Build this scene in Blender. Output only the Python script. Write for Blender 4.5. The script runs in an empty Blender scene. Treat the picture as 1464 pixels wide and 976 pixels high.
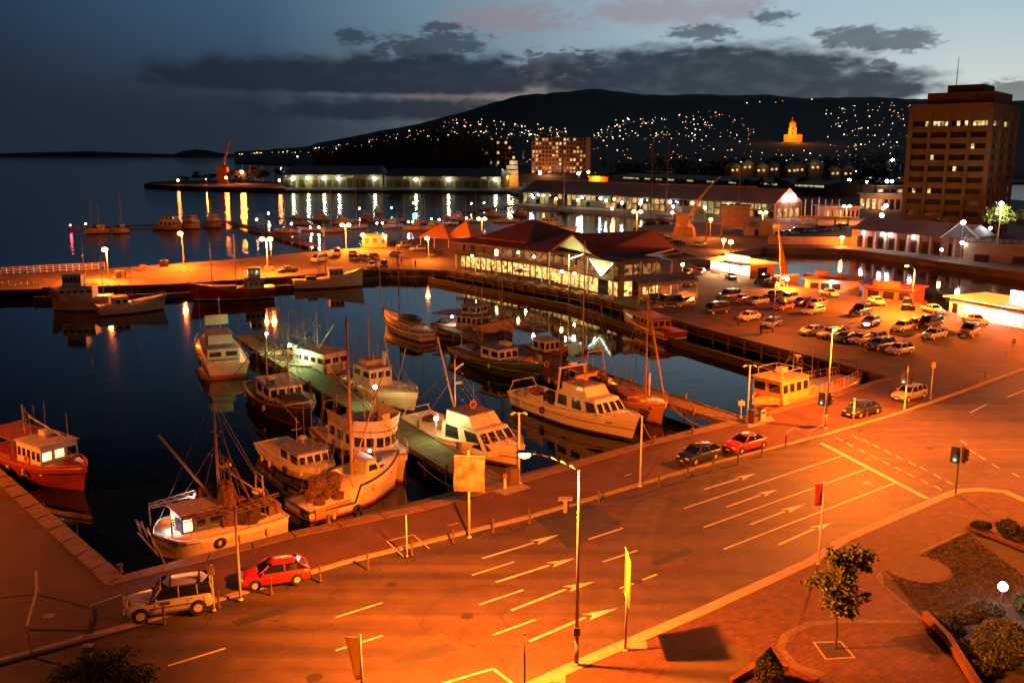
import bpy, bmesh, math, random
from mathutils import Vector, Matrix, noise as mnoise
R = math.radians
rnd = random.Random(7)
sc = bpy.context.scene
col = sc.collection

# ---------------------------------------------------------------- camera
F = 1305.0
TH = R(11.52)
CT, ST = math.cos(TH), math.sin(TH)
HC = 26.0
cam_d = bpy.data.cameras.new('camera')
cam = bpy.data.objects.new('camera', cam_d)
col.objects.link(cam)
cam.location = (0, 0, HC)
cam.rotation_euler = (R(90) - TH, 0, 0)
cam_d.sensor_width = 36
cam_d.lens = 36 * F / 1464
cam_d.clip_start = 0.5
cam_d.clip_end = 60000
sc.camera = cam

WZ = -1.8      # water level (quay deck is z = 0)


def P(x, y, z=0.0):
    """point of the level z seen at pixel x, y of the 1464 px photograph: used to lay the site plan out on the ground"""
    a = 488 - y
    f = F * CT + a * ST
    u = -F * ST + a * CT
    k = (z - HC) / u
    return Vector(((x - 732) * k, f * k, z))


def ZH(y, Y):
    """height of a thing whose top is seen at row y and which stands Y metres out"""
    a = 488 - y
    return HC + (-F * ST + a * CT) / (F * CT + a * ST) * Y


def XW(x, Y, y=300):
    a = 488 - y
    return (x - 732) / (F * CT + a * ST) * Y


# ---------------------------------------------------------------- materials
MATS = {}


def pm(name, c, rough=.6, metal=0.0, var=.25, scale=3.0, bump=0.0, spec=.5, c2=None, coat=0.0, detail=4):
    """painted / stone / metal surface: base colour broken up by noise in the object's own space"""
    if name in MATS:
        return MATS[name]
    m = bpy.data.materials.new(name)
    m.use_nodes = True
    nt = m.node_tree
    b = nt.nodes['Principled BSDF']
    b.inputs['Roughness'].default_value = rough
    b.inputs['Metallic'].default_value = metal
    b.inputs['Specular IOR Level'].default_value = spec
    if coat:
        b.inputs['Coat Weight'].default_value = coat
        b.inputs['Coat Roughness'].default_value = .05
    tc = nt.nodes.new('ShaderNodeTexCoord')
    nz = nt.nodes.new('ShaderNodeTexNoise')
    nz.inputs['Scale'].default_value = scale
    nz.inputs['Detail'].default_value = detail
    nt.links.new(tc.outputs['Object'], nz.inputs['Vector'])
    mx = nt.nodes.new('ShaderNodeMix')
    mx.data_type = 'RGBA'
    c2 = c2 or tuple(v * (1 - var) for v in c)
    mr = nt.nodes.new('ShaderNodeMapRange')
    mr.inputs[1].default_value = .35
    mr.inputs[2].default_value = .65
    nt.links.new(nz.outputs['Fac'], mr.inputs[0])
    nt.links.new(mr.outputs[0], mx.inputs[0])
    mx.inputs[6].default_value = (*c, 1)
    mx.inputs[7].default_value = (*c2, 1)
    nt.links.new(mx.outputs[2], b.inputs['Base Color'])
    if bump:
        bp = nt.nodes.new('ShaderNodeBump')
        bp.inputs['Strength'].default_value = bump
        bp.inputs['Distance'].default_value = .02
        nt.links.new(nz.outputs['Fac'], bp.inputs['Height'])
        nt.links.new(bp.outputs[0], b.inputs['Normal'])
    MATS[name] = m
    return m


def em(name, c, s, sample=False, var=0.0, scale=1.5):
    """something that gives off light"""
    if name in MATS:
        return MATS[name]
    m = bpy.data.materials.new(name)
    m.use_nodes = True
    nt = m.node_tree
    nt.nodes.clear()
    o = nt.nodes.new('ShaderNodeOutputMaterial')
    e = nt.nodes.new('ShaderNodeEmission')
    e.inputs[0].default_value = (*c, 1)
    e.inputs[1].default_value = s
    if var:
        tc = nt.nodes.new('ShaderNodeTexCoord')
        vo = nt.nodes.new('ShaderNodeTexVoronoi')
        vo.distance = 'CHEBYCHEV'
        vo.inputs['Scale'].default_value = scale
        nt.links.new(tc.outputs['Object'], vo.inputs['Vector'])
        hs = nt.nodes.new('ShaderNodeSeparateColor')
        nt.links.new(vo.outputs['Color'], hs.inputs[0])
        mr = nt.nodes.new('ShaderNodeMapRange')
        mr.inputs[3].default_value = s * (1 - var)
        mr.inputs[4].default_value = s * (1 + var)
        nt.links.new(hs.outputs[0], mr.inputs[0])
        nt.links.new(mr.outputs[0], e.inputs[1])
    nt.links.new(e.outputs[0], o.inputs[0])
    m.cycles.emission_sampling = 'AUTO' if sample else 'NONE'
    MATS[name] = m
    return m


def hullmat(name, top, band, boot, zb, zs=None, stripe=None):
    """boat paint: topsides, a painted band and dark boot topping, by height above the water in the hull's own space"""
    if name in MATS:
        return MATS[name]
    m = pm(name, top, .45, var=.12, scale=.9, coat=.15)
    nt = m.node_tree
    b = nt.nodes['Principled BSDF']
    src = b.inputs['Base Color'].links[0].from_socket
    tc = nt.nodes.new('ShaderNodeTexCoord')
    sp = nt.nodes.new('ShaderNodeSeparateXYZ')
    nt.links.new(tc.outputs['Object'], sp.inputs[0])
    nz = nt.nodes.new('ShaderNodeTexNoise')
    nz.inputs['Scale'].default_value = 2.5

    def below(z, src, c):
        lt = nt.nodes.new('ShaderNodeMath')
        lt.operation = 'LESS_THAN'
        lt.inputs[1].default_value = z
        nt.links.new(sp.outputs[2], lt.inputs[0])
        mx = nt.nodes.new('ShaderNodeMix')
        mx.data_type = 'RGBA'
        nt.links.new(lt.outputs[0], mx.inputs[0])
        nt.links.new(src, mx.inputs[6])
        mx.inputs[7].default_value = (*c, 1)
        return mx.outputs[2]
    if zs:
        s2 = below(zs + .12, src, stripe)
        mx = below(zs, s2, top)
        src = mx
    if band:
        src = below(zb + .22, src, band)
    src = below(zb, src, boot)
    # streaks of rust and dirt running down the topsides
    mp = nt.nodes.new('ShaderNodeMapping')
    mp.inputs['Scale'].default_value = (2.2, 2.2, .25)
    nt.links.new(tc.outputs['Object'], mp.inputs[0])
    nt.links.new(mp.outputs[0], nz.inputs['Vector'])
    mr = nt.nodes.new('ShaderNodeMapRange')
    mr.inputs[1].default_value = .58
    mr.inputs[2].default_value = .8
    mr.inputs[4].default_value = .55
    nt.links.new(nz.outputs['Fac'], mr.inputs[0])
    mx = nt.nodes.new('ShaderNodeMix')
    mx.data_type = 'RGBA'
    nt.links.new(mr.outputs[0], mx.inputs[0])
    nt.links.new(src, mx.inputs[6])
    mx.inputs[7].default_value = (*(min(.10, .45 * v_ + .004) for v_ in top), 1)
    nt.links.new(mx.outputs[2], b.inputs['Base Color'])
    return m


# ---------------------------------------------------------------- mesh building
class G:
    def __init__(s):
        s.v, s.f, s.m = [], [], []

    def add(s, vs, fs, mi=0):
        o = len(s.v)
        s.v += [tuple(v) for v in vs]
        s.f += [tuple(i + o for i in f) for f in fs]
        s.m += [mi] * len(fs)
        return s

    def box(s, c, d, rz=0.0, mi=0, ry=0.0, taper=1.0):
        x, y, z = (q / 2 for q in d)
        vs = [(-x, -y, -z), (x, -y, -z), (x, y, -z), (-x, y, -z), (-x * taper, -y * taper, z), (x * taper, -y * taper, z), (x * taper, y * taper, z), (-x * taper, y * taper, z)]
        M = Matrix.Translation(c) @ Matrix.Rotation(rz, 4, 'Z') @ Matrix.Rotation(ry, 4, 'Y')
        return s.add([M @ Vector(v) for v in vs], [(0, 3, 2, 1), (4, 5, 6, 7), (0, 1, 5, 4), (1, 2, 6, 5), (2, 3, 7, 6), (3, 0, 4, 7)], mi)

    def bar(s, a, b, w, h, mi=0):
        """beam of section w x h from a to b"""
        a, b = Vector(a), Vector(b)
        d = (b - a).normalized()
        up = Vector((0, 0, 1)) if abs(d.z) < .95 else Vector((0, 1, 0))
        r = d.cross(up).normalized() * w / 2
        u = r.cross(d).normalized() * h / 2
        vs = [p + i * r + j * u for p in (a, b) for i, j in ((-1, -1), (1, -1), (1, 1), (-1, 1))]
        return s.add(vs, [(0, 1, 2, 3), (7, 6, 5, 4), (0, 4, 5, 1), (1, 5, 6, 2), (2, 6, 7, 3), (3, 7, 4, 0)], mi)

    def tube(s, a, b, r0, r1=None, n=6, mi=0):
        a, b = Vector(a), Vector(b)
        r1 = r0 if r1 is None else r1
        d = (b - a).normalized()
        up = Vector((0, 0, 1)) if abs(d.z) < .95 else Vector((1, 0, 0))
        x = d.cross(up).normalized()
        y = d.cross(x).normalized()
        vs = []
        for p, r in ((a, r0), (b, r1)):
            for i in range(n):
                t = 2 * math.pi * i / n
                vs.append(p + x * math.cos(t) * r + y * math.sin(t) * r)
        fs = [(i, (i + 1) % n, n + (i + 1) % n, n + i) for i in range(n)] + [tuple(range(n))[::-1], tuple(range(n, 2 * n))]
        return s.add(vs, fs, mi)

    def pipe(s, pts, r, n=6, mi=0):
        for a, b in zip(pts, pts[1:]):
            s.tube(a, b, r, r, n, mi)
        return s

    def lathe(s, c, prof, n=10, mi=0, axis='z'):
        vs, fs = [], []
        for r, z in prof:
            for i in range(n):
                t = 2 * math.pi * i / n
                p = (r * math.cos(t), r * math.sin(t), z)
                if axis == 'y':
                    p = (p[0], z, p[1])
                if axis == 'x':
                    p = (z, p[0], p[1])
                vs.append(Vector(c) + Vector(p))
        k = len(prof)
        for j in range(k - 1):
            for i in range(n):
                fs.append((j * n + i, j * n + (i + 1) % n, (j + 1) * n + (i + 1) % n, (j + 1) * n + i))
        fs.append(tuple(range(n))[::-1])
        fs.append(tuple(range((k - 1) * n, k * n)))
        return s.add(vs, fs, mi)

    def ball(s, c, r, n=10, mi=0, sz=1.0):
        k = max(4, n // 2 + 1)
        return s.lathe(c, [(max(.001, r * math.sin(math.pi * j / k)), -r * sz * math.cos(math.pi * j / k)) for j in range(k + 1)], n, mi)

    def prism(s, poly, z0, z1, mi=0, top=None):
        n = len(poly)
        ar = sum(poly[i][0] * poly[(i + 1) % n][1] - poly[(i + 1) % n][0] * poly[i][1] for i in range(n))
        if ar < 0:
            poly = poly[::-1]
        vs = [(p[0], p[1], z0) for p in poly] + [(p[0], p[1], z1) for p in poly]
        fs = [(i, (i + 1) % n, n + (i + 1) % n, n + i) for i in range(n)]
        s.add(vs, fs, mi)
        s.add(vs, [tuple(range(n, 2 * n)), tuple(range(n))[::-1]], mi if top is None else top)
        return s

    def sheet(s, poly, z, mi=0):
        n = len(poly)
        ar = sum(poly[i][0] * poly[(i + 1) % n][1] - poly[(i + 1) % n][0] * poly[i][1] for i in range(n))
        if ar < 0:
            poly = poly[::-1]
        return s.add([(p[0], p[1], z) for p in poly], [tuple(range(n))], mi)

    def loft(s, rings, closed=True, cap=True, mi=0):
        n = len(rings[0])
        vs = [v for r in rings for v in r]
        fs = []
        for j in range(len(rings) - 1):
            for i in range(n if closed else n - 1):
                fs.append((j * n + i, j * n + (i + 1) % n, (j + 1) * n + (i + 1) % n, (j + 1) * n + i))
        if cap and closed:
            fs.append(tuple(range(n))[::-1])
            fs.append(tuple(range((len(rings) - 1) * n, len(rings) * n)))
        return s.add(vs, fs, mi)

    def quad(s, a, b, c, d, mi=0):
        return s.add([a, b, c, d], [(0, 1, 2, 3)], mi)

    def torus(s, c, R0, r, n=12, k=6, mi=0, axis='x'):
        rings = []
        for i in range(n + 1):
            t = 2 * math.pi * i / n
            ring = []
            for j in range(k):
                q = 2 * math.pi * j / k
                rr = R0 + r * math.cos(q)
                p = (r * math.sin(q), rr * math.cos(t), rr * math.sin(t))
                if axis == 'z':
                    p = (rr * math.cos(t), rr * math.sin(t), r * math.sin(q))
                if axis == 'y':
                    p = (rr * math.cos(t), r * math.sin(q), rr * math.sin(t))
                ring.append(Vector(c) + Vector(p))
            rings.append(ring)
        return s.loft(rings, cap=False, mi=mi)

    def mesh(s, name, mats, smooth=False):
        me = bpy.data.meshes.new(name)
        me.from_pydata(s.v, [], s.f)
        for m in (mats if isinstance(mats, (list, tuple)) else [mats]):
            me.materials.append(m)
        me.polygons.foreach_set('material_index', s.m)
        bm = bmesh.new()
        bm.from_mesh(me)
        bmesh.ops.recalc_face_normals(bm, faces=bm.faces)
        bm.to_mesh(me)
        bm.free()
        if smooth:
            me.polygons.foreach_set('use_smooth', [True] * len(me.polygons))
        me.update()
        return me

    def put(s, name, mats, parent=None, loc=(0, 0, 0), rz=0.0, smooth=False, label=None, bevel=0.0):
        o = bpy.data.objects.new(name, s.mesh(name, mats, smooth))
        col.objects.link(o)
        o.location = loc
        o.rotation_euler = (0, 0, rz)
        if parent is not None:
            o.parent = parent
        if label:
            o['label'] = label
        if bevel:
            b = o.modifiers.new('edge', 'BEVEL')
            b.width = bevel
            b.segments = 2
            b.limit_method = 'ANGLE'
        return o


def tag(o, label=None, cat=None, group=None, kind=None):
    if label:
        o['label'] = label
    if cat:
        o['category'] = cat
    if group:
        o['group'] = group
    if kind:
        o['kind'] = kind
    return o


def thing(name, label, cat, loc=(0, 0, 0), rz=0.0, group=None):
    o = bpy.data.objects.new(name, None)
    o.empty_display_size = .3
    col.objects.link(o)
    o.location = loc
    o.rotation_euler = (0, 0, rz)
    return tag(o, label, cat, group)


def struct(o):
    o['kind'] = 'structure'
    return o


KIDS = {}


def dup(root, loc=None, rz=None, label=None, group=None):
    def cp(o, par):
        c = o.copy()
        col.objects.link(c)
        if par is not None:
            c.parent = par
        for k in [k for k in o.children]:
            cp(k, c)
        return c
    c = cp(root, None)
    if loc is not None:
        c.location = loc
    if rz is not None:
        c.rotation_euler = (0, 0, rz)
    if label:
        c['label'] = label
    if group:
        c['group'] = group
    return c


SODIUM = (1.0, .178, .012)
WARM = (1.0, .50, .16)
MERC = (.78, 1.0, .30)
WHITE = (1.0, .93, .85)
LP = 1.0      # overall lamp power


def light(loc, power, color, radius=.15, parent=None, spot=None, name='lamp_light', aim=None):
    d = bpy.data.lights.new(name, 'SPOT' if spot else 'POINT')
    d.energy = power * LP
    d.color = color
    d.shadow_soft_size = radius
    if spot:
        d.spot_size = R(spot)
        d.spot_blend = .6
    if spot and spot > 168:
        # street lanterns throw more light outwards than straight down
        d.use_nodes = True
        n_ = d.node_tree.nodes
        k_ = d.node_tree.links
        e_ = n_['Emission']
        tc_ = n_.new('ShaderNodeTexCoord')
        sx_ = n_.new('ShaderNodeSeparateXYZ')
        k_.new(tc_.outputs['Normal'], sx_.inputs[0])
        ab = n_.new('ShaderNodeMath')
        ab.operation = 'ABSOLUTE'
        k_.new(sx_.outputs[2], ab.inputs[0])
        mx_ = n_.new('ShaderNodeMath')
        mx_.operation = 'MAXIMUM'
        k_.new(ab.outputs[0], mx_.inputs[0])
        mx_.inputs[1].default_value = .28
        pw_ = n_.new('ShaderNodeMath')
        pw_.operation = 'POWER'
        k_.new(mx_.outputs[0], pw_.inputs[0])
        pw_.inputs[1].default_value = -1.15
        ml_ = n_.new('ShaderNodeMath')
        ml_.operation = 'MULTIPLY'
        k_.new(pw_.outputs[0], ml_.inputs[0])
        ml_.inputs[1].default_value = .58
        k_.new(ml_.outputs[0], e_.inputs['Strength'])
    o = bpy.data.objects.new(name, d)
    col.objects.link(o)
    o.location = loc
    if aim is not None:
        o.rotation_euler = Vector(aim).to_track_quat('-Z', 'Y').to_euler()
    if parent is not None:
        o.parent = parent
    return o
# ---------------------------------------------------------------- sky, dusk light
w = bpy.data.worlds.new('World')
sc.world = w
w.use_nodes = True
nt = w.node_tree
nt.nodes.clear()
N = nt.nodes.new
Lk = nt.links.new


def M(op, a, b=None, c=None, clamp=False):
    n = N('ShaderNodeMath')
    n.operation = op
    n.use_clamp = clamp
    for i, q in enumerate((a, b, c)):
        if q is None:
            continue
        if isinstance(q, (int, float)):
            n.inputs[i].default_value = q
        else:
            Lk(q, n.inputs[i])
    return n.outputs[0]


def sstep(x, lo, hi):
    n = N('ShaderNodeMapRange')
    n.interpolation_type = 'SMOOTHSTEP'
    Lk(x, n.inputs[0])
    n.inputs[1].default_value = lo
    n.inputs[2].default_value = hi
    return n.outputs[0]


def mixc(f, a, b):
    n = N('ShaderNodeMix')
    n.data_type = 'RGBA'
    if isinstance(f, (int, float)):
        n.inputs[0].default_value = f
    else:
        Lk(f, n.inputs[0])
    for i, q in ((6, a), (7, b)):
        if isinstance(q, tuple):
            n.inputs[i].default_value = (*q, 1)
        else:
            Lk(q, n.inputs[i])
    return n.outputs[2]


def ramp(x, stops):
    n = N('ShaderNodeValToRGB')
    Lk(x, n.inputs[0])
    cr = n.color_ramp
    cr.elements[0].position, cr.elements[0].color = stops[0][0], (*stops[0][1], 1)
    cr.elements[1].position, cr.elements[1].color = stops[-1][0], (*stops[-1][1], 1)
    for p, c in stops[1:-1]:
        cr.elements.new(p).color = (*c, 1)
    return n.outputs[0]


def lin(*c):
    return tuple(((v / 255 + .055) / 1.055) ** 2.4 if v > 10 else v / 255 / 12.92 for v in c)


tc = N('ShaderNodeTexCoord')
sp = N('ShaderNodeSeparateXYZ')
Lk(tc.outputs['Generated'], sp.inputs[0])
az = M('ARCTAN2', sp.outputs[0], sp.outputs[1])            # radians east of the view's axis
el = M('ARCSINE', sp.outputs[2])
az_d = M('MULTIPLY', az, 180 / math.pi)
el_d = M('MULTIPLY', el, 180 / math.pi)

# clear sky: afterglow of the set sun to the right, night to the left
az01 = M('DIVIDE', M('ADD', az_d, 60), 150, clamp=True)
low = ramp(az01, [(0, lin(18, 22, 29)), (.20, lin(30, 39, 50)), (.30, lin(44, 55, 68)), (.39, lin(104, 118, 130)), (.47, lin(170, 186, 192)), (.57, lin(214, 222, 216)), (.66, lin(215, 214, 190)), (.85, lin(120, 110, 105)), (1, lin(40, 45, 55))])
high = ramp(az01, [(0, lin(24, 34, 48)), (.20, lin(33, 52, 76)), (.30, lin(62, 90, 118)), (.39, lin(122, 150, 168)), (.47, lin(164, 190, 204)), (.58, lin(174, 199, 210)), (.75, lin(120, 145, 165)), (1, lin(50, 62, 82))])
zen = ramp(az01, [(0, lin(4, 6, 9)), (.2, lin(5, 8, 13)), (.36, lin(22, 33, 48)), (.46, lin(46, 64, 86)), (.58, lin(82, 106, 126)), (.7, lin(58, 76, 96)), (1, lin(16, 20, 28))])
sky = mixc(sstep(el_d, 2.0, 9.0), low, high)
sky = mixc(sstep(el_d, 8.5, 20.0), sky, zen)

# cloud banks: lumpy ellipses on the sphere of the sky, broken by fractal noise
cm = N('ShaderNodeCombineXYZ')
Lk(M('MULTIPLY', az_d, .55), cm.inputs[0])
Lk(M('MULTIPLY', el_d, 1.3), cm.inputs[1])
nz = N('ShaderNodeTexNoise')
nz.inputs['Scale'].default_value = 1.1
nz.inputs['Detail'].default_value = 7
nz.inputs['Roughness'].default_value = .54
Lk(cm.outputs[0], nz.inputs['Vector'])
wob = M('SUBTRACT', nz.outputs['Fac'], .5)
nf = N('ShaderNodeTexNoise')
nf.inputs['Scale'].default_value = 2.6
nf.inputs['Detail'].default_value = 8
nf.inputs['Roughness'].default_value = .56
nf.inputs['Distortion'].default_value = .5
Lk(cm.outputs[0], nf.inputs['Vector'])
wob2 = M('ADD', M('MULTIPLY', wob, .6), M('MULTIPLY', M('SUBTRACT', nf.outputs['Fac'], .5), 1.1))


def az_el(x, y):
    a = 488 - y
    f = F * CT + a * ST
    u = -F * ST + a * CT
    dx = x - 732
    return math.degrees(math.atan2(dx, f)), math.degrees(math.atan2(u, math.hypot(dx, f)))


def cloud(x0, x1, y0, y1, k=1.6, flat=0.0, soft=.25):
    a0, e1 = az_el(x0, (y0 + y1) / 2)
    a1, _ = az_el(x1, (y0 + y1) / 2)
    et = az_el((x0 + x1) / 2, y0)[1]
    eb = az_el((x0 + x1) / 2, y1)[1]
    ac, ec = (a0 + a1) / 2, eb + (et - eb) * (.5 - .35 * flat)
    ra, ru, rd = (a1 - a0) / 2, et - ec, ec - eb
    da = M('DIVIDE', M('SUBTRACT', az_d, ac), ra)
    de = M('SUBTRACT', el_d, ec)
    de = M('MAXIMUM', M('DIVIDE', de, ru), M('DIVIDE', de, -rd))
    d = M('SQRT', M('ADD', M('POWER', M('ABSOLUTE', da), 2.4), M('POWER', de, 2.0)))
    d = M('ADD', d, M('MULTIPLY', wob2 if x1 - x0 < 200 else wob, k))
    return M('SUBTRACT', 1.0, sstep(d, 1.0 - soft, 1.0 + soft))


def union(ms):
    r = ms[0]
    for q in ms[1:]:
        r = M('MAXIMUM', r, q)
    return r


dark = union([cloud(195, 700, 82, 132, .9, .5, .28), cloud(420, 790, 78, 136, .9, .6, .26), cloud(380, 740, 140, 172, 1.6, .3, .45), cloud(770, 1270, 64, 150, .8, .5, .24), cloud(1000, 1350, 94, 150, .9, .6, .26)])
small = union([cloud(542, 646, 54, 86, 2.4, .3, .35), cloud(596, 694, 44, 78, 2.4, .3, .35), cloud(480, 532, 41, 65, 2.2, 0, .4), cloud(606, 656, 31, 45, 2.4, 0, .4), cloud(740, 860, 72, 110, 2.2, .2), cloud(1172, 1266, 38, 68, 2.2, 0, .35), cloud(1222, 1290, 44, 74, 2.0, 0, .35), cloud(1258, 1342, 42, 72, 2.2, 0, .35), cloud(960, 1050, 37, 60, 2.2, 0, .35), cloud(1078, 1130, 14, 34, 2.5, 0, .45), cloud(1242, 1280, 84, 104, 2.4), cloud(1400, 1500, 116, 150, 1.8, .5)])
warm = union([cloud(560, 800, 118, 176, 2.2, 0, .45), cloud(730, 860, 92, 140, 2.4, 0, .4)])
pink = union([cloud(840, 1080, -10, 36, 2.6, 0, .6), cloud(640, 820, 8, 46, 2.8, 0, .6), cloud(1020, 1090, -6, 30, 2.6, 0, .6)])
haze = union([cloud(-400, 620, 140, 250, 1.0, 0, .6)])
sky = mixc(M('MULTIPLY', haze, .55), sky, lin(30, 43, 58))
sky = mixc(M('MULTIPLY', warm, .62), sky, lin(140, 112, 104))
sky = mixc(M('MULTIPLY', pink, .55), sky, lin(150, 126, 136))
dcol = ramp(az01, [(0, lin(20, 26, 33)), (.25, lin(28, 38, 53)), (.4, lin(40, 51, 66)), (.52, lin(42, 54, 69)), (.62, lin(60, 72, 84)), (1, lin(60, 66, 74))])
# thicker cores darker, thin edges catching the afterglow
dcol = mixc(M('MULTIPLY', sstep(nz.outputs['Fac'], .42, .7), .12), dcol, mixc(.5, dcol, sky))
sky = mixc(M('MULTIPLY', small, .72), sky, dcol)
sky = mixc(M('MULTIPLY', dark, .96), sky, dcol)

bg = N('ShaderNodeBackground')
Lk(sky, bg.inputs[0])
bg.inputs[1].default_value = .95
ns = N('ShaderNodeTexSky')
ns.sky_type = 'NISHITA'
ns.sun_disc = False
SUN_EL, SUN_AZ = R(2.0), R(55)
ns.sun_elevation = SUN_EL
ns.sun_rotation = SUN_AZ
bn = N('ShaderNodeBackground')
Lk(ns.outputs[0], bn.inputs[0])
bn.inputs[1].default_value = .0012
ad = N('ShaderNodeAddShader')
Lk(bg.outputs[0], ad.inputs[0])
Lk(bn.outputs[0], ad.inputs[1])
wo = N('ShaderNodeOutputWorld')
Lk(ad.outputs[0], wo.inputs[0])

sd = bpy.data.lights.new('sun', 'SUN')
sd.energy = .012
sd.angle = R(20)
sd.color = (1, .8, .65)
so = bpy.data.objects.new('sun', sd)
col.objects.link(so)
so.rotation_euler = (R(90) - R(6), 0, -SUN_AZ + math.pi)
so.location = (0, 0, 200)

vs = sc.view_settings
vs.view_transform = 'Standard'
vs.look = 'None'
vs.exposure = 0
vs.gamma = 1
vs.use_curve_mapping = False
cy = sc.cycles
cy.max_bounces = 5
cy.diffuse_bounces = 2
cy.glossy_bounces = 3
cy.transmission_bounces = 2
cy.transparent_max_bounces = 4
cy.caustics_reflective = False
cy.caustics_refractive = False
cy.sample_clamp_indirect = 4
cy.sample_clamp_direct = 0
cy.use_denoising = True
cy.use_light_tree = True
sc.render.film_transparent = False
# ---------------------------------------------------------------- setting: water, land, road
def V2(*pts):
    return [(p[0], p[1]) for p in pts]


def PX(*pts):
    return [tuple(P(*p)[:2]) for p in pts]


# harbour water
m = bpy.data.materials.new('harbour_water')
m.use_nodes = True
t = m.node_tree
b = t.nodes['Principled BSDF']
b.inputs['Base Color'].default_value = (.0022, .0045, .0065, 1)
b.inputs['Roughness'].default_value = .035
b.inputs['IOR'].default_value = 1.33
tc = t.nodes.new('ShaderNodeTexCoord')


def wave(scale, sx, sy, det):
    mp = t.nodes.new('ShaderNodeMapping')
    mp.inputs['Scale'].default_value = (sx, sy, 1)
    mp.inputs['Rotation'].default_value = (0, 0, .5)
    t.links.new(tc.outputs['Object'], mp.inputs[0])
    n = t.nodes.new('ShaderNodeTexNoise')
    n.inputs['Scale'].default_value = scale
    n.inputs['Detail'].default_value = det
    t.links.new(mp.outputs[0], n.inputs['Vector'])
    return n.outputs['Fac']


ad = t.nodes.new('ShaderNodeMath')
ad.operation = 'MULTIPLY_ADD'
t.links.new(wave(.9, 1, 1.3, 3), ad.inputs[0])
ad.inputs[1].default_value = .35
t.links.new(wave(.16, 1, 1.6, 2), ad.inputs[2])
# the sheltered basins lie calmer than the open harbour: ripple height follows broad patches of breeze
sp3 = t.nodes.new('ShaderNodeSeparateXYZ')
t.links.new(tc.outputs['Object'], sp3.inputs[0])
mr3 = t.nodes.new('ShaderNodeMapRange')
t.links.new(sp3.outputs[1], mr3.inputs[0])
mr3.inputs[1].default_value = 190
mr3.inputs[2].default_value = 330
mr3.inputs[3].default_value = .014
mr3.inputs[4].default_value = .16
bp = t.nodes.new('ShaderNodeBump')
bp.inputs['Strength'].default_value = 1
t.links.new(mr3.outputs[0], bp.inputs['Distance'])
t.links.new(ad.outputs[0], bp.inputs['Height'])
t.links.new(bp.outputs[0], b.inputs['Normal'])
S = 45000
wat = G().quad((-S, -2000, 0), (S, -2000, 0), (S, S, 0), (-S, S, 0)).put('water', m, loc=(0, 0, WZ))
struct(wat)

ASPH = pm('asphalt', (.062, .041, .026), .72, var=.3, scale=.7, bump=.25, detail=8)
# wheel tracks polished along the lanes: noise drawn out along the street's bearing
_t = ASPH.node_tree
_b = _t.nodes['Principled BSDF']
_mp = _t.nodes.new('ShaderNodeMapping')
_mp.inputs['Rotation'].default_value = (0, 0, -R(36.5))
_mp.inputs['Scale'].default_value = (.035, .75, 1)
_tc = _t.nodes.new('ShaderNodeTexCoord')
_t.links.new(_tc.outputs['Object'], _mp.inputs[0])
_n = _t.nodes.new('ShaderNodeTexNoise')
_n.inputs['Scale'].default_value = 1.0
_n.inputs['Detail'].default_value = 5
_t.links.new(_mp.outputs[0], _n.inputs['Vector'])
_mx = _t.nodes.new('ShaderNodeMix')
_mx.data_type = 'RGBA'
_mx.blend_type = 'MULTIPLY'
_mx.inputs[0].default_value = 1
_rm = _t.nodes.new('ShaderNodeMapRange')
_rm.inputs[1].default_value = .3
_rm.inputs[2].default_value = .7
_rm.inputs[3].default_value = .55
_rm.inputs[4].default_value = 1.35
_t.links.new(_n.outputs['Fac'], _rm.inputs[0])
_t.links.new(_b.inputs['Base Color'].links[0].from_socket, _mx.inputs[6])
_t.links.new(_rm.outputs[0], _mx.inputs[7])
# aggregate grain and thin sealed cracks
_g = _t.nodes.new('ShaderNodeTexNoise')
_g.inputs['Scale'].default_value = 14
_g.inputs['Detail'].default_value = 6
_g.inputs['Roughness'].default_value = .8
_t.links.new(_tc.outputs['Object'], _g.inputs['Vector'])
_gr = _t.nodes.new('ShaderNodeMapRange')
_gr.inputs[1].default_value = .3
_gr.inputs[2].default_value = .7
_gr.inputs[3].default_value = .62
_gr.inputs[4].default_value = 1.38
_t.links.new(_g.outputs['Fac'], _gr.inputs[0])
_v = _t.nodes.new('ShaderNodeTexVoronoi')
_v.feature = 'DISTANCE_TO_EDGE'
_v.inputs['Scale'].default_value = .16
_dn = _t.nodes.new('ShaderNodeMix')
_dn.data_type = 'VECTOR'
_dn.inputs[0].default_value = .10
_t.links.new(_tc.outputs['Object'], _dn.inputs[4])
_wn = _t.nodes.new('ShaderNodeTexNoise')
_wn.inputs['Scale'].default_value = .6
_t.links.new(_tc.outputs['Object'], _wn.inputs['Vector'])
_ws = _t.nodes.new('ShaderNodeVectorMath')
_ws.operation = 'SCALE'
_ws.inputs['Scale'].default_value = 30
_t.links.new(_wn.outputs['Color'], _ws.inputs[0])
_t.links.new(_ws.outputs[0], _dn.inputs[5])
_t.links.new(_dn.outputs[1], _v.inputs['Vector'])
_cr = _t.nodes.new('ShaderNodeMapRange')
_cr.inputs[1].default_value = .002
_cr.inputs[2].default_value = .008
_cr.inputs[3].default_value = .55
_cr.inputs[4].default_value = 1.0
_t.links.new(_v.outputs['Distance'], _cr.inputs[0])
_mm = _t.nodes.new('ShaderNodeMath')
_mm.operation = 'MULTIPLY'
_t.links.new(_gr.outputs[0], _mm.inputs[0])
_t.links.new(_cr.outputs[0], _mm.inputs[1])
_mx2 = _t.nodes.new('ShaderNodeMix')
_mx2.data_type = 'RGBA'
_mx2.blend_type = 'MULTIPLY'
_mx2.inputs[0].default_value = 1
_t.links.new(_mx.outputs[2], _mx2.inputs[6])
_t.links.new(_mm.outputs[0], _mx2.inputs[7])
_t.links.new(_mx2.outputs[2], _b.inputs['Base Color'])


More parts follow.
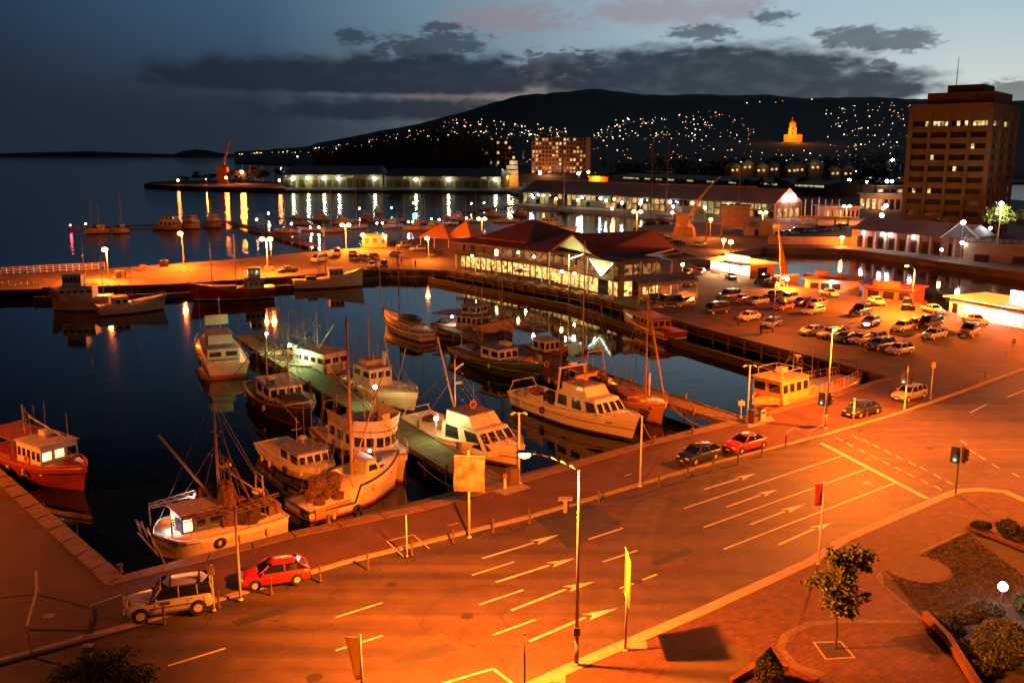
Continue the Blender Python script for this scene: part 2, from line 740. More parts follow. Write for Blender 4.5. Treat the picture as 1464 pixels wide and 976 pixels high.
def grain(mat, scale, lo, hi, brick=None):
    """finer grain over a ground material, and paver joints where it is laid in pavers"""
    t_ = mat.node_tree
    b_ = t_.nodes['Principled BSDF']
    c_ = t_.nodes.new('ShaderNodeTexCoord')
    n_ = t_.nodes.new('ShaderNodeTexNoise')
    n_.inputs['Scale'].default_value = scale
    n_.inputs['Detail'].default_value = 6
    n_.inputs['Roughness'].default_value = .75
    t_.links.new(c_.outputs['Object'], n_.inputs['Vector'])
    r_ = t_.nodes.new('ShaderNodeMapRange')
    for i, q in enumerate((.3, .7, lo, hi)):
        r_.inputs[i + 1].default_value = q
    t_.links.new(n_.outputs['Fac'], r_.inputs[0])
    src = b_.inputs['Base Color'].links[0].from_socket
    x_ = t_.nodes.new('ShaderNodeMix')
    x_.data_type = 'RGBA'
    x_.blend_type = 'MULTIPLY'
    x_.inputs[0].default_value = 1
    t_.links.new(src, x_.inputs[6])
    t_.links.new(r_.outputs[0], x_.inputs[7])
    out = x_.outputs[2]
    if brick:
        bk = t_.nodes.new('ShaderNodeTexBrick')
        bk.inputs['Color1'].default_value = (1.15, 1.1, 1.05, 1)
        bk.inputs['Color2'].default_value = (.82, .82, .82, 1)
        bk.inputs['Mortar'].default_value = (.55, .52, .5, 1)
        bk.inputs['Scale'].default_value = 1
        bk.inputs['Mortar Size'].default_value = .018
        bk.inputs['Brick Width'].default_value = brick[0]
        bk.inputs['Row Height'].default_value = brick[1]
        mp_ = t_.nodes.new('ShaderNodeMapping')
        mp_.inputs['Rotation'].default_value = (0, 0, -R(36))
        t_.links.new(c_.outputs['Object'], mp_.inputs[0])
        t_.links.new(mp_.outputs[0], bk.inputs['Vector'])
        y_ = t_.nodes.new('ShaderNodeMix')
        y_.data_type = 'RGBA'
        y_.blend_type = 'MULTIPLY'
        y_.inputs[0].default_value = 1
        t_.links.new(out, y_.inputs[6])
        t_.links.new(bk.outputs['Color'], y_.inputs[7])
        out = y_.outputs[2]
    t_.links.new(out, b_.inputs['Base Color'])
QUAY = pm('quay_bitumen', (.084, .036, .020), .8, var=.4, scale=.35, bump=.2, detail=8)
CAPS = pm('quay_capstone', (.17, .095, .06), .8, var=.35, scale=1.2, bump=.3, detail=6)
CONC = pm('kerb_concrete', (.26, .22, .18), .8, var=.25, scale=2.0, bump=.2)
PAVE = pm('brick_paving', (.088, .034, .018), .85, var=.35, scale=1.4, bump=.35, detail=8)
PAVL = pm('pale_paving', (.135, .085, .06), .85, var=.25, scale=1.6, bump=.3)
LINE = pm('road_paint', (.50, .46, .40), .6, var=.35, scale=2.2, detail=8)
PIERM = pm('wharf_bitumen', (.074, .038, .022), .85, var=.45, scale=.25, bump=.2, detail=8)
DARKW = pm('wet_timber', (.035, .026, .02), .8, var=.4, scale=2)
WOOD = pm('weathered_timber', (.15, .10, .065), .85, var=.45, scale=2.5, bump=.3)
JETG = pm('mossy_jetty_planks', (.12, .115, .055), .85, var=.45, scale=1.1, bump=.4, detail=8)

grain(QUAY, 9, .7, 1.3)
grain(PAVE, 12, .75, 1.25, (.62, .31))
grain(PIERM, 6, .7, 1.3)
grain(PAVL, 12, .75, 1.25, (.4, .4))
RZ = -.13
C0 = (-24.6, 53.6)
# road and everything near the camera stands on one slab
road = G().prism([(-170, -60), (260, -60), (260, 200), (150, 185), (78.3, 137.2), (44.5, 105.8), C0, (-43.6, 73.9), (-136, 175), (-170, 175)], -6, RZ)
struct(road.put('road', ASPH))

kerb_q = [(-160, -50), (-59.7, 20.7)] + PX((0, 945), (200, 890), (500, 802), (760, 738), (1000, 668), (1180, 622), (1290, 590), (1464, 528)) + [(100, 139), (150, 178)]
quay_edge = PX((1265, 540), (1180, 565), (1060, 598), (920, 632), (780, 672), (600, 722), (415, 760))
left_edge = [C0, (-43.6, 73.9), (-136, 175)]
W0 = 1.1     # width of the capstones


def offs(pts, d):
    """polyline shifted sideways by d (to its left)"""
    out = []
    for i, p in enumerate(pts):
        a = Vector(pts[max(i - 1, 0)])
        c = Vector(pts[min(i + 1, len(pts) - 1)])
        t_ = (c - a).normalized()
        out.append((p[0] - t_.y * d, p[1] + t_.x * d))
    return out


qe = quay_edge + [C0]
qe_in = offs(qe, W0)
le = [C0, (-43.6, 73.9), (-136, 175)]
le_in = offs(le, W0)
corner = (C0[0] - .35, C0[1] - 1.5)
qe_in[-1] = corner
le_in[0] = corner
kq_in = offs(kerb_q, .38)
quay = G().prism(kq_in + [(150, 184.5), (78.3, 137.2), (44.5, 105.8)] + [qe_in[0]] + qe_in[1:] + le_in[1:] + [(-160, 175)], RZ - .05, 0)
struct(quay.put('quayside_pavement', QUAY))


def strip(a, b_, z0, z1, name, mat):
    g = G()
    for i in range(len(a) - 1):
        A, B, C_, D = a[i], a[i + 1], b_[i + 1], b_[i]
        g.prism([A, B, C_, D], z0, z1)
    return struct(g.put(name, mat))


strip(kerb_q, kq_in, RZ - .06, .012, 'kerb', CONC)
g = G()


def capline(g, o, i_, step=2.6):
    for (a, b_), (c, d) in zip(zip(o, o[1:]), zip(i_, i_[1:])):
        a, b_, c, d = map(Vector, (a, b_, c, d))
        n = max(1, int((b_ - a).length / step))
        for k in range(n):
            s0, s1 = k / n + .004, (k + 1) / n - .004
            g.prism([tuple(a.lerp(b_, s0)), tuple(a.lerp(b_, s1)), tuple(c.lerp(d, s1)), tuple(c.lerp(d, s0))], -1.2, .06 + rnd.uniform(-.012, .012))


capline(g, qe, qe_in)
capline(g, le, le_in)
struct(g.put('quay_edge', CAPS))

# near footpath, kerb and garden
kerb_s = [(-40, 8), (-12, 30)] + PX((700, 1000), (750, 976), (830, 940), (1000, 868), (1150, 800), (1180, 782), (1200, 768), (1340, 708), (1365, 699), (1400, 697), (1440, 701), (1475, 716), (1600, 760))
ks_in = offs(kerb_s, -.75)
strip(kerb_s, ks_in, RZ - .06, .012, 'kerb', CONC)
struct(G().prism(ks_in + [(60, 20), (40, -20), (-40, -20)], RZ - .05, 0).put('footpath', PAVE))
g = G()
band = PX((1381, 757), (1258, 814), (1252, 822), (1261, 836), (1320, 888))
bi = offs(band, .7)
for i in range(len(band) - 1):
    g.sheet([band[i], band[i + 1], bi[i + 1], bi[i]], .008)
ring = PX((1316, 892), (1210, 890), (1160, 894), (1128, 910), (1122, 926), (1140, 948), (1180, 962))
ri = offs(ring, -.45)
for i in range(len(ring) - 1):
    g.sheet([ring[i], ring[i + 1], ri[i + 1], ri[i]], .008)
struct(g.put('path', PAVL))
g = G()
for q in (((945, 815), (1000, 805)),):
    pass
for (x, y) in ((795, 968), (912, 921)):
    c = P(x, y)
    g.sheet([(c.x - .5, c.y - .35), (c.x + .45, c.y - .5), (c.x + .5, c.y + .35), (c.x - .45, c.y + .5)], .009)
g.sheet(PX((700, 700), (745, 690), (760, 697), (722, 708)), .009)
g.sheet(PX((1070, 612), (1108, 601), (1102, 594), (1068, 604)), .009)
struct(g.put('paving_slab', CONC))

# painted markings
g = G()


def dash(a, b_, wd=.16, z=RZ + .005):
    a, b_ = P(*a), P(*b_)
    d = (b_ - a).xy.normalized()
    n = Vector((-d.y, d.x)) * wd / 2
    A, B = a.xy, b_.xy
    g.sheet([tuple(A - n), tuple(B - n), tuple(B + n), tuple(A + n)], z)


def arrow(a, b_, tip):
    dash(a, b_, .2)
    a, b_, tp = P(*a).xy, P(*b_).xy, P(*tip).xy
    d = (tp - b_).normalized()
    n = Vector((-d.y, d.x)) * .42
    g.sheet([tuple(b_ - n), tuple(tp), tuple(b_ + n), tuple(b_ + d * .5)], RZ + .005)


for a_, b_ in (((480, 879), (547, 858)), ((675, 819), (735, 800)), ((685, 861), (748, 840)), ((705, 904), (766, 882)), ((480, 926), (547, 905)),
               ((240, 948), (322, 923)), ((841, 768), (891, 752)), ((862, 800), (911, 784)), ((886, 838), (939, 818)), ((978, 724), (1205, 649)),
               ((1006, 751), (1239, 668)), ((1035, 782), (1279, 688)), ((1387, 588), (1411, 576)), ((1440, 566), (1480, 550)), ((630, 974), (705, 952)), ((705, 952), (734, 974))):
    dash(a_, b_)
for q in (((690, 795), (763, 773), (800, 761)), ((709, 829), (785, 805), (822, 795)), ((731, 869), (809, 839), (851, 828)), ((757, 913), (837, 879), (883, 866)),
          ((1007, 697), (1056, 682), (1081, 674)), ((1039, 722), (1087, 705), (1112, 697)), ((1073, 747), (1122, 728), (1152, 718)), ((1113, 776), (1164, 753), (1191, 744))):
    arrow(*q)
dash((1174, 631), (1326, 710), .42)
for row in ([(390, 610), (450, 640), (520, 675), (590, 710), (660, 745), (735, 780), (805, 815), (885, 855), (965, 890)],
            [(485, 597), (545, 622), (605, 650), (670, 682), (740, 716), (815, 750), (880, 780), (960, 822), (1030, 858)],
            [(1115, 628), (1165, 680), (1220, 715), (1300, 765), (1415, 815)]):
    for X, Y in row:
        x, y = 1104 + X / 4.067, 476 + Y / 4.067
        dash((x - 5, y - 2.8), (x + 5, y + 2.8), .14)
# bay outline on the quay
for a_, b_ in (((553, 773), (591, 764)), ((553, 773), (577, 795)), ((591, 764), (614, 784)), ((640, 751), (655, 747)), ((893, 680), (903, 677)), ((1125, 618), (1135, 611)), ((1135, 611), (1145, 614))):
    dash(a_, b_, .1, .006)
struct(g.put('road_marking', LINE))
# darker and paler patches of re-laid asphalt
g = G()
for q in (((760, 735), (835, 712), (890, 745), (815, 783)), ((1020, 690), (1060, 680), (1050, 672), (1012, 684)), ((560, 940), (640, 915), (655, 924), (575, 950)), ((930, 800), (985, 780), (992, 786), (938, 807)), ((330, 885), (420, 860), (428, 866), (338, 893)), ((1120, 690), (1150, 680), (1200, 706), (1165, 718))):
    g.sheet(PX(*q), RZ + .003)
struct(g.put('road_patch', pm('fresh_asphalt', (.03, .028, .027), .7, var=.3, scale=1)))

# round and square iron covers in the carriageway
g = G()
for x, y, r_ in ((450, 968, .42), (668, 880, .38), (910, 830, .4), (1068, 668, .38), (1240, 690, .4), (1330, 640, .4), (560, 835, .35)):
    c = P(x, y, RZ)
    g.lathe((c.x, c.y, RZ), [(r_, .002), (r_, .010), (.02, .012)], 16)
for i, (x, y) in enumerate(((420, 832), (690, 757), (985, 679), (1230, 613))):
    c = P(x, y, RZ)
    g.box((c.x, c.y - .3, RZ + .008), (.9, .4, .012), R(36))
struct(g.put('road_drain_cover', pm('cast_iron', (.025, .022, .02), .6, var=.3, scale=8)))
# manhole lids on the left quay
g = G()
for x, y in ((70, 880), (120, 910), (125, 922), (200, 965)):
    c = P(x, y)
    g.sheet([(c.x - .3, c.y - .25), (c.x + .3, c.y - .2), (c.x + .3, c.y + .25), (c.x - .3, c.y + .2)], .006)
struct(g.put('pavement_lid', CONC))

# ---------------------------------------------------------------- the pier with the restaurant and car park
strip_front = PX((640, 388), (540, 386), (410, 397), (250, 408), (60, 413), (-100, 418))
strip_back = PX((-100, 398), (150, 384), (330, 371), (420, 362), (560, 350)) + [(-42, 276), (-29.7, 294)]
pier_back = [(-14, 292), (20, 262), (44, 226), (44, 206), (50.3, 199)] + PX((1120, 401), (1190, 417), (1235, 425), (1305, 432), (1360, 446)) + [(74.9, 146.4), (78.3, 137.2)]
pier = thing('wharf', 'broad bitumen topped wharf on timber piles carrying restaurant and car park', 'wharf', (0, 0, 0))
G().prism([(44.5, 105.8)] + [tuple(P(1000, 470)[:2]), tuple(P(850, 425)[:2])] + strip_front + strip_back + pier_back, -.7, 0).put('deck', PIERM, pier)
front = [Vector(p) for p in [(44.5, 105.8), P(1000, 470)[:2], P(850, 425)[:2]] + strip_front[:5]]
g = G()
npile = 0
for a_, b_ in zip(front, front[1:]):
    n = max(1, round((b_ - a_).length / 3.4))
    d = (b_ - a_).normalized()
    nrm = Vector((-d.y, d.x))
    for k in range(n):
        p = a_ + (b_ - a_) * (k / n)
        q = p + nrm * .2
        if npile < 96:
            G().tube((q.x, q.y, -4), (q.x, q.y, rnd.uniform(-.15, .12)), .19, .17, 8).put('pile', WOOD if npile < 60 else DARKW, pier)
            npile += 1
    g.bar((a_.x - nrm.x * .3, a_.y - nrm.y * .3, -1.1), (b_.x - nrm.x * .3, b_.y - nrm.y * .3, -1.1), .3, .3)
    g.bar((a_.x - nrm.x * .2, a_.y - nrm.y * .2, .16), (b_.x - nrm.x * .2, b_.y - nrm.y * .2, .16), .3, .28)
g.put('edge_beam', WOOD, pier)
# dark wall added so the gap below the deck looks dark
g = G()
inn = offs([tuple(v) for v in front], 6.0)
for a_, b_ in zip(inn, inn[1:]):
    g.bar((*a_, -2.4), (*b_, -2.4), .4, 3.4)
g.put('long_wall', DARKW, pier)

# far quay with crane, and the land beyond the inner basin
FQ = PX((905, 332), (960, 352), (985, 372), (1090, 353), (1215, 356), (1464, 390), (1600, 410)) + [(300, 240), (300, 700), (120, 700), (120, 440)] + PX((1090, 316), (960, 320), (905, 325))
struct(G().prism(FQ, -5, 0).put('far_quay_ground', pm('far_concrete', (.13, .10, .075), .85, var=.35, scale=.2, bump=.1, detail=6)))
FAR = [P(740, 283), P(1120, 305), P(1120, 296)]
struct(G().prism(PX((742, 290), (900, 300), (1130, 308)) + [(150, 470), (150, 900), (700, 900), (700, 1500), (-180, 1500), (-200, 800)] + PX((405, 271), (720, 271), (742, 278)), -5, -.02).put('far_shore_ground', pm('far_ground', (.06, .05, .045), .9, scale=.1)))
# ---------------------------------------------------------------- cars
GLASS = pm('car_glass', (.012, .013, .015), .06, var=.1, spec=.8)
TYRE = pm('tyre_rubber', (.015, .014, .013), .85)
RIM = pm('alloy', (.50, .48, .45), .35, metal=.1, var=.15)
TRIM = pm('black_trim', (.02, .02, .02), .6)
HLAMP = pm('headlight_glass', (.6, .6, .58), .12, spec=.9)
TLAMP = pm('taillight_plastic', (.35, .02, .015), .2)
PLATE = pm('number_plate', (.6, .58, .45), .5)
CAR = {
    # kind: L, W, H, belt, hood z, boot z, [rear glass base, roof rear, roof front, screen base], wheel r, ground clearance
    'sedan': (4.6, 1.74, 1.42, .92, .84, .93, (-1.75, -1.05, .35, 1.05), .31, .2),
    'hatch': (4.15, 1.70, 1.43, .92, .84, .92, (-1.98, -1.35, .40, 1.02), .31, .2),
    'wagon': (4.7, 1.76, 1.48, .93, .86, .93, (-2.25, -1.95, .35, 1.0), .31, .2),
    'four_wheel_drive': (4.75, 1.9, 1.92, 1.16, 1.12, 1.16, (-2.33, -2.22, .40, .92), .40, .34),
    'van': (4.6, 1.78, 1.95, 1.1, 1.05, 1.1, (-2.25, -2.15, 1.2, 1.75), .33, .25),
    'ute': (4.9, 1.76, 1.5, .95, .88, .9, (-.55, -.40, .45, 1.05), .33, .24),
    'coupe': (4.35, 1.70, 1.34, .88, .80, .9, (-1.95, -.85, .25, .98), .31, .18),
}
CARMESH = {}


def car_meshes(kind):
    if kind in CARMESH:
        return CARMESH[kind]
    L, W, H, bz, hz, tz, (xb, xr, xf, xw), wr, gc = CAR[kind]
    h, w = L / 2, W / 2
    wx = (-h + .78 + wr * .2, h - .80)
    out = {}
    # body tub, lofted from tail to nose
    st = [(-h, gc + .18, tz - .28, .84), (-h + .05, gc + .06, tz - .10, .92), (-h + .22, gc, tz - .01, .97), (xb - .05 if xb > -h + .3 else -h + .35, gc, tz, .99),
          (-.2, gc - .02, bz, 1.0), (xw, gc, bz - .01 if kind != 'van' else bz, .99), (xw + (h - xw) * .55, gc, hz, .97), (h - .16, gc + .02, hz - .10, .92), (h - .03, gc + .1, hz - .24, .85), (h, gc + .16, hz - .34, .8)]
    rings = []
    for x, z0, z1, k in st:
        q = w * k
        zm = z0 + (z1 - z0) * .55
        rings.append([(x, -q * .9, z0), (x, -q, z0 + .1), (x, -q, zm), (x, -q * .97, z1 - .05), (x, -q * .88, z1), (x, -q * .4, z1 + .025), (x, q * .4, z1 + .025), (x, q * .88, z1), (x, q * .97, z1 - .05), (x, q, zm), (x, q, z0 + .1), (x, q * .9, z0)])
    g = G().loft(rings)
    # side mirrors
    for s in (-1, 1):
        g.box((xw - .22, s * (w + .07), bz + .08), (.12, .16, .13))
    out['body'] = (g.mesh('body', TRIM, True), None)
    # glasshouse
    top = H - .05
    wb, wt = w * .90, w * .72
    if kind in ('van', 'four_wheel_drive'):
        wt = w * .82
    lo = [(xb, -wb * .94, tz), (xw, -wb, bz), (xw, wb, bz), (xb, wb * .94, tz)]
    hi = [(xr, -wt, top), (xf, -wt, top), (xf, wt, top), (xr, wt, top)]
    fs = [(0, 1, 5, 4), (1, 2, 6, 5), (2, 3, 7, 6), (3, 0, 4, 7), (4, 5, 6, 7)]
    out['glazing'] = (G().add(lo + hi, fs).mesh('glazing', GLASS), GLASS)
    g = G()
    e = .015
    n_ = 5
    rr = []
    for i in range(n_):
        f_ = i / (n_ - 1)
        x = xr - .06 + (xf + .06 - xr + .06) * f_
        zt = H - .05 * (2 * f_ - 1) ** 2 - (.02 if i in (0, n_ - 1) else 0)
        rr.append([(x, -wt - e, top - .05), (x, -wt + .06, zt - .015), (x, 0, zt + .012), (x, wt - .06, zt - .015), (x, wt + e, top - .05)])
    g.loft(rr)
    pw = .075
    for s in (-1, 1):
        for a_, b_, k_ in ((lo[0], hi[0], 1.3), (lo[1], hi[1], 1.0)):
            a_ = Vector(a_)
            b_ = Vector(b_)
            a_.y, b_.y = s * abs(a_.y), s * abs(b_.y)
            g.bar(a_, b_, pw * k_, pw)
        xm = (xr + xf) / 2 - .05
        cols_ = [xm] if kind not in ('four_wheel_drive', 'wagon', 'van') else [xm + .45, xm - .55]
        for x in cols_:
            g.bar((x, s * (wb + .003), bz), (x, s * (wt + .006), top - .02), pw, .03)
    out['roof'] = (g.mesh('roof', TRIM, True), None)
    if kind == 'ute':
        g = G().box((-h + .95, 0, tz + .01), (1.7, W * .82, .06))
        out['tray'] = (g.mesh('tray', TRIM), TRIM)
    # wheels
    g = G().lathe((0, 0, 0), [(.02, -.1), (wr * .8, -.1), (wr, -.07), (wr, .07), (wr * .8, .1), (.02, .1)], 16, 0, 'y')
    out['wheel'] = (g.mesh('wheel', TYRE, True), TYRE)
    g = G()
    for s in (-1, 1):
        g.lathe((0, s * .102, 0), [(.01, -.006), (wr * .62, -.006), (wr * .62, .006), (.01, .012)], 12, 0, 'y')
        for k in range(5):
            a_ = k * 2 * math.pi / 5
            g.box((math.cos(a_) * wr * .34, s * .108, math.sin(a_) * wr * .34), (.05, .014, .05))
    out['rim'] = (g.mesh('rim', RIM), RIM)
    out['headlight'] = (G().box((0, 0, 0), (.10, .34, .13)).mesh('headlight', HLAMP), HLAMP)
    out['taillight'] = (G().box((0, 0, 0), (.08, .26, .16)).mesh('taillight', TLAMP), TLAMP)
    out['number_plate'] = (G().box((0, 0, 0), (.02, .38, .12)).mesh('number_plate', PLATE), PLATE)
    g = G()
    sx = [xw - .12, (xr + xf) / 2 - .05, xb + .45 if kind != 'ute' else xb]
    for s in (-1, 1):
        for x in sx:
            g.box((x, s * (w + .001), (gc + bz) / 2 + .08), (.018, .014, (bz - gc) * .72))
        g.box(((sx[0] + sx[-1]) / 2, s * (w + .001), gc + .13), (sx[0] - sx[-1], .02, .03))
        for x in sx[:2]:
            g.box((x - .22, s * (w + .008), bz - .12), (.17, .02, .035))
    g.box((h - .30, 0, hz - .055), (.02, W * .78, .02))
    out['door_seam'] = (g.mesh('door_seam', TRIM), TRIM)
    out['grille'] = (G().box((h - .02, 0, hz - .30), (.10, W * .36, .10)).mesh('grille', TRIM), TRIM)
    out['bumper'] = (G().box((h + .0, 0, gc + .16), (.12, W * .86, .14)).box((-h, 0, gc + .2), (.12, W * .86, .14)).mesh('bumper', TRIM), TRIM)
    # wheel arches: dark wells round each wheel
    g = G().lathe((0, 0, 0), [(.02, -.03), (wr + .07, -.03), (wr + .07, .025), (.02, .025)], 14, 0, 'y')
    out['wheel_arch'] = (g.mesh('wheel_arch', TRIM), TRIM)
    CARMESH[kind] = (out, wx, (h, w, wr, gc, hz, tz))
    return CARMESH[kind]


PAINT = {}


def paint(c):
    k = 'car_paint_%d_%d_%d' % tuple(int(v * 255) for v in c)
    return pm(k, c, .32, var=.06, coat=.7, scale=1)


HLIT = em('lit_headlight', (1, .9, .7), 60)
TLIT = em('lit_taillight', (1, .03, .01), 25)


def car(kind, colr, label, loc, rz, group=None, lit=False, name=None, cat='car'):
    ms, wx, (h, w, wr, gc, hz, tz) = car_meshes(kind)
    t = thing(name or {'four_wheel_drive': 'four_wheel_drive', 'van': 'parked_van', 'ute': 'utility_truck'}.get(kind, 'parked_car'), label, cat, loc, rz, group)
    pt = paint(colr)

    def part(n, par, l=(0, 0, 0), rot=0, mat=None):
        me, mm = ms[n]
        o = bpy.data.objects.new(n, me)
        col.objects.link(o)
        o.parent = par
        o.location = l
        o.rotation_euler = (0, 0, rot)
        mat = mat or (pt if mm is None else None)
        if mat:
            o.material_slots[0].link = 'OBJECT'
            o.material_slots[0].material = mat
        return o
    for n in ('body', 'glazing', 'roof', 'bumper', 'door_seam', 'grille') + (('tray',) if 'tray' in ms else ()):
        part(n, t)
    for x in wx:
        for s in (-1, 1):
            wl = part('wheel', t, (x, s * (w - .075), wr))
            part('rim', wl)
            part('wheel_arch', t, (x, s * (w - .02), wr + .02))
    for s in (-1, 1):
        part('headlight', t, (h - .06, s * w * .62, hz - .2), -s * -.18, HLIT if lit else None)
        part('taillight', t, (-h + .03, s * w * .70, tz - .2), 0, TLIT if lit else None)
    part('number_plate', t, (h + .065, 0, gc + .17))
    part('number_plate', t, (-h - .02, 0, tz - .36))
    return t


RK = R(36)             # the street's bearing
LFT = RK + math.pi     # facing down the street, to the left
Q = lambda x, y, z=0: tuple(P(x, y, z))


def mid(a, b_):
    return tuple((P(*a) + P(*b_)) / 2)


t4 = car('four_wheel_drive', (.50, .49, .48), 'big white four wheel drive with roof bars parked on the quay by the kerb', mid((205, 884), (282, 862)), R(20) + math.pi, name='four_wheel_drive', cat='four wheel drive')
g = G()
for x in (-.1, -1.7):
    g.tube((x, -.86, 1.93), (x, .86, 1.93), .03, n=6)
    g.box((x, .0, 1.955), (.09, 1.9, .05))
g.put('roof_rack_bar', TRIM, t4)
G().tube((1.05, .98, 1.1), (.72, .93, 1.95), .045, n=8).tube((.72, .93, 1.95), (.95, .93, 2.08), .06, n=8).put('snorkel', TRIM, t4)
G().bar((2.42, -.85, .75), (2.42, .85, .75), .09, .3).tube((2.44, -.5, .6), (2.44, -.5, 1.15), .035).tube((2.44, .5, .6), (2.44, .5, 1.15), .035).tube((2.44, -.5, 1.15), (2.44, .5, 1.15), .035).put('bull_bar', RIM, t4)
G().tube((2.45, .7, .9), (2.5, .72, 2.3), .012).put('aerial', TRIM, t4)
for sy in (-1, 1):
    G().box((.25, sy * .955, .98), (.55, .006, .2)).put('door_emblem', pm('blue_emblem', (.08, .09, .16), .5), t4)
    G().box((-.4, sy * .962, .75), (2.9, .012, .06)).put('side_moulding', TRIM, t4)

car('hatch', (.42, .018, .012), 'bright red hatchback parked on the quay behind the white four wheel drive', mid((365, 840), (422, 822)), R(20) + math.pi)
car('hatch', (.02, .025, .06), 'dark blue hatchback parked on the quay ahead of the orange red sedan', mid((985, 662), (1012, 653)), LFT)
car('sedan', (.50, .035, .015), 'orange red sedan parked nose to tail behind the dark blue hatchback', mid((1045, 647), (1085, 636)), LFT)
car('sedan', (.015, .015, .016), 'black sedan parked at the kerb between two traffic light poles', mid((1213, 597), (1250, 587)), LFT)
car('wagon', (.32, .32, .33), 'silver station wagon parked on the quay beside the second traffic light', mid((1283, 574), (1315, 565)), LFT)
# ---------------------------------------------------------------- car park on the wharf
SEA = math.atan2(-.5, -.86)     # bonnet towards the basin
cp = 'cars in the wharf car park'
DK, BK, WH, SV, RD = (.02, .022, .03), (.014, .014, .016), (.46, .45, .44), (.26, .26, .28), (.35, .02, .012)
CREAM, GREY, BLUE, MAR, BRN, ORG, LILAC, SBL = (.46, .40, .26), (.13, .12, .12), (.03, .045, .10), (.14, .012, .012), (.15, .09, .06), (.45, .14, .05), (.36, .30, .34), (.24, .28, .34)
LOT = [
    ('sedan', DK, 935, 430, 0, 'dark sedan parked at the corner post of the restaurant'),
    ('van', BLUE, 956, 437, 0, 'dark blue van parked beside the silver wagon near the awning'),
    ('wagon', SV, 977, 437, .1, 'silver wagon at the wharf edge beside the dark blue van'),
    ('van', BK, 1024, 448, 0, 'black van parked alone near the wharf edge beside the cream sedan'),
    ('sedan', CREAM, 1070, 457, .2, 'cream sedan by the person standing on the wharf edge'),
    ('wagon', GREY, 1102, 467, .35, 'grey station wagon at the wharf edge just past the cream sedan'),
    ('four_wheel_drive', BRN, 1041, 428, 0, 'brown four wheel drive heading the middle row beside a red sedan'),
    ('sedan', RD, 1062, 432, 0, 'bright red sedan between the brown four wheel drive and a silver sedan'),
    ('sedan', SV, 1083, 434, .1, 'silver sedan beside the bright red one in the middle row'),
    ('hatch', DK, 1106, 426, 0, 'dark hatchback behind the maroon coupe in the middle row'),
    ('wagon', SBL, 1126, 430, .15, 'silver blue wagon parked between two dark cars mid car park'),
    ('coupe', RD, 1120, 442, .2, 'red coupe parked in front of the silver blue wagon'),
    ('hatch', MAR, 1147, 436, .1, 'maroon hatchback beside an orange tinted hatchback mid car park'),
    ('hatch', ORG, 1167, 438, .1, 'orange hatchback at the end of the middle row'),
    ('wagon', WH, 1162, 448, .1, 'white wagon standing alone in front of the orange hatchback'),
    ('sedan', BK, 1045, 399, 1.0, 'black sedan stopped right in front of the bright kiosk'),
    ('four_wheel_drive', BK, 1090, 405, .4, 'black four wheel drive parked beside the kiosk wall'),
    ('four_wheel_drive', DK, 1110, 410, .4, 'second dark four wheel drive from the kiosk wall by the water'),
    ('sedan', GREY, 985, 408, .6, 'dark grey sedan tucked under the end of the awning'),
    ('hatch', ORG, 982, 393, .6, 'orange red hatchback parked behind the awning beside the kiosk lane'),
    ('sedan', RD, 1001, 392, .6, 'red sedan nearest the kiosk in the lane behind the awning'),
    ('ute', WH, 1185, 423, 1.2, 'white utility parked in front of the floating stall with the lit lamp'),
    ('sedan', CREAM, 1253, 435, 1.0, 'cream white sedan parked beside the red roofed stall'),
    ('four_wheel_drive', BK, 1230, 450, .2, 'black four wheel drive behind the maroon sedan'),
    ('sedan', MAR, 1245, 464, .3, 'maroon sedan parked in the middle of the lot near the street lamp glow'),
    ('sedan', WH, 1162, 478, 0, 'white sedan first in the slanted row by the wharf edge'),
    ('wagon', WH, 1188, 482, 0, 'white wagon second in the slanted row by the wharf edge'),
    ('sedan', DK, 1210, 488, 0, 'dark sedan third in the slanted row by the wharf edge'),
    ('sedan', LILAC, 1232, 490, 0, 'lilac silver sedan in the slanted row between two dark cars'),
    ('hatch', (.42, .25, .2), 1251, 488, .1, 'pinkish hatchback peeping out behind the lilac silver sedan'),
    ('wagon', BK, 1258, 498, 0, 'black wagon second from the end of the slanted row'),
    ('hatch', WH, 1286, 505, 0, 'white hatchback at the open end of the slanted row'),
    ('wagon', WH, 1290, 472, .2, 'white wagon heading the back row under the tall car park lamp'),
    ('sedan', MAR, 1309, 468, .2, 'dark maroon sedan squeezed between the white wagon and a black van'),
    ('van', BK, 1330, 468, .1, 'black van with brown bonnet parked in the back row'),
    ('sedan', SBL, 1335, 483, .1, 'silver blue sedan nosing out of the back row below the black van'),
    ('four_wheel_drive', GREY, 1385, 480, .3, 'grey four wheel drive standing alone in front of the fish punt'),
    ('van', DK, 1297, 441, .6, 'dark van parked in front of the red roofed stall'),
    ('ute', WH, 1333, 447, 1.2, 'white utility with dark cab beside the dark van'),
    ('ute', WH, 1393, 462, 1.2, 'white utility parked under the bright windows of the fish punt'),
]
for k, c, x, y, d, lab in LOT:
    car(k, c, lab, Q(x, y), SEA + d, cp, cat={'van': 'van', 'ute': 'utility truck', 'four_wheel_drive': 'four wheel drive'}.get(k, 'car'))
sg = 'cars parked on the lit far wharf'
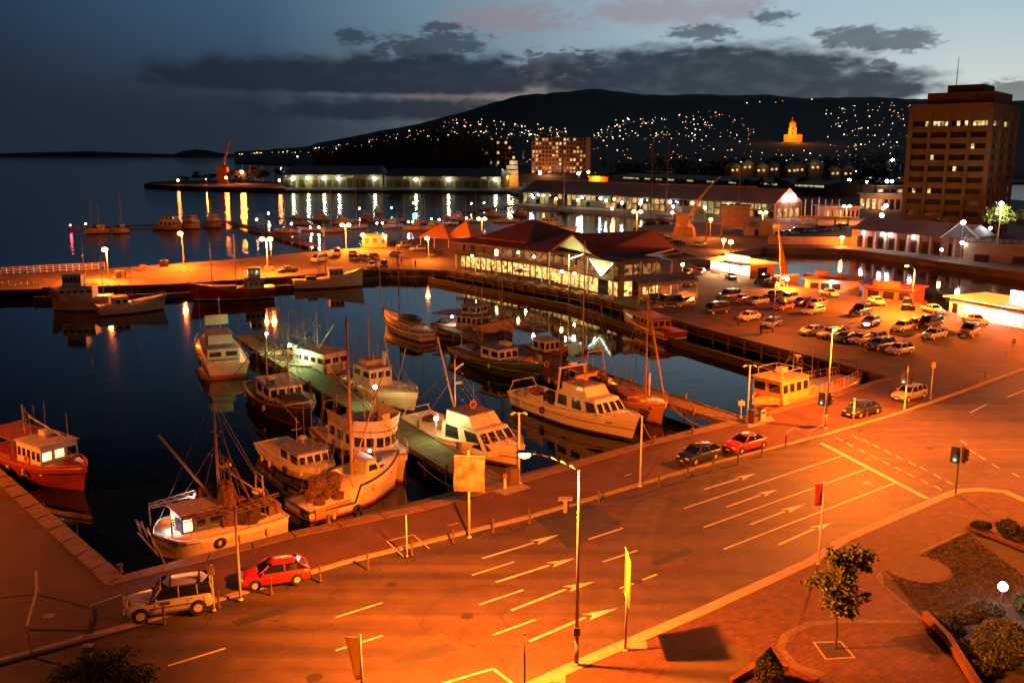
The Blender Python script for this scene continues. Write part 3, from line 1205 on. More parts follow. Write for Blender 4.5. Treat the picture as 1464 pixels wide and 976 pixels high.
for k, c, x, y, d, lab in [
    ('van', WH, 457, 374, .5, 'white van alone in the middle of the orange lit wharf'),
    ('ute', GREY, 411, 389, .2, 'grey utility beside the white moored fishing boat on the lit wharf'),
    ('van', WH, 482, 365, 1.3, 'white van at the back edge of the lit wharf by the double lamp'),
    ('wagon', SV, 505, 366, 1.4, 'silver wagon behind the row of dark cars by the small hut'),
    ('sedan', DK, 506, 371, 1.5, 'dark sedan first of three by the small lit hut'),
    ('sedan', BK, 520, 371, 1.5, 'black sedan in the middle of three by the small lit hut'),
    ('sedan', MAR, 535, 370, 1.5, 'maroon sedan last of three by the small lit hut'),
    ('hatch', WH, 532, 382, 1.0, 'white hatchback beside the dark wagon on the lit wharf'),
    ('wagon', DK, 549, 381, 1.2, 'dark wagon beside the white hatchback on the lit wharf'),
    ('van', SV, 577, 354, .3, 'silver van parked beside the orange tent'),
    ('wagon', WH, 597, 358, .3, 'white wagon parked in front of the orange tent'),
    ('sedan', GREY, 567, 367, 1.8, 'grey sedan driving down the lit wharf towards the tent'),
    ('sedan', DK, 625, 366, .5, 'dark sedan in front of the orange tent near the restaurant'),
]:
    car(k, c, lab, Q(x, y), SEA + d, sg)
# ---------------------------------------------------------------- boats
BWHITE = (.50, .485, .46)
DECKM = pm('worn_deck', (.16, .12, .09), .8, var=.4, scale=1.5, bump=.2)
DECKG = pm('grey_deck_paint', (.22, .21, .20), .7, var=.3, scale=1.5)
DECKB = pm('blue_deck_paint', (.04, .10, .36), .6, var=.3, scale=1.5)
DECKL = pm('lilac_deck_paint', (.22, .2, .26), .6, var=.25, scale=1.2)
HOUSEW = pm('boat_white_paint', BWHITE, .5, var=.16, scale=1.6, coat=.1, detail=6)
HOUSEC = pm('boat_cream_paint', (.58, .48, .34), .5, var=.2, scale=1.6)
HOUSEO = pm('boat_ochre_paint', (.5, .33, .14), .55, var=.3, scale=1.6)
ROOFM = pm('cabin_roof_paint', (.34, .30, .31), .7, var=.3, scale=1.2)
ROOFR = pm('red_oxide_paint', (.20, .045, .03), .7, var=.3, scale=1.2)
ROOFB = pm('blue_grey_roof_paint', (.17, .18, .23), .7, var=.3, scale=1.2)
RAILM = pm('rubbing_strake', (.10, .06, .04), .7, var=.3)
RAILR = pm('red_rail_paint', (.28, .05, .03), .6, var=.3)
RAILW = pm('white_rail_paint', (.60, .57, .52), .6, var=.2)
SPAR = pm('varnished_spar', (.28, .16, .08), .5, var=.3)
STEEL = pm('galvanised_steel', (.36, .33, .30), .5, metal=.3, var=.35)
RUSTY = pm('rusty_steel', (.16, .08, .05), .8, var=.5, scale=5)
WIRE = pm('rigging_wire', (.12, .10, .09), .6)
PORT = pm('cabin_window_glass', (.015, .016, .018), .08, var=.1, spec=.8)
LITW = em('lit_cabin_window', (1, .72, .30), 2.2, True, .4)
NET = pm('tarred_net', (.05, .03, .022), .95, var=.5, scale=6, bump=.6)
ROPE = pm('rope_fibre', (.30, .22, .15), .9)
BUOY = pm('lifebuoy_orange', (.55, .10, .04), .6)
TARP = pm('cream_tarpaulin', (.5, .42, .32), .9, var=.2, bump=.3)


class Boat:
    def __init__(s, label, stern, bow, B, fa, ff, hull, deck=DECKM, rail=RAILM, transom=.75, bul=.55, inner=None, step=0, name='fishing_boat', cat='fishing boat', group='fishing boats moored in the dock', rake=.07, full=.45, z=WZ, flare=.82, Lscale=1.0):
        a, b_ = (P(*stern, z), P(*bow, z)) if len(stern) == 2 else (Vector(stern), Vector(bow))
        s.L = (b_ - a).length * Lscale
        mid_ = (a + b_) / 2
        s.rz = math.atan2(b_.y - a.y, b_.x - a.x)
        s.root = thing(name, label, cat, (mid_.x, mid_.y, z), s.rz, group)
        s.B, s.fa, s.ff, s.bul, s.tr, s.full = B, fa, ff, bul, transom, full
        s.step = step
        L = s.L
        n = 18
        rings, rail_o, rail_i, dk = [], [], [], []
        for i in range(n + 1):
            t_ = i / n
            hb = s.hb(t_)
            zt = s.sheer(t_)
            xd = -L / 2 + L * t_
            pinch = flare * (1 - .5 * max(0, (t_ - .55) / .45) ** 1.5)
            xw = -L / 2 + L * t_ * (1 - rake) + L * .01
            ring = []
            for zz, k in ((-.5, .55 * pinch), (-.1, .93 * pinch), (.35 * zt, pinch + (1 - pinch) * .25), (.7 * zt, pinch + (1 - pinch) * .6), (zt, 1)):
                f_ = max(0, zz) / zt
                ring.append((xw + (xd - xw) * f_, -hb * k, zz))
            full_ring = ring + [(x, -y, z_) for x, y, z_ in ring[::-1]]
            rings.append(full_ring)
            rail_o.append((xd, hb, zt))
            dk.append((xd, max(.0, hb - .10), zt - bul))
        g = G().loft(rings, closed=False, cap=False)
        nn = len(rings[0])
        g.add(rings[0], [tuple(range(nn))])
        # inner bulwark
        inn_ = [[(x, -max(0, y - .12), zt + .0) for x, y, zt in rail_o], [(x, -y, z_) for x, y, z_ in dk]]
        gi = G()
        for sgn in (1, -1):
            gi.loft([[(x, sgn * y, z_) for x, y, z_ in r] for r in inn_], closed=False, cap=False)
        gi.put('inner_bulwark', inner or hull, s.root)
        s.hull = g.put('hull', hull, s.root, smooth=False)
        for p in s.hull.data.polygons:
            p.use_smooth = len(p.vertices) == 4
        g = G()
        for i in range(n):
            a_, c_ = dk[i], dk[i + 1]
            g.quad((a_[0], -a_[1], a_[2]), (c_[0], -c_[1], c_[2]), (c_[0], c_[1], c_[2]), (a_[0], a_[1], a_[2]))
        g.put('deck', deck, s.root)
        g = G()
        for sgn in (1, -1):
            rr = []
            for x, y, z_ in rail_o:
                y0, y1 = sgn * (y + .05), sgn * max(0, y - .17)
                rr.append([(x, y0, z_ - .06), (x, y0, z_ + .05), (x, y1, z_ + .05), (x, y1, z_ - .06)])
            g.loft(rr)
        x, y, z_ = rail_o[0]
        g.box((x - .0, 0, z_), (.2, 2 * y, .1))
        g.put('gunwale', rail, s.root)

    def hb(s, t):
        if t < s.full:
            u = t / s.full
            return s.B / 2 * (s.tr + (1 - s.tr) * math.sin(u * math.pi / 2))
        u = (t - s.full) / (1 - s.full)
        return s.B / 2 * max(.015, (1 - u ** 2.3))

    def sheer(s, t):
        if s.step:
            return s.fa if t < s.step else s.fa + (s.ff - s.fa) * (.52 + .48 * ((t - s.step) / (1 - s.step)) ** 1.4)
        return s.fa + (s.ff - s.fa) * max(0, (t - .25) / .75) ** 1.6 + .12 * max(0, (.25 - t) / .25) ** 2

    def dz(s, t):
        return s.sheer(t) - s.bul

    def X(s, t):
        return -s.L / 2 + s.L * t

    def house(s, t0, t1, w, h, mat=HOUSEW, roof=ROOFM, nf=4, nsd=3, rake=.15, over=.18, z=None, lit=(), wz=(.48, .82), curve=0.0, name='wheelhouse', back=.0, flip=False, taper=.94):
        """deckhouse with windows set in front and side; flip: its front looks aft"""
        x0, x1 = s.X(t0), s.X(t1)
        z0 = s.dz((t0 + t1) / 2) - .15 if z is None else z
        hw = w / 2
        if flip:
            x0, x1 = x1, x0
        d = 1 if x1 > x0 else -1

        def ring(zf):
            xf = x1 + d * rake * h * (zf - .5) * -1 if rake else x1
            xb = x0 + d * back * h * zf
            k = 1 - (1 - taper) * zf
            pts = [(xb, -hw * k), (xf - d * curve, -hw * k)]
            if curve:
                for q in (-.66, -.33, 0, .33, .66):
                    pts.append((xf - d * curve * q * q, hw * k * q))
            pts += [(xf - d * curve, hw * k), (xb, hw * k)]
            return [(x, y, z0 + h * zf) for x, y in pts]
        a, b_ = ring(0), ring(1)
        wh = G().loft([a, b_]).put(name, mat, s.root)
        # roof
        rr = []
        for dz_, k in ((0, 1), (.07, 1.0), (.12, .9)):
            cx = (x0 + x1) / 2
            rr.append([(cx + (x - cx) * (1 + over / abs(x1 - x0) * 2) * (1 if k == 1 else .95), y * (1 + over / hw) * k, z0 + h + dz_) for x, y, _ in b_])
        G().loft(rr).put('cabin_roof', roof, wh)
        # windows: panels standing 12 mm proud
        idx = [0]

        def pane(p0, p1, q0, q1, u0, u1, v0, v1):
            """p0,p1: bottom corners of the wall; q0,q1: top corners"""
            p0, p1, q0, q1 = map(Vector, (p0, p1, q0, q1))
            f = lambda u, v: p0.lerp(p1, u).lerp(q0.lerp(q1, u), v)
            A, B_, C_, D = f(u0, v0), f(u1, v0), f(u1, v1), f(u0, v1)
            nrm = (B_ - A).cross(D - A).normalized()
            cen = Vector(((x0 + x1) / 2, 0, z0 + h / 2))
            if nrm.dot(A - cen) < 0:
                nrm = -nrm
            o_ = nrm * .015
            G().loft([[A - o_, B_ - o_, C_ - o_, D - o_], [A + o_, B_ + o_, C_ + o_, D + o_]]).put('window', LITW if idx[0] in lit else PORT, wh)
            idx[0] += 1
        k = len(a)
        v0, v1 = wz
        if curve:
            segs = [(i, i + 1) for i in range(1, k - 2)]
            for i, j in segs:
                pane(a[i], a[j], b_[i], b_[j], .1, .9, v0, v1)
        else:
            for i in range(nf):
                pane(a[1], a[2], b_[1], b_[2], (i + .14) / nf, (i + .86) / nf, v0, v1)
        for i in range(nsd):
            u0, u1 = (i + .15) / nsd, (i + .8) / nsd
            pane(a[1], a[0], b_[1], b_[0], u0, u1, v0, v1)
            pane(a[-2], a[-1], b_[-2], b_[-1], u0, u1, v0, v1)
        return wh

    def mast(s, t, h, r=.09, y=0, lean=0.0, mat=SPAR, z=None, name='mast', stays=True, cross=0, lean_y=0.0):
        x = s.X(t)
        z0 = s.dz(min(max(t, 0), 1)) if z is None else z
        tp = (x + lean, y + lean_y, z0 + h)
        G().tube((x, y, z0), tp, r, r * .6, 8).put(name, mat, s.root)
        if cross:
            G().bar((tp[0] - .02, -cross, z0 + h * .72), (tp[0] - .02, cross, z0 + h * .72), .07, .07).put('crosstree', mat, s.root)
        if stays:
            g = G()
            for tt, yy in ((1.0, 0), (.0, 0), (max(.05, t - .12), 1), (max(.05, t - .12), -1)):
                hb = s.hb(tt) if yy else 0
                g.tube(tp, (s.X(tt), yy * hb, s.sheer(tt)), .016, n=4)
            g.put('rigging', WIRE, s.root)
        return tp

    def spar(s, a, b_, r=.07, mat=SPAR, name='boom'):
        G().tube(a, b_, r, r * .8, 8).put(name, mat, s.root)

    def rails(s, t0, t1, h=.75, mat=STEEL, n=7, both=True):
        g = G()
        for sgn in ((1, -1) if both else (1,)):
            pts = []
            for i in range(n + 1):
                t_ = t0 + (t1 - t0) * i / n
                p = Vector((s.X(t_), sgn * (s.hb(t_) - .08), s.sheer(t_)))
                g.tube(p, p + Vector((0, 0, h)), .022, n=4)
                pts.append(p + Vector((0, 0, h)))
            g.pipe(pts, .024, 4)
            g.pipe([p - Vector((0, 0, h * .5)) for p in pts], .016, 4)
        g.put('handrail', mat, s.root)

    def aframe(s, t, w, h, mat=STEEL, lean=0, r=.07, name='gantry'):
        x, z0 = s.X(t), s.dz(t)
        g = G()
        for sgn in (1, -1):
            g.tube((x, sgn * w / 2, z0), (x + lean, sgn * w * .3, z0 + h), r, n=6)
        g.tube((x + lean, -w * .36, z0 + h), (x + lean, w * .36, z0 + h), r, n=6)
        g.put(name, mat, s.root)

    def blob(s, name, c, d, mat, seed=1, amp=.3):
        """heap of net or gear: a lumpy mound"""
        rg = random.Random(seed)
        n, k = 14, 6
        rings = []
        for j in range(k + 1):
            f_ = j / k
            rr = math.cos(f_ * math.pi / 2) ** .7
            rings.append([(c[0] + d[0] / 2 * rr * math.cos(2 * math.pi * i / n) * (1 + rg.uniform(-amp, amp)), c[1] + d[1] / 2 * rr * math.sin(2 * math.pi * i / n) * (1 + rg.uniform(-amp, amp)), c[2] + d[2] * math.sin(f_ * math.pi / 2) * (1 + rg.uniform(-amp * .6, amp * .6))) for i in range(n)])
        G().loft(rings).put(name, mat, s.root)

    def box(s, name, t, y, d, mat, dz=0.0, rz=0.0):
        G().box((s.X(t), y, s.dz(t) + d[2] / 2 + dz - .05), d, rz).put(name, mat, s.root, bevel=.03)

    def buoy(s, x, y, z, axis='x'):
        G().torus((x, y, z), .34, .09, 14, 6, axis=axis).put('lifebuoy', BUOY, s.root)

    def radar(s, x, y, z):
        G().tube((x, y, z), (x, y, z + .5), .05).lathe((x, y, z + .5), [(.1, 0), (.38, .03), (.38, .2), (.1, .26)], 12).put('radar', HOUSEW, s.root)


BLK, DGR, OXR = (.02, .018, .016), (.02, .05, .035), (.26, .025, .015)
NAVY = (.02, .03, .07)

# 1: dark red boat alongside the left quay
b1 = Boat('dark red hulled fishing boat with white wheelhouse tied to the side quay', (-46.9, 80.6, WZ), (-35.4, 72.4, WZ), 4.6, 1.75, 2.5, hullmat('hull_dark_red', (.17, .015, .010), None, BLK, .12), DECKM, RAILR, transom=.8, bul=.6)
wh = b1.house(.42, .70, 3.4, 2.45, roof=ROOFM, nf=3, nsd=5, lit=(0, 1), rake=-.05, wz=(.5, .8))
G().box((b1.X(.19), 0, b1.dz(.2) + 2.35), (b1.L * .40, 3.5, .09)).put('awning_roof', ROOFR, b1.root)
g = G()
for tt in (.03, .18, .36):
    for y in (-1.6, 1.6):
        g.tube((b1.X(tt), y, b1.dz(tt)), (b1.X(tt), y, b1.dz(tt) + 2.35), .04)
g.put('awning_post', STEEL, b1.root)
b1.mast(.30, 5.0, .07, mat=STEEL, stays=False, cross=.6)
b1.spar((b1.X(.34), .2, 5.2), (b1.X(.62), .9, 3.9), .06, STEEL)
b1.mast(.20, 4.3, .03, y=.9, mat=STEEL, stays=False, name='aerial')
b1.mast(.55, 4.9, .03, y=-1.2, mat=STEEL, stays=False, name='aerial')
b1.mast(.66, 4.6, .03, y=1.2, mat=STEEL, stays=False, name='aerial')
b1.box('life_raft', .52, .2, (1.0, .6, .5), HOUSEW, dz=2.62)
b1.buoy(b1.X(.55), -1.74, b1.dz(.5) + .95, 'y')
b1.rails(.05, .4, .5)

# 2: blue decked trawler rafted along the quay
b2 = Boat('trawler with bright blue deck and lattice gallows along the near quay', P(394, 756, WZ), P(222, 800, WZ), 5.4, 1.75, 1.95, hullmat('hull_pink_white', (.42, .36, .33), None, BLK, .15), DECKB, pm('pinkish_gunwale', (.52, .38, .30), .6, var=.25), transom=.95, full=.8, bul=.34, flare=.95, inner=DECKB)
wh = b2.house(.50, .82, 2.5, 1.9, mat=pm('blue_cabin_paint', (.05, .08, .22), .5, var=.2), roof=pm('pink_grey_roof', (.42, .33, .31), .7, var=.25), nf=2, nsd=3, lit=(0, 2, 3, 4), rake=0, wz=(.35, .85))
b2.mast(.46, 9.6, .13, mat=SPAR, cross=.7)
tp = (b2.X(.46), 0, 4.2)
b2.spar((b2.X(.47), 0, 2.9), (b2.X(.74), -5.2, 7.4), .1, SPAR)
b2.spar((b2.X(.46), 0, 6.0), (b2.X(.02), .5, 2.4), .06, SPAR)
b2.spar((b2.X(.0), 1.0, 3.2), (b2.X(.3), .6, 2.8), .06, RUSTY)
for i, (ta, tb, yy, zz) in enumerate(((.44, .95, -2.2, 3.2), (.05, .50, 1.6, 2.9), (.40, .9, 1.4, 3.0))):
    g = G()
    xa, xb = b2.X(ta), b2.X(tb)
    for dy in (0, .5):
        for dz_ in (0, .55):
            g.tube((xa, yy + dy, zz + dz_), (xb, yy + dy, zz + dz_ * .3), .04, n=5)
    for k in range(7):
        x = xa + (xb - xa) * k / 6
        x2 = xa + (xb - xa) * min(6, k + 1) / 6
        g.tube((x, yy, zz), (x2, yy, zz + .55 * (1 - .7 * k / 6)), .03, n=4)
        g.tube((x, yy + .5, zz), (x2, yy + .5, zz + .5 * (1 - .7 * k / 6)), .03, n=4)
    for x in (xa, xb):
        g.tube((x, yy, 1.0), (x, yy, zz), .05, n=5)
    g.put('lattice_boom', RUSTY, b2.root)
g = G()
for y in (-2.3, -.8, .8, 2.3):
    g.tube((b2.X(1.0), y, .6), (b2.X(1.06), y * .9, 3.0 - abs(y) * .3), .06, n=6)
g.tube((b2.X(1.06), -2.1, 2.4), (b2.X(1.06), 2.1, 2.4), .06)
g.tube((b2.X(1.05), -2.2, 1.4), (b2.X(1.05), 2.2, 1.4), .06)
g.put('stern_gallows', RUSTY, b2.root)
b2.blob('net_heap', (b2.X(.40), -.9, b2.dz(.4)), (2.0, 2.0, 2.0), NET, 3)
b2.blob('net_heap', (b2.X(.55), -1.7, b2.dz(.4)), (1.6, 1.4, 2.3), pm('brown_net', (.14, .07, .045), .95, var=.5, scale=5, bump=.6), 4)
b2.box('winch', .30, .6, (1.2, 1.4, 1.1), RUSTY)
b2.box('fish_box', .18, -.8, (.9, .6, .4), HOUSEC)
b2.box('hatch', .86, .3, (1.0, 1.1, .45), TARP)
G().ball((b2.X(.36), -.6, 5.6), .35, 10, sz=.5).put('radar_dome', HOUSEW, b2.root)
G().ball((b2.X(.36), -.2, 3.7), .4, 10, sz=.6).put('radar_dome', HOUSEW, b2.root)
G().ball((b2.X(.14), -.1, 3.3), .4, 10, sz=.6).put('radar_dome', HOUSEW, b2.root)
b2.aframe(.36, 1.8, 5.0, RUSTY, .3)
b2.aframe(.12, 2.0, 3.2, STEEL, 0)

# 3: high white bow, stacked with pots
b3 = Boat('fishing boat with high flared white bow and heaped pots beside the near quay', P(425, 737, WZ), P(572, 694, WZ), 5.0, .8, 3.2, hullmat('hull_white_orange', (.48, .42, .36), None, (.20, .04, .02), .25), DECKM, pm('blue_black_gunwale', (.05, .05, .08), .6), transom=.8, bul=.75, step=.40)
b3.house(.56, .72, 2.6, 2.0, roof=ROOFM, nf=0, nsd=1, rake=.5, back=.15, wz=(.55, .8), name='deckhouse')
b3.mast(.52, 13.8, .14, mat=SPAR, cross=.5)
b3.spar((b3.X(.52), 0, 2.4), (b3.X(.98), 1.6, 10.0), .07, SPAR)
b3.mast(.80, 3.0, .03, mat=STEEL, stays=False, name='aerial', y=.8)
b3.box('side_board', .20, -2.2, (3.2, .12, .8), pm('orange_board', (.48, .20, .06), .6, var=.25), dz=.25)
b3.blob('net_heap', (b3.X(.80), .3, b3.dz(.8)), (1.6, 1.6, .9), NET, 5)
b3.blob('net_heap', (b3.X(.76), -1.0, b3.dz(.76)), (1.4, 1.0, .8), NET, 6)
light((b3.X(.715), .0, b3.dz(.6) + 2.5), 60, WHITE, .06, b3.root)
G().ball((b3.X(.7), 0, b3.dz(.6) + 2.25), .11).put('deck_lamp', em('lamp_glass_warm', (1, .85, .6), 60), b3.root)
pots = 'round pots heaped on the white bowed boat'
rp = random.Random(5)
potg = G()
for zz in (.05, .3, .55):
    potg.torus((0, 0, zz), .48 - .1 * (zz > .5), .045, 10, 4, axis='z')
for k in range(10):
    a_ = k * .6283
    potg.tube((.48 * math.cos(a_), .48 * math.sin(a_), .05), (.38 * math.cos(a_), .38 * math.sin(a_), .55), .03, n=4)
potg.lathe((0, 0, .05), [(.44, 0), (.42, .2), (.34, .45)], 10)
potm = potg.mesh('craypot', pm('wicker', (.15, .075, .045), .9, var=.5, scale=6))
Mb3 = Matrix.Translation(b3.root.location) @ Matrix.Rotation(b3.rz, 4, 'Z')
for i in range(34):
    o = bpy.data.objects.new('craypot', potm)
    col.objects.link(o)
    lay = 0 if i < 15 else (1 if i < 27 else 2)
    q = Vector((b3.X(.33) + rp.uniform(-2.2, 1.6) * (1 - .2 * lay), .5 + rp.uniform(-1.3, 1.5) * (1 - .3 * lay), b3.dz(.3) + .45 + .58 * lay))
    o.location = Mb3 @ q
    o.rotation_euler = (rp.uniform(-.4, .4), rp.uniform(-.4, .4), rp.uniform(0, 6))
    tag(o, 'brown round pot in the heap on the deck behind the tall mast', 'pot', pots)

# 4: round fronted wheelhouse
b4 = Boat('white fishing boat with big curved wheelhouse front beside the mossy jetty', P(472, 628, WZ), P(583, 695, WZ), 5.6, 1.5, 2.9, hullmat('hull_cream_rust', (.46, .40, .36), None, (.2, .05, .03), .25), DECKM, RAILM, transom=.8)
wh = b4.house(.30, .74, 4.6, 2.7, roof=ROOFB, curve=1.7, nsd=3, rake=-.02, wz=(.5, .82), over=.05, taper=.97, name='wheelhouse')
# tall bulwark round the flying bridge
rr = []
zt = b4.dz(.52) - .15 + 2.8
for zf, k in ((0, 1.02), (1.0, 1.10)):
    pts = []
    for q in (-1, -.66, -.33, 0, .33, .66, 1):
        pts.append((b4.X(.74) + .1 * zf - 1.7 * q * q, 2.3 * k * q, zt + 1.0 * zf))
    rr.append([(b4.X(.32), -2.3 * k, zt + zf)] + pts + [(b4.X(.32), 2.3 * k, zt + zf)])
G().loft(rr, closed=False, cap=False).put('bridge_bulwark', HOUSEW, b4.root)
G().box((b4.X(.70), .35, zt + .75), (1.0, .7, 1.5)).put('searchlight_box', pm('orange_cream', (.5, .36, .22), .6), b4.root)
b4.mast(.50, 6.0, .05, mat=STEEL, z=zt, stays=False, name='aerial')
b4.spar((b4.X(.55), .2, zt + 1.0), (b4.X(.08), -1.2, zt + 4.6), .06, STEEL)
b4.rails(.70, .97, .6)
b4.box('winch', .84, 0, (.8, .9, .6), RUSTY)
b4.aframe(.12, 4.0, 3.6, RUSTY)

# 5: small white cabin boat
b5 = Boat('small white cabin boat squeezed outside the curved wheelhouse boat', P(388, 646, WZ), P(478, 700, WZ), 4.2, 1.1, 1.9, hullmat('hull_small_white', (.56, .48, .42), None, BLK, .12), DECKM, RAILW, transom=.8)
b5.house(.40, .72, 3.0, 1.75, roof=DECKL, nf=4, nsd=2, rake=.25, wz=(.45, .85), over=.2)
b5.mast(.46, 4.2, .05, mat=STEEL, stays=False, cross=.5)
b5.spar((b5.X(.5), 0, 4.4), (b5.X(.2), .3, 5.2), .04, STEEL)
b5.box('fish_box', .2, .4, (.8, .6, .4), BUOY)
b5.rails(.72, .96, .5)
b5.radar(b5.X(.5), .3, b5.dz(.5) + 1.7)

# 6: black hulled boat
b6 = Boat('black hulled fishing boat with long white foredeck house by the mossy jetty', P(372, 562, WZ), P(446, 618, WZ), 5.6, 1.5, 2.6, hullmat('hull_black', BLK, None, (.10, .03, .02), .2), DECKM, RAILR, transom=.7)
b6.house(.28, .56, 3.8, 2.3, roof=DECKL, nf=4, nsd=2, rake=-.08, over=.35, wz=(.5, .85))
b6.box('hatch_cover', .70, 0, (4.0, 2.9, .85), HOUSEC)
b6.box('dark_hatch', .69, 0, (3.3, 2.5, .25), pm('dark_hatch_cloth', (.05, .03, .025), .9), dz=.85)
b6.mast(.18, 8.5, .12, mat=SPAR)
b6.spar((b6.X(.18), 0, 7.4), (b6.X(-.10), -2.6, 2.0), .07, SPAR)
b6.spar((b6.X(.20), .4, 2.0), (b6.X(.30), 3.4, 6.2), .06, SPAR)
b6.radar(b6.X(.42), .3, b6.dz(.4) + 2.2)
b6.box('skylight', .38, -.7, (1.0, .8, .3), HOUSEW, dz=2.3)
b6.rails(.6, .97, .6)

# 7: white and red, seen over its stern
b7 = Boat('white motor boat with red and yellow lower hull lying stern on at the jetty end', P(327, 541, WZ), P(299, 497, WZ), 5.8, 1.8, 2.6, hullmat('hull_red_yellow', (.58, .38, .33), (.50, .32, .03), (.30, .03, .02), .45), DECKG, RAILW, transom=.92)
b7.house(.18, .62, 4.2, 2.0, roof=ROOFM, nf=2, nsd=3, rake=0, flip=True, wz=(.5, .8))
b7.house(.30, .52, 3.2, 1.2, roof=ROOFM, nf=0, nsd=1, rake=0, z=b7.dz(.4) + 2.0, name='upper_deckhouse', flip=True)
b7.box('stern_locker', .06, 0, (1.0, 3.2, .9), HOUSEC)
G().box((b7.X(.44), 0, 6.1), (.12, 3.0, 1.3)).box((b7.X(.44) - .07, 0, 6.1), (.03, 2.6, .35)).put('name_board', HOUSEC, b7.root)
b7.rails(.02, .95, .8)
b7.mast(.55, 7.5, .05, mat=STEEL, stays=False, y=-.7)
b7.mast(.5, 9.0, .03, mat=STEEL, stays=False, y=2.0, name='aerial')

# 8: lit white house behind the jetty
b8 = Boat('fishing boat with floodlit white house and steel gantry behind the mossy jetty', P(392, 520, WZ), P(492, 548, WZ), 5.2, 1.5, 2.5, hullmat('hull_grey_green', (.25, .26, .22), None, BLK, .2), DECKM, RAILW, transom=.8)
b8.house(.52, .90, 3.8, 2.4, nf=3, nsd=4, rake=0, wz=(.5, .75), over=.05)
b8.aframe(.20, 4.0, 7.0, RUSTY, .6)
b8.aframe(.38, 3.2, 6.8, RUSTY, -.5)
g = G()
for k in range(6):
    x = b8.X(.2) + k * .5
    g.tube((x, -1.4, 4.0), (x + .5, -1.0, 6.4), .04, n=4)
    g.tube((x + .5, 1.0, 4.0), (x, 1.3, 6.4), .04, n=4)
g.tube((b8.X(.12), -1.5, 4.0), (b8.X(.5), -1.5, 4.0), .06).tube((b8.X(.12), 1.5, 4.0), (b8.X(.5), 1.5, 4.0), .06)
g.put('net_gantry', RUSTY, b8.root)
b8.mast(.15, 8.6, .09, mat=RUSTY)
b8.mast(.66, 7.4, .09, mat=SPAR, cross=.5)
b8.box('funnel', .5, -1.7, (.5, .5, 2.9), HOUSEW)
light((b8.X(.44), -1.9, 3.6), 420, MERC, .08, b8.root)
G().ball((b8.X(.44), -1.9, 3.85), .2).put('deck_lamp', em('lamp_glass_green', (.85, 1, .8), 90), b8.root)

# 9: pale boat on the far side of the jetty
b9 = Boat('white fishing boat with upright wheelhouse and green lit foredeck past the jetty', P(506, 552, WZ), P(598, 592, WZ), 5.0, 1.4, 2.4, hullmat('hull_cream_nine', (.52, .44, .32), None, (.12, .03, .02), .2), pm('green_deck', (.14, .16, .07), .8, var=.4, scale=1.3), RAILW, transom=.8)
b9.house(.18, .46, 3.0, 2.9, nf=3, nsd=2, rake=0, wz=(.62, .85))
b9.box('upper_rail', .3, 0, (2.0, 2.2, .6), pm('pink_canvas', (.42, .22, .17), .8), dz=2.95)
b9.mast(.28, 9.5, .08, mat=SPAR)
b9.box('funnel', .40, 1.0, (.35, .35, 4.4), HOUSEC)
b9.box('fish_box', .62, .5, (1.0, .8, .6), HOUSEC)
b9.box('fish_box', .74, -.6, (1.0, .8, .5), HOUSEW)
b9.blob('gear_heap', (b9.X(.80), .4, b9.dz(.8)), (1.8, 1.5, .9), pm('pale_rope', (.32, .28, .18), .9, var=.5, scale=5), 9)
b9.spar((b9.X(.66), .0, b9.dz(.6)), (b9.X(.60), -.6, 7.8), .09, SPAR, 'derrick')
b9.spar((b9.X(.66), .0, 1.0), (b9.X(.78), .6, 6.8), .05, SPAR, 'derrick')
b9.rails(.5, .97, .5)

# 10: white boat with raked windscreen
b10 = Boat('white motor boat with raked windscreen and life ring on its roof by the mossy jetty', P(590, 612, WZ), P(750, 672, WZ), 5.4, 1.4, 2.3, hullmat('hull_white_ten', (.58, .48, .38), None, (.07, .04, .03), .25, .9, (.12, .07, .05)), pm('purple_grey_deck', (.13, .10, .13), .7, var=.3), RAILW, transom=.85)
b10.house(.44, .80, 4.3, 1.9, mat=HOUSEW, roof=HOUSEW, nf=4, nsd=2, rake=1.0, wz=(.22, .90), over=.0, taper=.85)
b10.house(.46, .68, 3.5, 1.15, roof=pm('violet_roof', (.16, .13, .20), .7, var=.3), nf=0, nsd=0, rake=.9, z=b10.dz(.6) + 1.7, over=.02, name='upper_cabin', taper=.9)
zz = b10.dz(.6) + 3.0
b10.mast(.42, 6.2, .07, mat=HOUSEW, z=2.4, stays=False, cross=0)
b10.spar((b10.X(.43), 0, 2.8), (b10.X(.40), -1.8, 11.0), .10, SPAR, 'derrick')
b10.spar((b10.X(.42), 0, 7.6), (b10.X(.46), .5, 8.2), .12, HOUSEW, 'flood_lamp')
b10.spar((b10.X(.42), 0, 6.2), (b10.X(.45), .5, 6.3), .16, HOUSEW, 'flood_lamp')
b10.buoy(b10.X(.55), .4, zz + .35, 'x')
b10.box('dark_hatch', .26, 0, (3.4, 3.0, .35), pm('hatch_green_grey', (.07, .08, .06), .8))
b10.rails(.76, .98, .75)
b10.aframe(.05, 4.4, 1.6, STEEL)
b10.blob('gear_heap', (b10.X(.43), -.7, 2.7), (1.1, 1.3, .8), NET, 12)

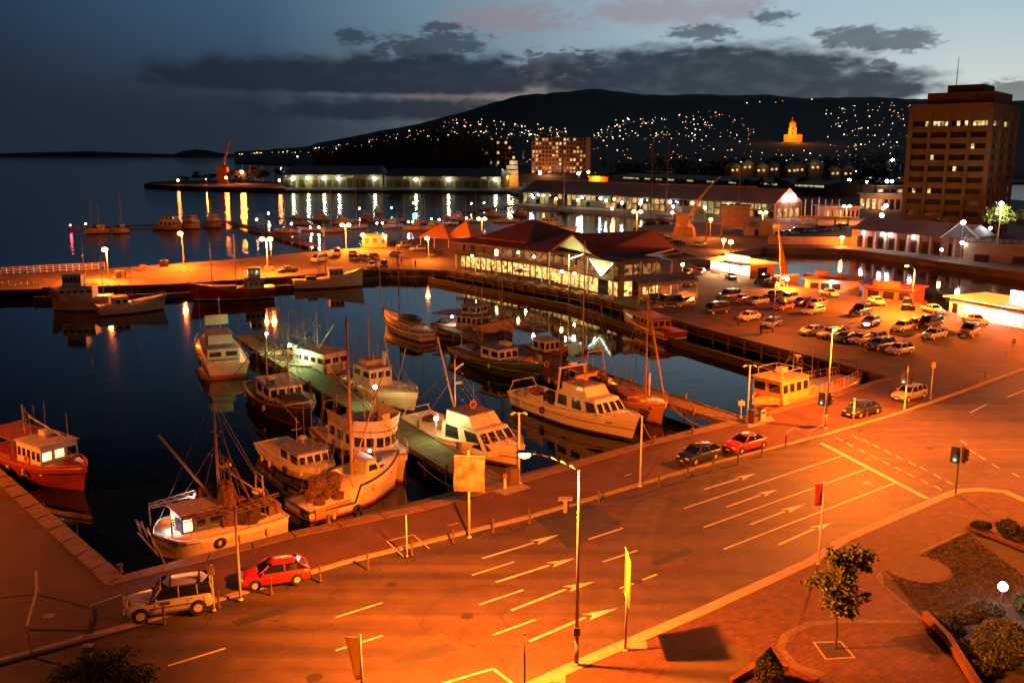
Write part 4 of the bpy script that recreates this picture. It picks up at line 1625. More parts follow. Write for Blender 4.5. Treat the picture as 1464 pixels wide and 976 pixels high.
# 11: sailing boat
b11 = Boat('wooden sailing boat with tall mast and dark awning apart in the middle of the dock', P(612, 489, WZ), P(549, 462, WZ), 5.0, 1.4, 2.6, hullmat('hull_sail_white', (.55, .45, .34), None, (.14, .04, .03), .25, .75, (.04, .03, .03)), DECKM, RAILM, transom=.6, name='sailing_boat', cat='sailing boat', group=None)
b11.house(.22, .50, 2.6, 1.2, roof=ROOFB, nf=2, nsd=2, rake=0, wz=(.3, .8))
b11.mast(.62, 18.5, .12, mat=SPAR, cross=.9)
b11.mast(.80, 9.0, .09, mat=HOUSEW, stays=False, name='spare_spar', y=1.9)
b11.blob('awning', (b11.X(.36), 0, 2.5), (6.5, 3.0, .7), pm('grey_canvas', (.10, .10, .11), .9), 21, .1)
b11.mast(.12, 7, .05, mat=STEEL, stays=False, name='mizzen_mast')

# 12: big pale boat with lit after deck
b12 = Boat('large pale boat with floodlit after deck and two tier wheelhouse behind the dark green one', P(628, 474, WZ), P(736, 487, WZ), 6.0, 1.6, 3.8, hullmat('hull_pink_twelve', (.50, .34, .29), None, (.10, .02, .02), .25), DECKM, RAILM, transom=.8, rake=.04)
b12.house(.34, .66, 4.4, 2.3, roof=ROOFB, nf=4, nsd=4, rake=0, wz=(.45, .82), over=.7, curve=.8)
b12.house(.38, .58, 3.2, 1.2, roof=ROOFM, nf=3, nsd=2, rake=0, z=b12.dz(.5) + 2.3, name='upper_wheelhouse', wz=(.3, .8))
G().box((b12.X(.16), 0, b12.dz(.2) + 2.3), (b12.L * .3, 4.6, .1)).put('awning_roof', ROOFB, b12.root)
b12.mast(.84, 11.5, .11, mat=SPAR, cross=.9)
b12.mast(.5, 6.5, .06, mat=STEEL, stays=False, cross=1.2)
light((b12.X(.26), -1.2, b12.dz(.2) + 1.9), 260, (1, .9, .6), .08, b12.root)
G().ball((b12.X(.26), -1.6, b12.dz(.2) + 2.0), .22).put('deck_lamp', MATS['lamp_glass_warm'], b12.root)
b12.rails(.62, .97, .6)

# 13: long dark green hull
b13 = Boat('long dark green fishing boat with low white wheelhouse by the middle jetty', P(657, 510, WZ), P(776, 548, WZ), 5.6, 1.5, 2.5, hullmat('hull_dark_green', DGR, None, (.05, .02, .015), .3, 1.0, (.25, .2, .12)), pm('green_black_deck', (.05, .055, .04), .8, var=.4, scale=1.3), pm('tan_gunwale', (.22, .15, .09), .7), transom=.75)
b13.house(.40, .62, 3.2, 2.2, roof=ROOFB, nf=3, nsd=2, rake=.1, wz=(.5, .82), over=.3)
b13.box('hatch_cover', .70, .2, (2.4, 2.2, .6), HOUSEC)
b13.box('winch', .80, .4, (.8, 1.2, 1.1), pm('orange_winch', (.45, .16, .07), .7))
b13.box('dinghy', .55, .5, (1.6, 1.0, .5), HOUSEW, dz=2.25)
b13.mast(.03, 5.2, .07, mat=STEEL, stays=False)
b13.rails(.82, .97, .9)
b13.blob('net_heap', (b13.X(.2), .5, b13.dz(.2)), (2.0, 1.6, 1.0), NET, 31)
b13.buoy(b13.X(.93), 1.6, 2.0)

# 14: little house behind
b14 = Boat('small dark boat with little pink white wheelhouse at the head of the middle jetty', P(752, 505, WZ), P(812, 523, WZ), 4.0, 1.2, 1.9, hullmat('hull_dark_fourteen', (.10, .05, .04), None, BLK, .15), DECKM, RAILM)
b14.house(.34, .64, 2.6, 2.3, nf=3, nsd=2, rake=0, wz=(.5, .85))
b14.box('red_drum', .85, .4, (.8, .8, 1.3), BUOY)
b14.spar((b14.X(.78), 0, 1), (b14.X(.80), .2, 6.0), .06, STEEL, 'derrick')

# 15: cluttered boat behind the cruiser
b15 = Boat('cluttered brown fishing boat with tall pole mast behind the white cruiser', P(792, 543, WZ), P(884, 582, WZ), 5.2, 1.5, 2.5, hullmat('hull_brown', (.14, .07, .04), None, BLK, .2), DECKM, RAILM)
b15.house(.40, .62, 2.8, 2.0, mat=HOUSEC, roof=ROOFR, nf=3, nsd=2, rake=0, wz=(.5, .85))
b15.mast(.47, 17.0, .10, mat=SPAR, cross=.6)
for i, (tt, y, dx, dy, dz_) in enumerate(((.2, .4, 2.4, 2, 1.5), (.3, -1, 1.8, 1.6, 1.8), (.72, .3, 2.2, 2.2, 1.7), (.12, -.6, 1.8, 1.8, 1.2), (.82, -.5, 1.5, 1.2, 1.3))):
    b15.blob('gear_heap', (b15.X(tt), y, b15.dz(tt)), (dx, dy, dz_), (NET, MATS['brown_net'], RUSTY, NET, MATS['wicker'])[i], 40 + i, .4)
for tt, y in ((.7, -1.2), (.76, .9), (.3, 1.4)):
    b15.box('fish_box', tt, y, (.8, .6, .5), BUOY if tt < .75 else HOUSEW, dz=.6)
b15.aframe(.28, 3.6, 4.6, RUSTY)
b15.aframe(.66, 3.2, 4.2, pm('orange_frame', (.5, .25, .08), .6))

# 16: the white cruiser
b16 = Boat('long white cruiser with arched gantry and four windscreen panes moored bow to the quay', P(748, 577, WZ), P(914, 634, WZ), 5.2, 1.7, 2.9, hullmat('hull_cruiser', (.52, .48, .43), None, (.03, .025, .02), .3, 1.15, (.18, .10, .06)), pm('cruiser_deck', (.40, .33, .30), .7, var=.2), RAILW, transom=.88, name='cruiser', cat='cruiser', group=None, bul=.3)
b16.house(.42, .78, 4.0, 1.9, roof=HOUSEW, nf=4, nsd=3, rake=.75, wz=(.32, .86), over=.0, taper=.82)
b16.house(.46, .66, 3.2, 1.0, roof=pm('flybridge_deck', (.2, .15, .13), .7), nf=0, nsd=0, rake=.7, z=b16.dz(.6) + 1.75, over=-.1, name='flybridge', taper=.9)
g = G()
x = b16.X(.44)
for y in (-1.8, 1.8):
    g.bar((x, y, 3.1), (x + .3, y * .95, 6.0), .22, .12)
g.bar((x + .3, -1.85, 6.0), (x + .3, 1.85, 6.0), .24, .14)
g.put('radar_arch', HOUSEW, b16.root)
G().box((x + .3, 0, 6.25), (.5, .9, .3)).put('radar', HOUSEW, b16.root, bevel=.08)
b16.box('seat', .52, .7, (.5, .5, 1.1), HOUSEC, dz=2.6)
b16.box('bench', .50, -.3, (.5, 2.2, .5), pm('red_canvas', (.35, .10, .06), .8), dz=2.6)
G().box((b16.X(.56), .2, 5.3), (.4, 2.8, .35)).put('sun_canvas', pm('orange_canvas', (.5, .24, .09), .8), b16.root)
# canvas dodger along the cockpit side
rr = []
for i in range(7):
    f_ = i / 6
    tt = .20 + .16 * f_
    zt = b16.sheer(tt)
    rr.append([(b16.X(tt), -b16.hb(tt) + .05, zt), (b16.X(tt), -b16.hb(tt) + .02, zt + 1.15 - .35 * math.sin(math.pi * f_))])
G().loft(rr, closed=False, cap=False).put('canvas_dodger', TARP, b16.root)
b16.box('cockpit_door', .39, -1.85, (1.2, .08, 1.5), PORT, dz=.4)
for i, (tt, y, c) in enumerate(((.08, .8, RUSTY), (.14, -.8, MATS['red_canvas']), (.2, .5, NET), (.27, -.2, NET))):
    b16.blob('gear_heap', (b16.X(tt), y, b16.dz(tt)), (2.2, 1.8, .7), c, 60 + i, .35)
b16.rails(.8, .98, .5)
b16.aframe(.0, 4.4, 1.4, STEEL)
b16.box('anchor_winch', .90, 0, (.6, .5, .4), STEEL)
b16.box('deck_hatch', .84, 0, (.7, .7, .15), MATS['violet_roof'])
# flowing dark script along the bow: slanted strokes joined by a running line
t_a, t_b = .73, .86
strokes = [(0, .34, .10), (.05, .30, .2), (.11, .16, .1), (.17, .18, .1), (.23, .34, .2), (.30, .16, .1), (.37, .17, .1), (.44, .32, .1), (.50, .16, .15), (.57, .18, .1), (.64, .17, .1), (.71, .30, .1), (.78, .16, .1), (.86, .18, .1), (.94, .2, .1)]
g = G()


def onbow(t_, z):
    hb = b16.hb(t_)
    f_ = z / b16.sheer(t_)
    k = .82 * (1 - .5 * max(0, (t_ - .55) / .45) ** 1.5)
    k = k + (1 - k) * (.25 + .85 * max(0, f_ - .35) if f_ < .7 else .6 + 1.33 * (f_ - .7))
    return Vector((b16.X(t_) - b16.L * .07 * t_ * (1 - f_) * .6, -hb * k - .05, z))


for f_, h, d in strokes:
    t_ = t_a + (t_b - t_a) * f_
    g.bar(onbow(t_, 1.5), onbow(t_ + .006, 1.5 + h), .05, .07)
    g.bar(onbow(t_, 1.52), onbow(t_ + (t_b - t_a) * .055, 1.52 + d * .4), .04, .06)
g.put('bow_name', pm('sign_writing', (.10, .06, .06), .6), b16.root)

# 17: orange varnished sailing boat
b17 = Boat('orange varnished wooden boat with raked boom and bare mast at the middle jetty', P(880, 574, WZ), P(950, 610, WZ), 4.6, 1.5, 2.5, hullmat('hull_orange', (.48, .20, .06), None, (.10, .03, .02), .2), DECKM, pm('orange_gunwale', (.5, .27, .10), .6), transom=.5, name='sailing_boat', cat='sailing boat', group=None, full=.5)
b17.house(.15, .45, 2.4, 1.1, mat=MATS['orange_winch'], roof=ROOFR, nf=2, nsd=2, rake=0)
b17.mast(.62, 13.5, .11, mat=SPAR)
b17.spar((b17.X(.62) + .1, 0, 12.6), (b17.X(.98), 0, 2.8), .10, SPAR)
b17.box('windlass', .66, -.6, (.6, .6, .8), HOUSEC)
b17.rails(.5, .97, .8, SPAR)

# 18: dark boat half under the wharf
b18 = Boat('dark red launch with striped square stern lying in the shade of the wharf', P(966, 492, WZ), P(890, 462, WZ), 4.6, 1.7, 2.6, hullmat('hull_maroon', (.20, .03, .02), (.5, .4, .3), BLK, .75), DECKM, RAILR, transom=.9)
b18.house(.25, .62, 3.4, 2.0, mat=pm('brown_house_paint', (.24, .13, .08), .6), roof=ROOFR, nf=3, nsd=5, rake=0, wz=(.4, .8), flip=True)
b18.mast(.7, 6, .06, stays=False)

# 19: ochre work boat at the corner of the quay
b19 = Boat('ochre work boat with square wheelhouse lying along the quay below the traffic lights', P(1212, 562, WZ), P(1074, 600, WZ), 5.2, 1.9, 2.3, hullmat('hull_ochre', (.34, .19, .08), None, (.06, .03, .02), .2), MATS['lilac_deck_paint'], pm('ochre_gunwale', (.45, .28, .12), .6), transom=.55, full=.6, bul=.6)
b19.house(.60, .86, 4.0, 2.8, mat=HOUSEO, roof=pm('orange_roof', (.48, .25, .10), .7, var=.3), nf=2, nsd=4, rake=-.12, wz=(.52, .85), over=.15)
g = G()
zz = b19.dz(.7) + 2.7
for y in (-1.6, 1.6):
    for tt in (.66, .84):
        g.tube((b19.X(tt), y, zz), (b19.X(tt), y, zz + .95), .03)
g.pipe([(b19.X(.66), -1.6, zz + .95), (b19.X(.84), -1.6, zz + .95), (b19.X(.84), 1.6, zz + .95), (b19.X(.66), 1.6, zz + .95), (b19.X(.66), -1.6, zz + .95)], .03)
g.put('handrail', HOUSEC, b19.root)
b19.box('raft', .70, -.4, (1.2, .8, .6), HOUSEC, dz=2.95)
b19.mast(.62, 6.2, .05, mat=STEEL, stays=False, cross=.7)
b19.mast(.42, 5.2, .05, mat=STEEL, stays=False)
b19.radar(b19.X(.62), .5, 5.6)
g = G()
for k in range(9):
    tt = .06 + k * .055
    for sgn in (1, -1):
        G().tube((b19.X(tt), sgn * (b19.hb(tt) - .1), b19.sheer(tt)), (b19.X(tt), sgn * (b19.hb(tt) - .1), b19.sheer(tt) + 1.1), .03, n=4).put('stanchion', HOUSEC, b19.root)
b19.rails(.03, .52, 1.1, HOUSEC)
G().torus((b19.X(.5), 1.2, 2.0), .55, .22, 14, 8, axis='y').put('tyre_fender', HOUSEO, b19.root)
b19.box('winch', .46, .6, (1.2, 1.2, 1.0), HOUSEO)
b19.box('red_drum', .14, .5, (.8, .9, 1.2), BUOY)
b19.aframe(.02, 3.4, 2.6, RUSTY)

# boats along the lit wharf
fg = 'boats moored along the lit wharf'
f1 = Boat('white trawler with row of dark wheelhouse windows at the fenced end of the lit wharf', P(160, 441, WZ), P(72, 444, WZ), 6.0, 2.4, 4.4, hullmat('hull_f_one', (.42, .33, .26), None, BLK, .2), DECKM, RAILW, transom=.8, group=fg)
f1.house(.25, .78, 5.0, 2.4, nf=4, nsd=5, rake=0, wz=(.55, .75))
f1.house(.42, .72, 4.2, 2.2, roof=ROOFM, nf=4, nsd=5, rake=0, z=f1.dz(.5) + 2.2, name='bridge', wz=(.4, .85))
f1.mast(.40, 11, .1, mat=STEEL, cross=1.2)
f1.mast(.12, 8, .08, mat=STEEL)
f2 = Boat('low white fishing boat moored outside the white trawler', P(140, 451, WZ), P(240, 442, WZ), 4.4, 1.7, 3.0, hullmat('hull_f_two', (.46, .38, .30), None, BLK, .25), DECKM, RAILW, transom=.8, group=fg)
f2.house(.22, .42, 3.0, 2.0, nf=3, nsd=2, rake=0, wz=(.5, .8))
f2.mast(.5, 7.0, .07)
f2.spar((f2.X(.5), 0, 3), (f2.X(.15), 0, 7.5), .05)
f2.box('hatch_cover', .62, 0, (3, 2, .6), DECKG)
f2.rails(.7, .97, .7)
f3 = Boat('long red trawler with white wheelhouse aft moored against the lit wharf', P(392, 425, WZ), P(270, 431, WZ), 6.0, 2.2, 3.6, hullmat('hull_f_three', (.30, .02, .012), (.5, .42, .35), BLK, .3), DECKM, RAILR, transom=.8, group=fg)
f3.house(.12, .36, 4.6, 2.6, nf=4, nsd=4, rake=0, wz=(.5, .8))
f3.house(.16, .30, 3.2, 1.9, nf=3, nsd=2, rake=0, z=f3.dz(.2) + 2.5, name='bridge', wz=(.4, .8), lit=(0, 1, 2, 3))
f3.mast(.44, 11, .1, mat=STEEL, cross=.8)
f3.mast(.72, 9, .1, mat=STEEL)
f3.box('hatch_cover', .6, 0, (5, 3, .8), RUSTY)
f4 = Boat('long white fishing boat with upright bow moored at the corner of the lit wharf', P(420, 413, WZ), P(520, 409, WZ), 5.0, 1.8, 4.0, hullmat('hull_f_four', (.50, .42, .34), None, (.06, .03, .02), .3), DECKM, RAILW, transom=.8, group=fg, rake=.03)
f4.house(.50, .70, 3.6, 2.3, nf=4, nsd=3, rake=0, wz=(.5, .85))
f4.mast(.46, 14, .11, mat=SPAR)
f4.spar((f4.X(.46), 0, 2.5), (f4.X(.1), 0, 8), .06)
f4.box('gear_box', .25, .2, (2.2, 2, 1.4), RUSTY)
f4.mast(.12, 5, .06, mat=STEEL, stays=False)

# small boats in the inner basin and the marina
sail = Boat('small ketch with furled tan sail moored beside the bright kiosk', P(1088, 405, WZ), P(1142, 406, WZ), 4.0, 1.3, 2.2, hullmat('hull_ketch', (.50, .26, .09), None, (.1, .03, .02), .2), DECKM, MATS['orange_gunwale'], transom=.7, name='sailing_boat', cat='sailing boat', group=None)
sail.house(.25, .5, 2.4, 1.0, roof=HOUSEC, nf=2, nsd=2, rake=0)
sail.mast(.55, 13.5, .10, mat=SPAR, lean=-1.6)
rr = []
for i in range(9):
    f_ = i / 8
    z_ = 2.2 + 9.3 * f_
    x_ = sail.X(.55) - 1.5 * f_ * .9 + .15
    wd = .75 * (1 - f_ * .75) * (1 + .2 * math.sin(7 * f_))
    rr.append([(x_ + wd * math.cos(q) + .3 * (1 - f_), wd * .6 * math.sin(q), z_) for q in [k * math.pi / 4 for k in range(8)]])
G().loft(rr).put('furled_sail', pm('tan_sailcloth', (.34, .13, .05), .9, var=.3, bump=.4), sail.root, smooth=True)
for nm, lab, s_, e_, c, b_ in (('rowing_boat', 'pale open launch at the steps by the brick sheds', (1300, 373), (1262, 370), (.30, .16, .12), 3.0),
                               ('harbour_launch', 'long pinkish launch moored below the low wall past the brick sheds', (1376, 384), (1312, 381), (.36, .18, .14), 3.4)):
    b = Boat(lab, P(*s_, WZ), P(*e_, WZ), b_, .8, 1.4, hullmat('hull_' + nm, c, None, BLK, .1), DECKM, RAILM, bul=.4, name=nm, cat='boat', group=None)
    b.box('thwart_cover', .45, 0, (b.L * .4, b_ * .6, .5), ROOFM)
mg = 'boats at the outer pontoon'
for lab, s_, e_, c, hw, mt in (
    ('small ketch by the red beacon at the pontoon end', (157, 333), (120, 335), (.30, .24, .2), .30, (9, 11)),
    ('small white sloop second from the red beacon', (184, 333), (160, 334), (.36, .3, .26), .3, (14,)),
    ('dark decked ferry with two rows of windows on the pontoon', (222, 328), (262, 329), (.22, .17, .15), .6, ()),
    ('white flared cruiser beside the dark ferry on the pontoon', (262, 326), (287, 328), (.40, .34, .32), .5, ()),
    ('grey work boat at the bend of the pontoon', (294, 325), (318, 326), (.20, .18, .16), .5, (9,)),
):
    b = Boat(lab, P(*s_, WZ), P(*e_, WZ), 4.8, 1.7, 2.8, hullmat('hull_m_%d' % s_[0], c, None, BLK, .3), DECKM, RAILM, name='moored_boat', cat='boat', group=mg)
    b.house(.25, .25 + hw, 3.6, 2.1, nf=3, nsd=4, rake=0, wz=(.4, .8))
    if hw > .45:
        b.house(.32, .25 + hw * .8, 3.0, 1.8, nf=3, nsd=3, rake=0, z=b.dz(.4) + 2.1, name='bridge')
    for i, h in enumerate(mt):
        b.mast(.4 + .3 * i, h, .12, mat=STEEL, lean=-.5 * i)
    b.mast(.5, 5.5, .06, stays=False, name='aerial')
# marina behind the tent and restaurant
yg = 'yachts in the marina beyond the lit wharf'
ry = random.Random(11)
yspots = [(410, 333, 13), (432, 322, 9), (446, 330, 14), (462, 316, 10), (476, 332, 15), (492, 320, 9), (508, 327, 18), (522, 314, 9), (546, 318, 11), (560, 326, 15), (577, 317, 10), (592, 329, 12), (607, 320, 9), (621, 330, 13), (636, 321, 10), (652, 314, 15), (668, 318, 9), (702, 310, 12), (724, 318, 10), (745, 310, 13), (423, 313, 9), (540, 305, 10), (680, 306, 11)]
pro = None
for i, (x, y, h) in enumerate(yspots):
    c = P(x, y, WZ)
    a_ = ry.uniform(0, 6.28)
    L_ = ry.uniform(4.5, 6)
    if i % 2 == 0 or i < 2:
        b = Boat('small pale yacht with bare mast among many in the dim marina', tuple(c - Vector((math.cos(a_) * L_, math.sin(a_) * L_, 0))), tuple(c + Vector((math.cos(a_) * L_, math.sin(a_) * L_, 0))), 3.2, 1.0, 1.5, hullmat('hull_yacht_%d' % (i % 3), ((.42, .38, .36), (.3, .25, .24), (.5, .46, .42))[i % 3], None, BLK, .2), DECKG, RAILW, bul=.15, name='yacht', cat='yacht', group=yg)
        b.house(.3, .6, 2.2, .8, nf=2, nsd=2, rake=.6)
        b.mast(.55, h, .11, mat=STEEL, cross=.6)
        b.spar((b.X(.54), 0, 2.2), (b.X(.12), 0, 2.2), .12, ROOFB)
    else:
        b = Boat('small motor cruiser among the yachts in the dim marina', tuple(c - Vector((math.cos(a_) * L_, math.sin(a_) * L_, 0))), tuple(c + Vector((math.cos(a_) * L_, math.sin(a_) * L_, 0))), 3.6, 1.2, 1.8, hullmat('hull_yacht_%d' % (i % 3), BWHITE, None, BLK, .2), DECKG, RAILW, bul=.3, name='motor_cruiser', cat='cruiser', group=yg)
        b.house(.25, .6, 2.8, 1.5, nf=3, nsd=3, rake=.4)
        b.house(.3, .5, 2.2, 1.2, nf=3, nsd=2, rake=.2, z=b.dz(.4) + 1.5, name='flybridge')
b = Boat('big white two deck motor yacht berthed behind the restaurant roof', P(764, 331, WZ), P(826, 334, WZ), 5.5, 1.8, 2.6, hullmat('hull_myacht', BWHITE, None, BLK, .2), DECKG, RAILW, name='motor_yacht', cat='yacht', group=None)
b.house(.15, .66, 4.4, 2.1, nf=4, nsd=5, rake=.6)
b.house(.22, .5, 3.6, 1.8, nf=3, nsd=3, rake=.5, z=b.dz(.4) + 2.1, name='flybridge')
b.mast(.35, 3, .06, mat=STEEL, z=b.dz(.4) + 3.8, stays=False)

# clutter on the nearer boats: fenders over the side, crates, coils, whip aerials
b2.blob('net_heap', (b2.X(.44), .9, b2.dz(.4)), (1.5, 1.5, 3.4), MATS['brown_net'], 71, .2)
b2.blob('net_heap', (b2.X(.28), 1.2, b2.dz(.4)), (2.2, 1.6, 1.5), NET, 72, .35)
b2.blob('net_heap', (b2.X(.22), -1.4, b2.dz(.4)), (1.6, 1.2, 1.1), pm('red_net', (.20, .05, .03), .95, var=.5, scale=5, bump=.6), 73, .35)
b2.box('net_drum', .06, 0, (1.0, 3.0, 1.1), RUSTY)
b2.spar((b2.X(.30), 1.2, 1.8), (b2.X(.42), .2, 6.4), .06, RUSTY, 'derrick')
b2.spar((b2.X(.20), 1.6, 1.8), (b2.X(.34), .4, 5.6), .06, RUSTY, 'derrick')
b4.mast(.64, 5.5, .07, mat=SPAR, z=5.2, cross=.7, stays=False)
b5.blob('gear_heap', (b5.X(.82), .2, b5.dz(.8)), (1.2, 1.2, .5), NET, 81, .3)
b6.blob('net_heap', (b6.X(.12), .4, b6.dz(.1)), (2.2, 2.0, 1.2), NET, 82, .35)
b4.blob('net_heap', (b4.X(.16), .2, b4.dz(.1)), (2.6, 2.4, 1.3), NET, 83, .35)
b13.blob('gear_heap', (b13.X(.30), -.6, b13.dz(.3)), (2.0, 1.4, 1.0), RUSTY, 84, .35)
b10.blob('net_heap', (b10.X(.14), .4, b10.dz(.1)), (2.2, 2.0, .9), NET, 85, .35)
b12.blob('net_heap', (b12.X(.08), .0, b12.dz(.1)), (2.4, 3.0, 1.2), NET, 86, .35)
b9.blob('net_heap', (b9.X(.08), .0, b9.dz(.1)), (2.0, 2.6, 1.1), NET, 87, .35)
b12.spar((b12.X(.84), 0, 3.5), (b12.X(.70), 1.8, 10.0), .07, SPAR, 'derrick')
b13.mast(.30, 9.5, .09, mat=SPAR, cross=.6)
b13.spar((b13.X(.30), 0, 2.5), (b13.X(.06), .8, 7.0), .07, SPAR, 'derrick')
b6.mast(.62, 6.5, .08, mat=SPAR, cross=.5)
b8.spar((b8.X(.66), 0, 3.5), (b8.X(.98), -1.0, 7.5), .07, SPAR, 'derrick')


def rigging(b, t_, h, seed):
    """shrouds, blocks and slack lines between the mast, the ends and the sides of a working boat"""
    rg = random.Random(seed)
    z0 = b.dz(t_)
    top = Vector((b.X(t_), 0, z0 + h))
    g = G()
    for k in range(6):
        tt = rg.choice((.02, .1, .25, .8, .92, .99))
        y = rg.choice((-1, 1)) * b.hb(tt) * .9
        a = top - Vector((0, 0, rg.uniform(0, h * .45)))
        e = Vector((b.X(tt), y, b.sheer(tt) + .1))
        m_ = a.lerp(e, .5) - Vector((0, 0, rg.uniform(.0, .5)))
        g.tube(a, m_, .02, n=4).tube(m_, e, .02, n=4)
        g.ball(a.lerp(e, .15), .10, 6)
    g.put('running_rigging', pm('tarred_line', (.16, .10, .06), .9), b.root)


for q in ((b2, .46, 9.0, 1), (b3, .52, 12.5, 2), (b4, .50, 8.0, 3), (b6, .18, 8.0, 4), (b6, .62, 6.0, 14), (b8, .15, 8.0, 5), (b8, .66, 7.0, 15), (b9, .28, 9.0, 6), (b10, .42, 7.5, 7), (b12, .84, 11.0, 8), (b13, .30, 9.0, 9), (b15, .47, 15.0, 10), (b17, .62, 12.5, 11), (b11, .62, 16.0, 12), (b1, .30, 5.0, 13), (b19, .62, 6.0, 16)):
    rigging(*q)
fend = G().lathe((0, 0, -.35), [(.05, 0), (.15, .08), (.16, .5), (.05, .62)], 8).mesh('fender', pm('grubby_fender', (.42, .36, .28), .6, var=.3))
tyr = G().torus((0, 0, 0), .30, .11, 12, 6, axis='y').mesh('tyre_fender', pm('old_tyre', (.018, .016, .015), .9))
coil = G().torus((0, 0, .06), .34, .07, 12, 5, axis='z').torus((0, 0, .16), .27, .07, 12, 5, axis='z').mesh('rope_coil', ROPE)
for bi, b in enumerate((b1, b2, b3, b4, b5, b6, b7, b8, b9, b10, b12, b13, b14, b15, b16, b17, b19)):
    rg = random.Random(100 + bi)

    def kid(me, loc, rz=0):
        o = bpy.data.objects.new(me.name.split('.')[0], me)
        col.objects.link(o)
        o.parent = b.root
        o.location = loc
        o.rotation_euler = (0, 0, rz)
        return o
    for k in range(3):
        for sgn in (1, -1):
            t_ = .18 + .2 * k + rg.uniform(-.04, .04)
            kid(tyr if (bi + k) % 3 == 0 else fend, (b.X(t_), sgn * (b.hb(t_) + .10), b.sheer(t_) - .55))
    for k in range(3):
        t_ = rg.uniform(.06, .9)
        kid(coil, (b.X(t_), rg.uniform(-.6, .6) * b.hb(t_), b.dz(t_) + .02), rg.uniform(0, 6))
    if b is not b16:
        for k in range(4):
            t_ = rg.choice((rg.uniform(.05, .3), rg.uniform(.72, .9)))
            y = rg.uniform(-.6, .6) * b.hb(t_)
            b.box('fish_crate', t_, y, (.8, .5, .32), (HOUSEW, pm('blue_crate', (.05, .09, .2), .6), BUOY, RUSTY)[rg.randrange(4)], rz=rg.uniform(0, 3))
    for k in range(2):
        t_ = rg.uniform(.4, .65)
        b.mast(t_, rg.uniform(4.2, 6.0), .022, y=rg.uniform(-.9, .9), mat=STEEL, stays=False, name='aerial')
light((b2.X(.62), -1.9, b2.dz(.6) + 1.5), 500, (.8, .9, 1), .08, b2.root)
light((b2.X(.9), .6, b2.dz(.6) + 1.5), 240, (.9, .9, .8), .08, b2.root)
# ---------------------------------------------------------------- jetties
def jetty(label, a, b_, wdt, mat, z=-.25, step=4.2, tall=(), group=None, name='jetty', post=.75, pmat=WOOD):
    A, B = P(*a, z), P(*b_, z)
    d = (B - A).xy
    L = d.length
    t = thing(name, label, 'jetty', (A.x, A.y, 0), math.atan2(d.y, d.x), group)
    g = G()
    n = int(L / .45)
    for i in range(n):
        g.box(((i + .5) * L / n, rnd.uniform(-.03, .03), z - .04 + rnd.uniform(-.008, .008)), (L / n - .025, wdt, .08))
    g.put('deck', mat, t)
    g = G()
    for y in (-wdt / 2 + .12, wdt / 2 - .12):
        g.box((L / 2, y, z - .25), (L, .2, .3))
        g.box((L / 2, y + math.copysign(.02, y), z + .07), (L, .18, .14))
    g.put('edge_beam', WOOD, t)
    k = 0
    n = max(1, int(L / step))
    for i in range(n + 1):
        for sgn in (-1, 1):
            h = post * rnd.uniform(.7, 1.3) if (i + (sgn > 0)) % 2 == 0 else .1
            G().tube((i * L / n, sgn * (wdt / 2 + .14), -4), (i * L / n, sgn * (wdt / 2 + .14), z + h), .16, .14, 8).put('pile', pmat, t)
    return t


jetty('long mossy jetty lit greenish by its own lamps', (348, 479), (702, 693), 3.3, JETG)
jetty('narrow orange lit jetty behind the cruiser running out to the large pale boat', (640, 468), (1056, 603), 3.0, WOOD, step=4.5)
pg = 'pontoons of the marina'
for lab, a, b_, w_ in (('low dark pontoon out to the red beacon', (100, 326), (330, 318), 3.5), ('dim walkway slanting from the pontoon bend to the lit wharf', (322, 316), (452, 352), 4.0),
                       ('yacht pontoon between the dim walkway and the tent', (395, 312), (640, 322), 2.5), ('breakwater walkway with a line of little lamps', (668, 301), (760, 291), 5.0),
                       ('pontoon with green beacon at its end', (560, 300), (596, 295), 2.5)):
    jetty(lab, a, b_, w_, WOOD, step=9, group=pg, name='pontoon', z=-.9)

# ---------------------------------------------------------------- street furniture
POLEW = pm('pale_pole_paint', (.60, .56, .48), .5, var=.15)
POLEG = pm('grey_galvanised_pole', (.33, .31, .28), .45, metal=.4, var=.2)
DKPOLE = pm('dark_bollard', (.10, .07, .05), .6)
LAMPG = em('sodium_lamp_glass', (1, .46, .10), 40)
LAMPS = em('sodium_globe', (1, .55, .22), 55)
LAMPW = em('white_globe', (.86, .92, 1), 60)
LAMPY = em('mercury_globe', (.88, 1, .80), 60)
YEL = pm('yellow_banner_cloth', (.80, .62, .015), .8, var=.15, bump=.2)
# thin cloth lets some of the lamp light through
_t = YEL.node_tree
_o = _t.nodes['Material Output']
_tr = _t.nodes.new('ShaderNodeBsdfTranslucent')
_tr.inputs[0].default_value = (.85, .68, .02, 1)
_ms = _t.nodes.new('ShaderNodeMixShader')
_ms.inputs[0].default_value = .5
_t.links.new(_t.nodes['Principled BSDF'].outputs[0], _ms.inputs[1])
_t.links.new(_tr.outputs[0], _ms.inputs[2])
_t.links.new(_ms.outputs[0], _o.inputs[0])
REDB = pm('red_banner_cloth', (.42, .045, .02), .8, var=.15)
PALEB = pm('printed_pale_cloth', (.27, .18, .14), .85, scale=1.7, detail=3, c2=(.15, .065, .04))


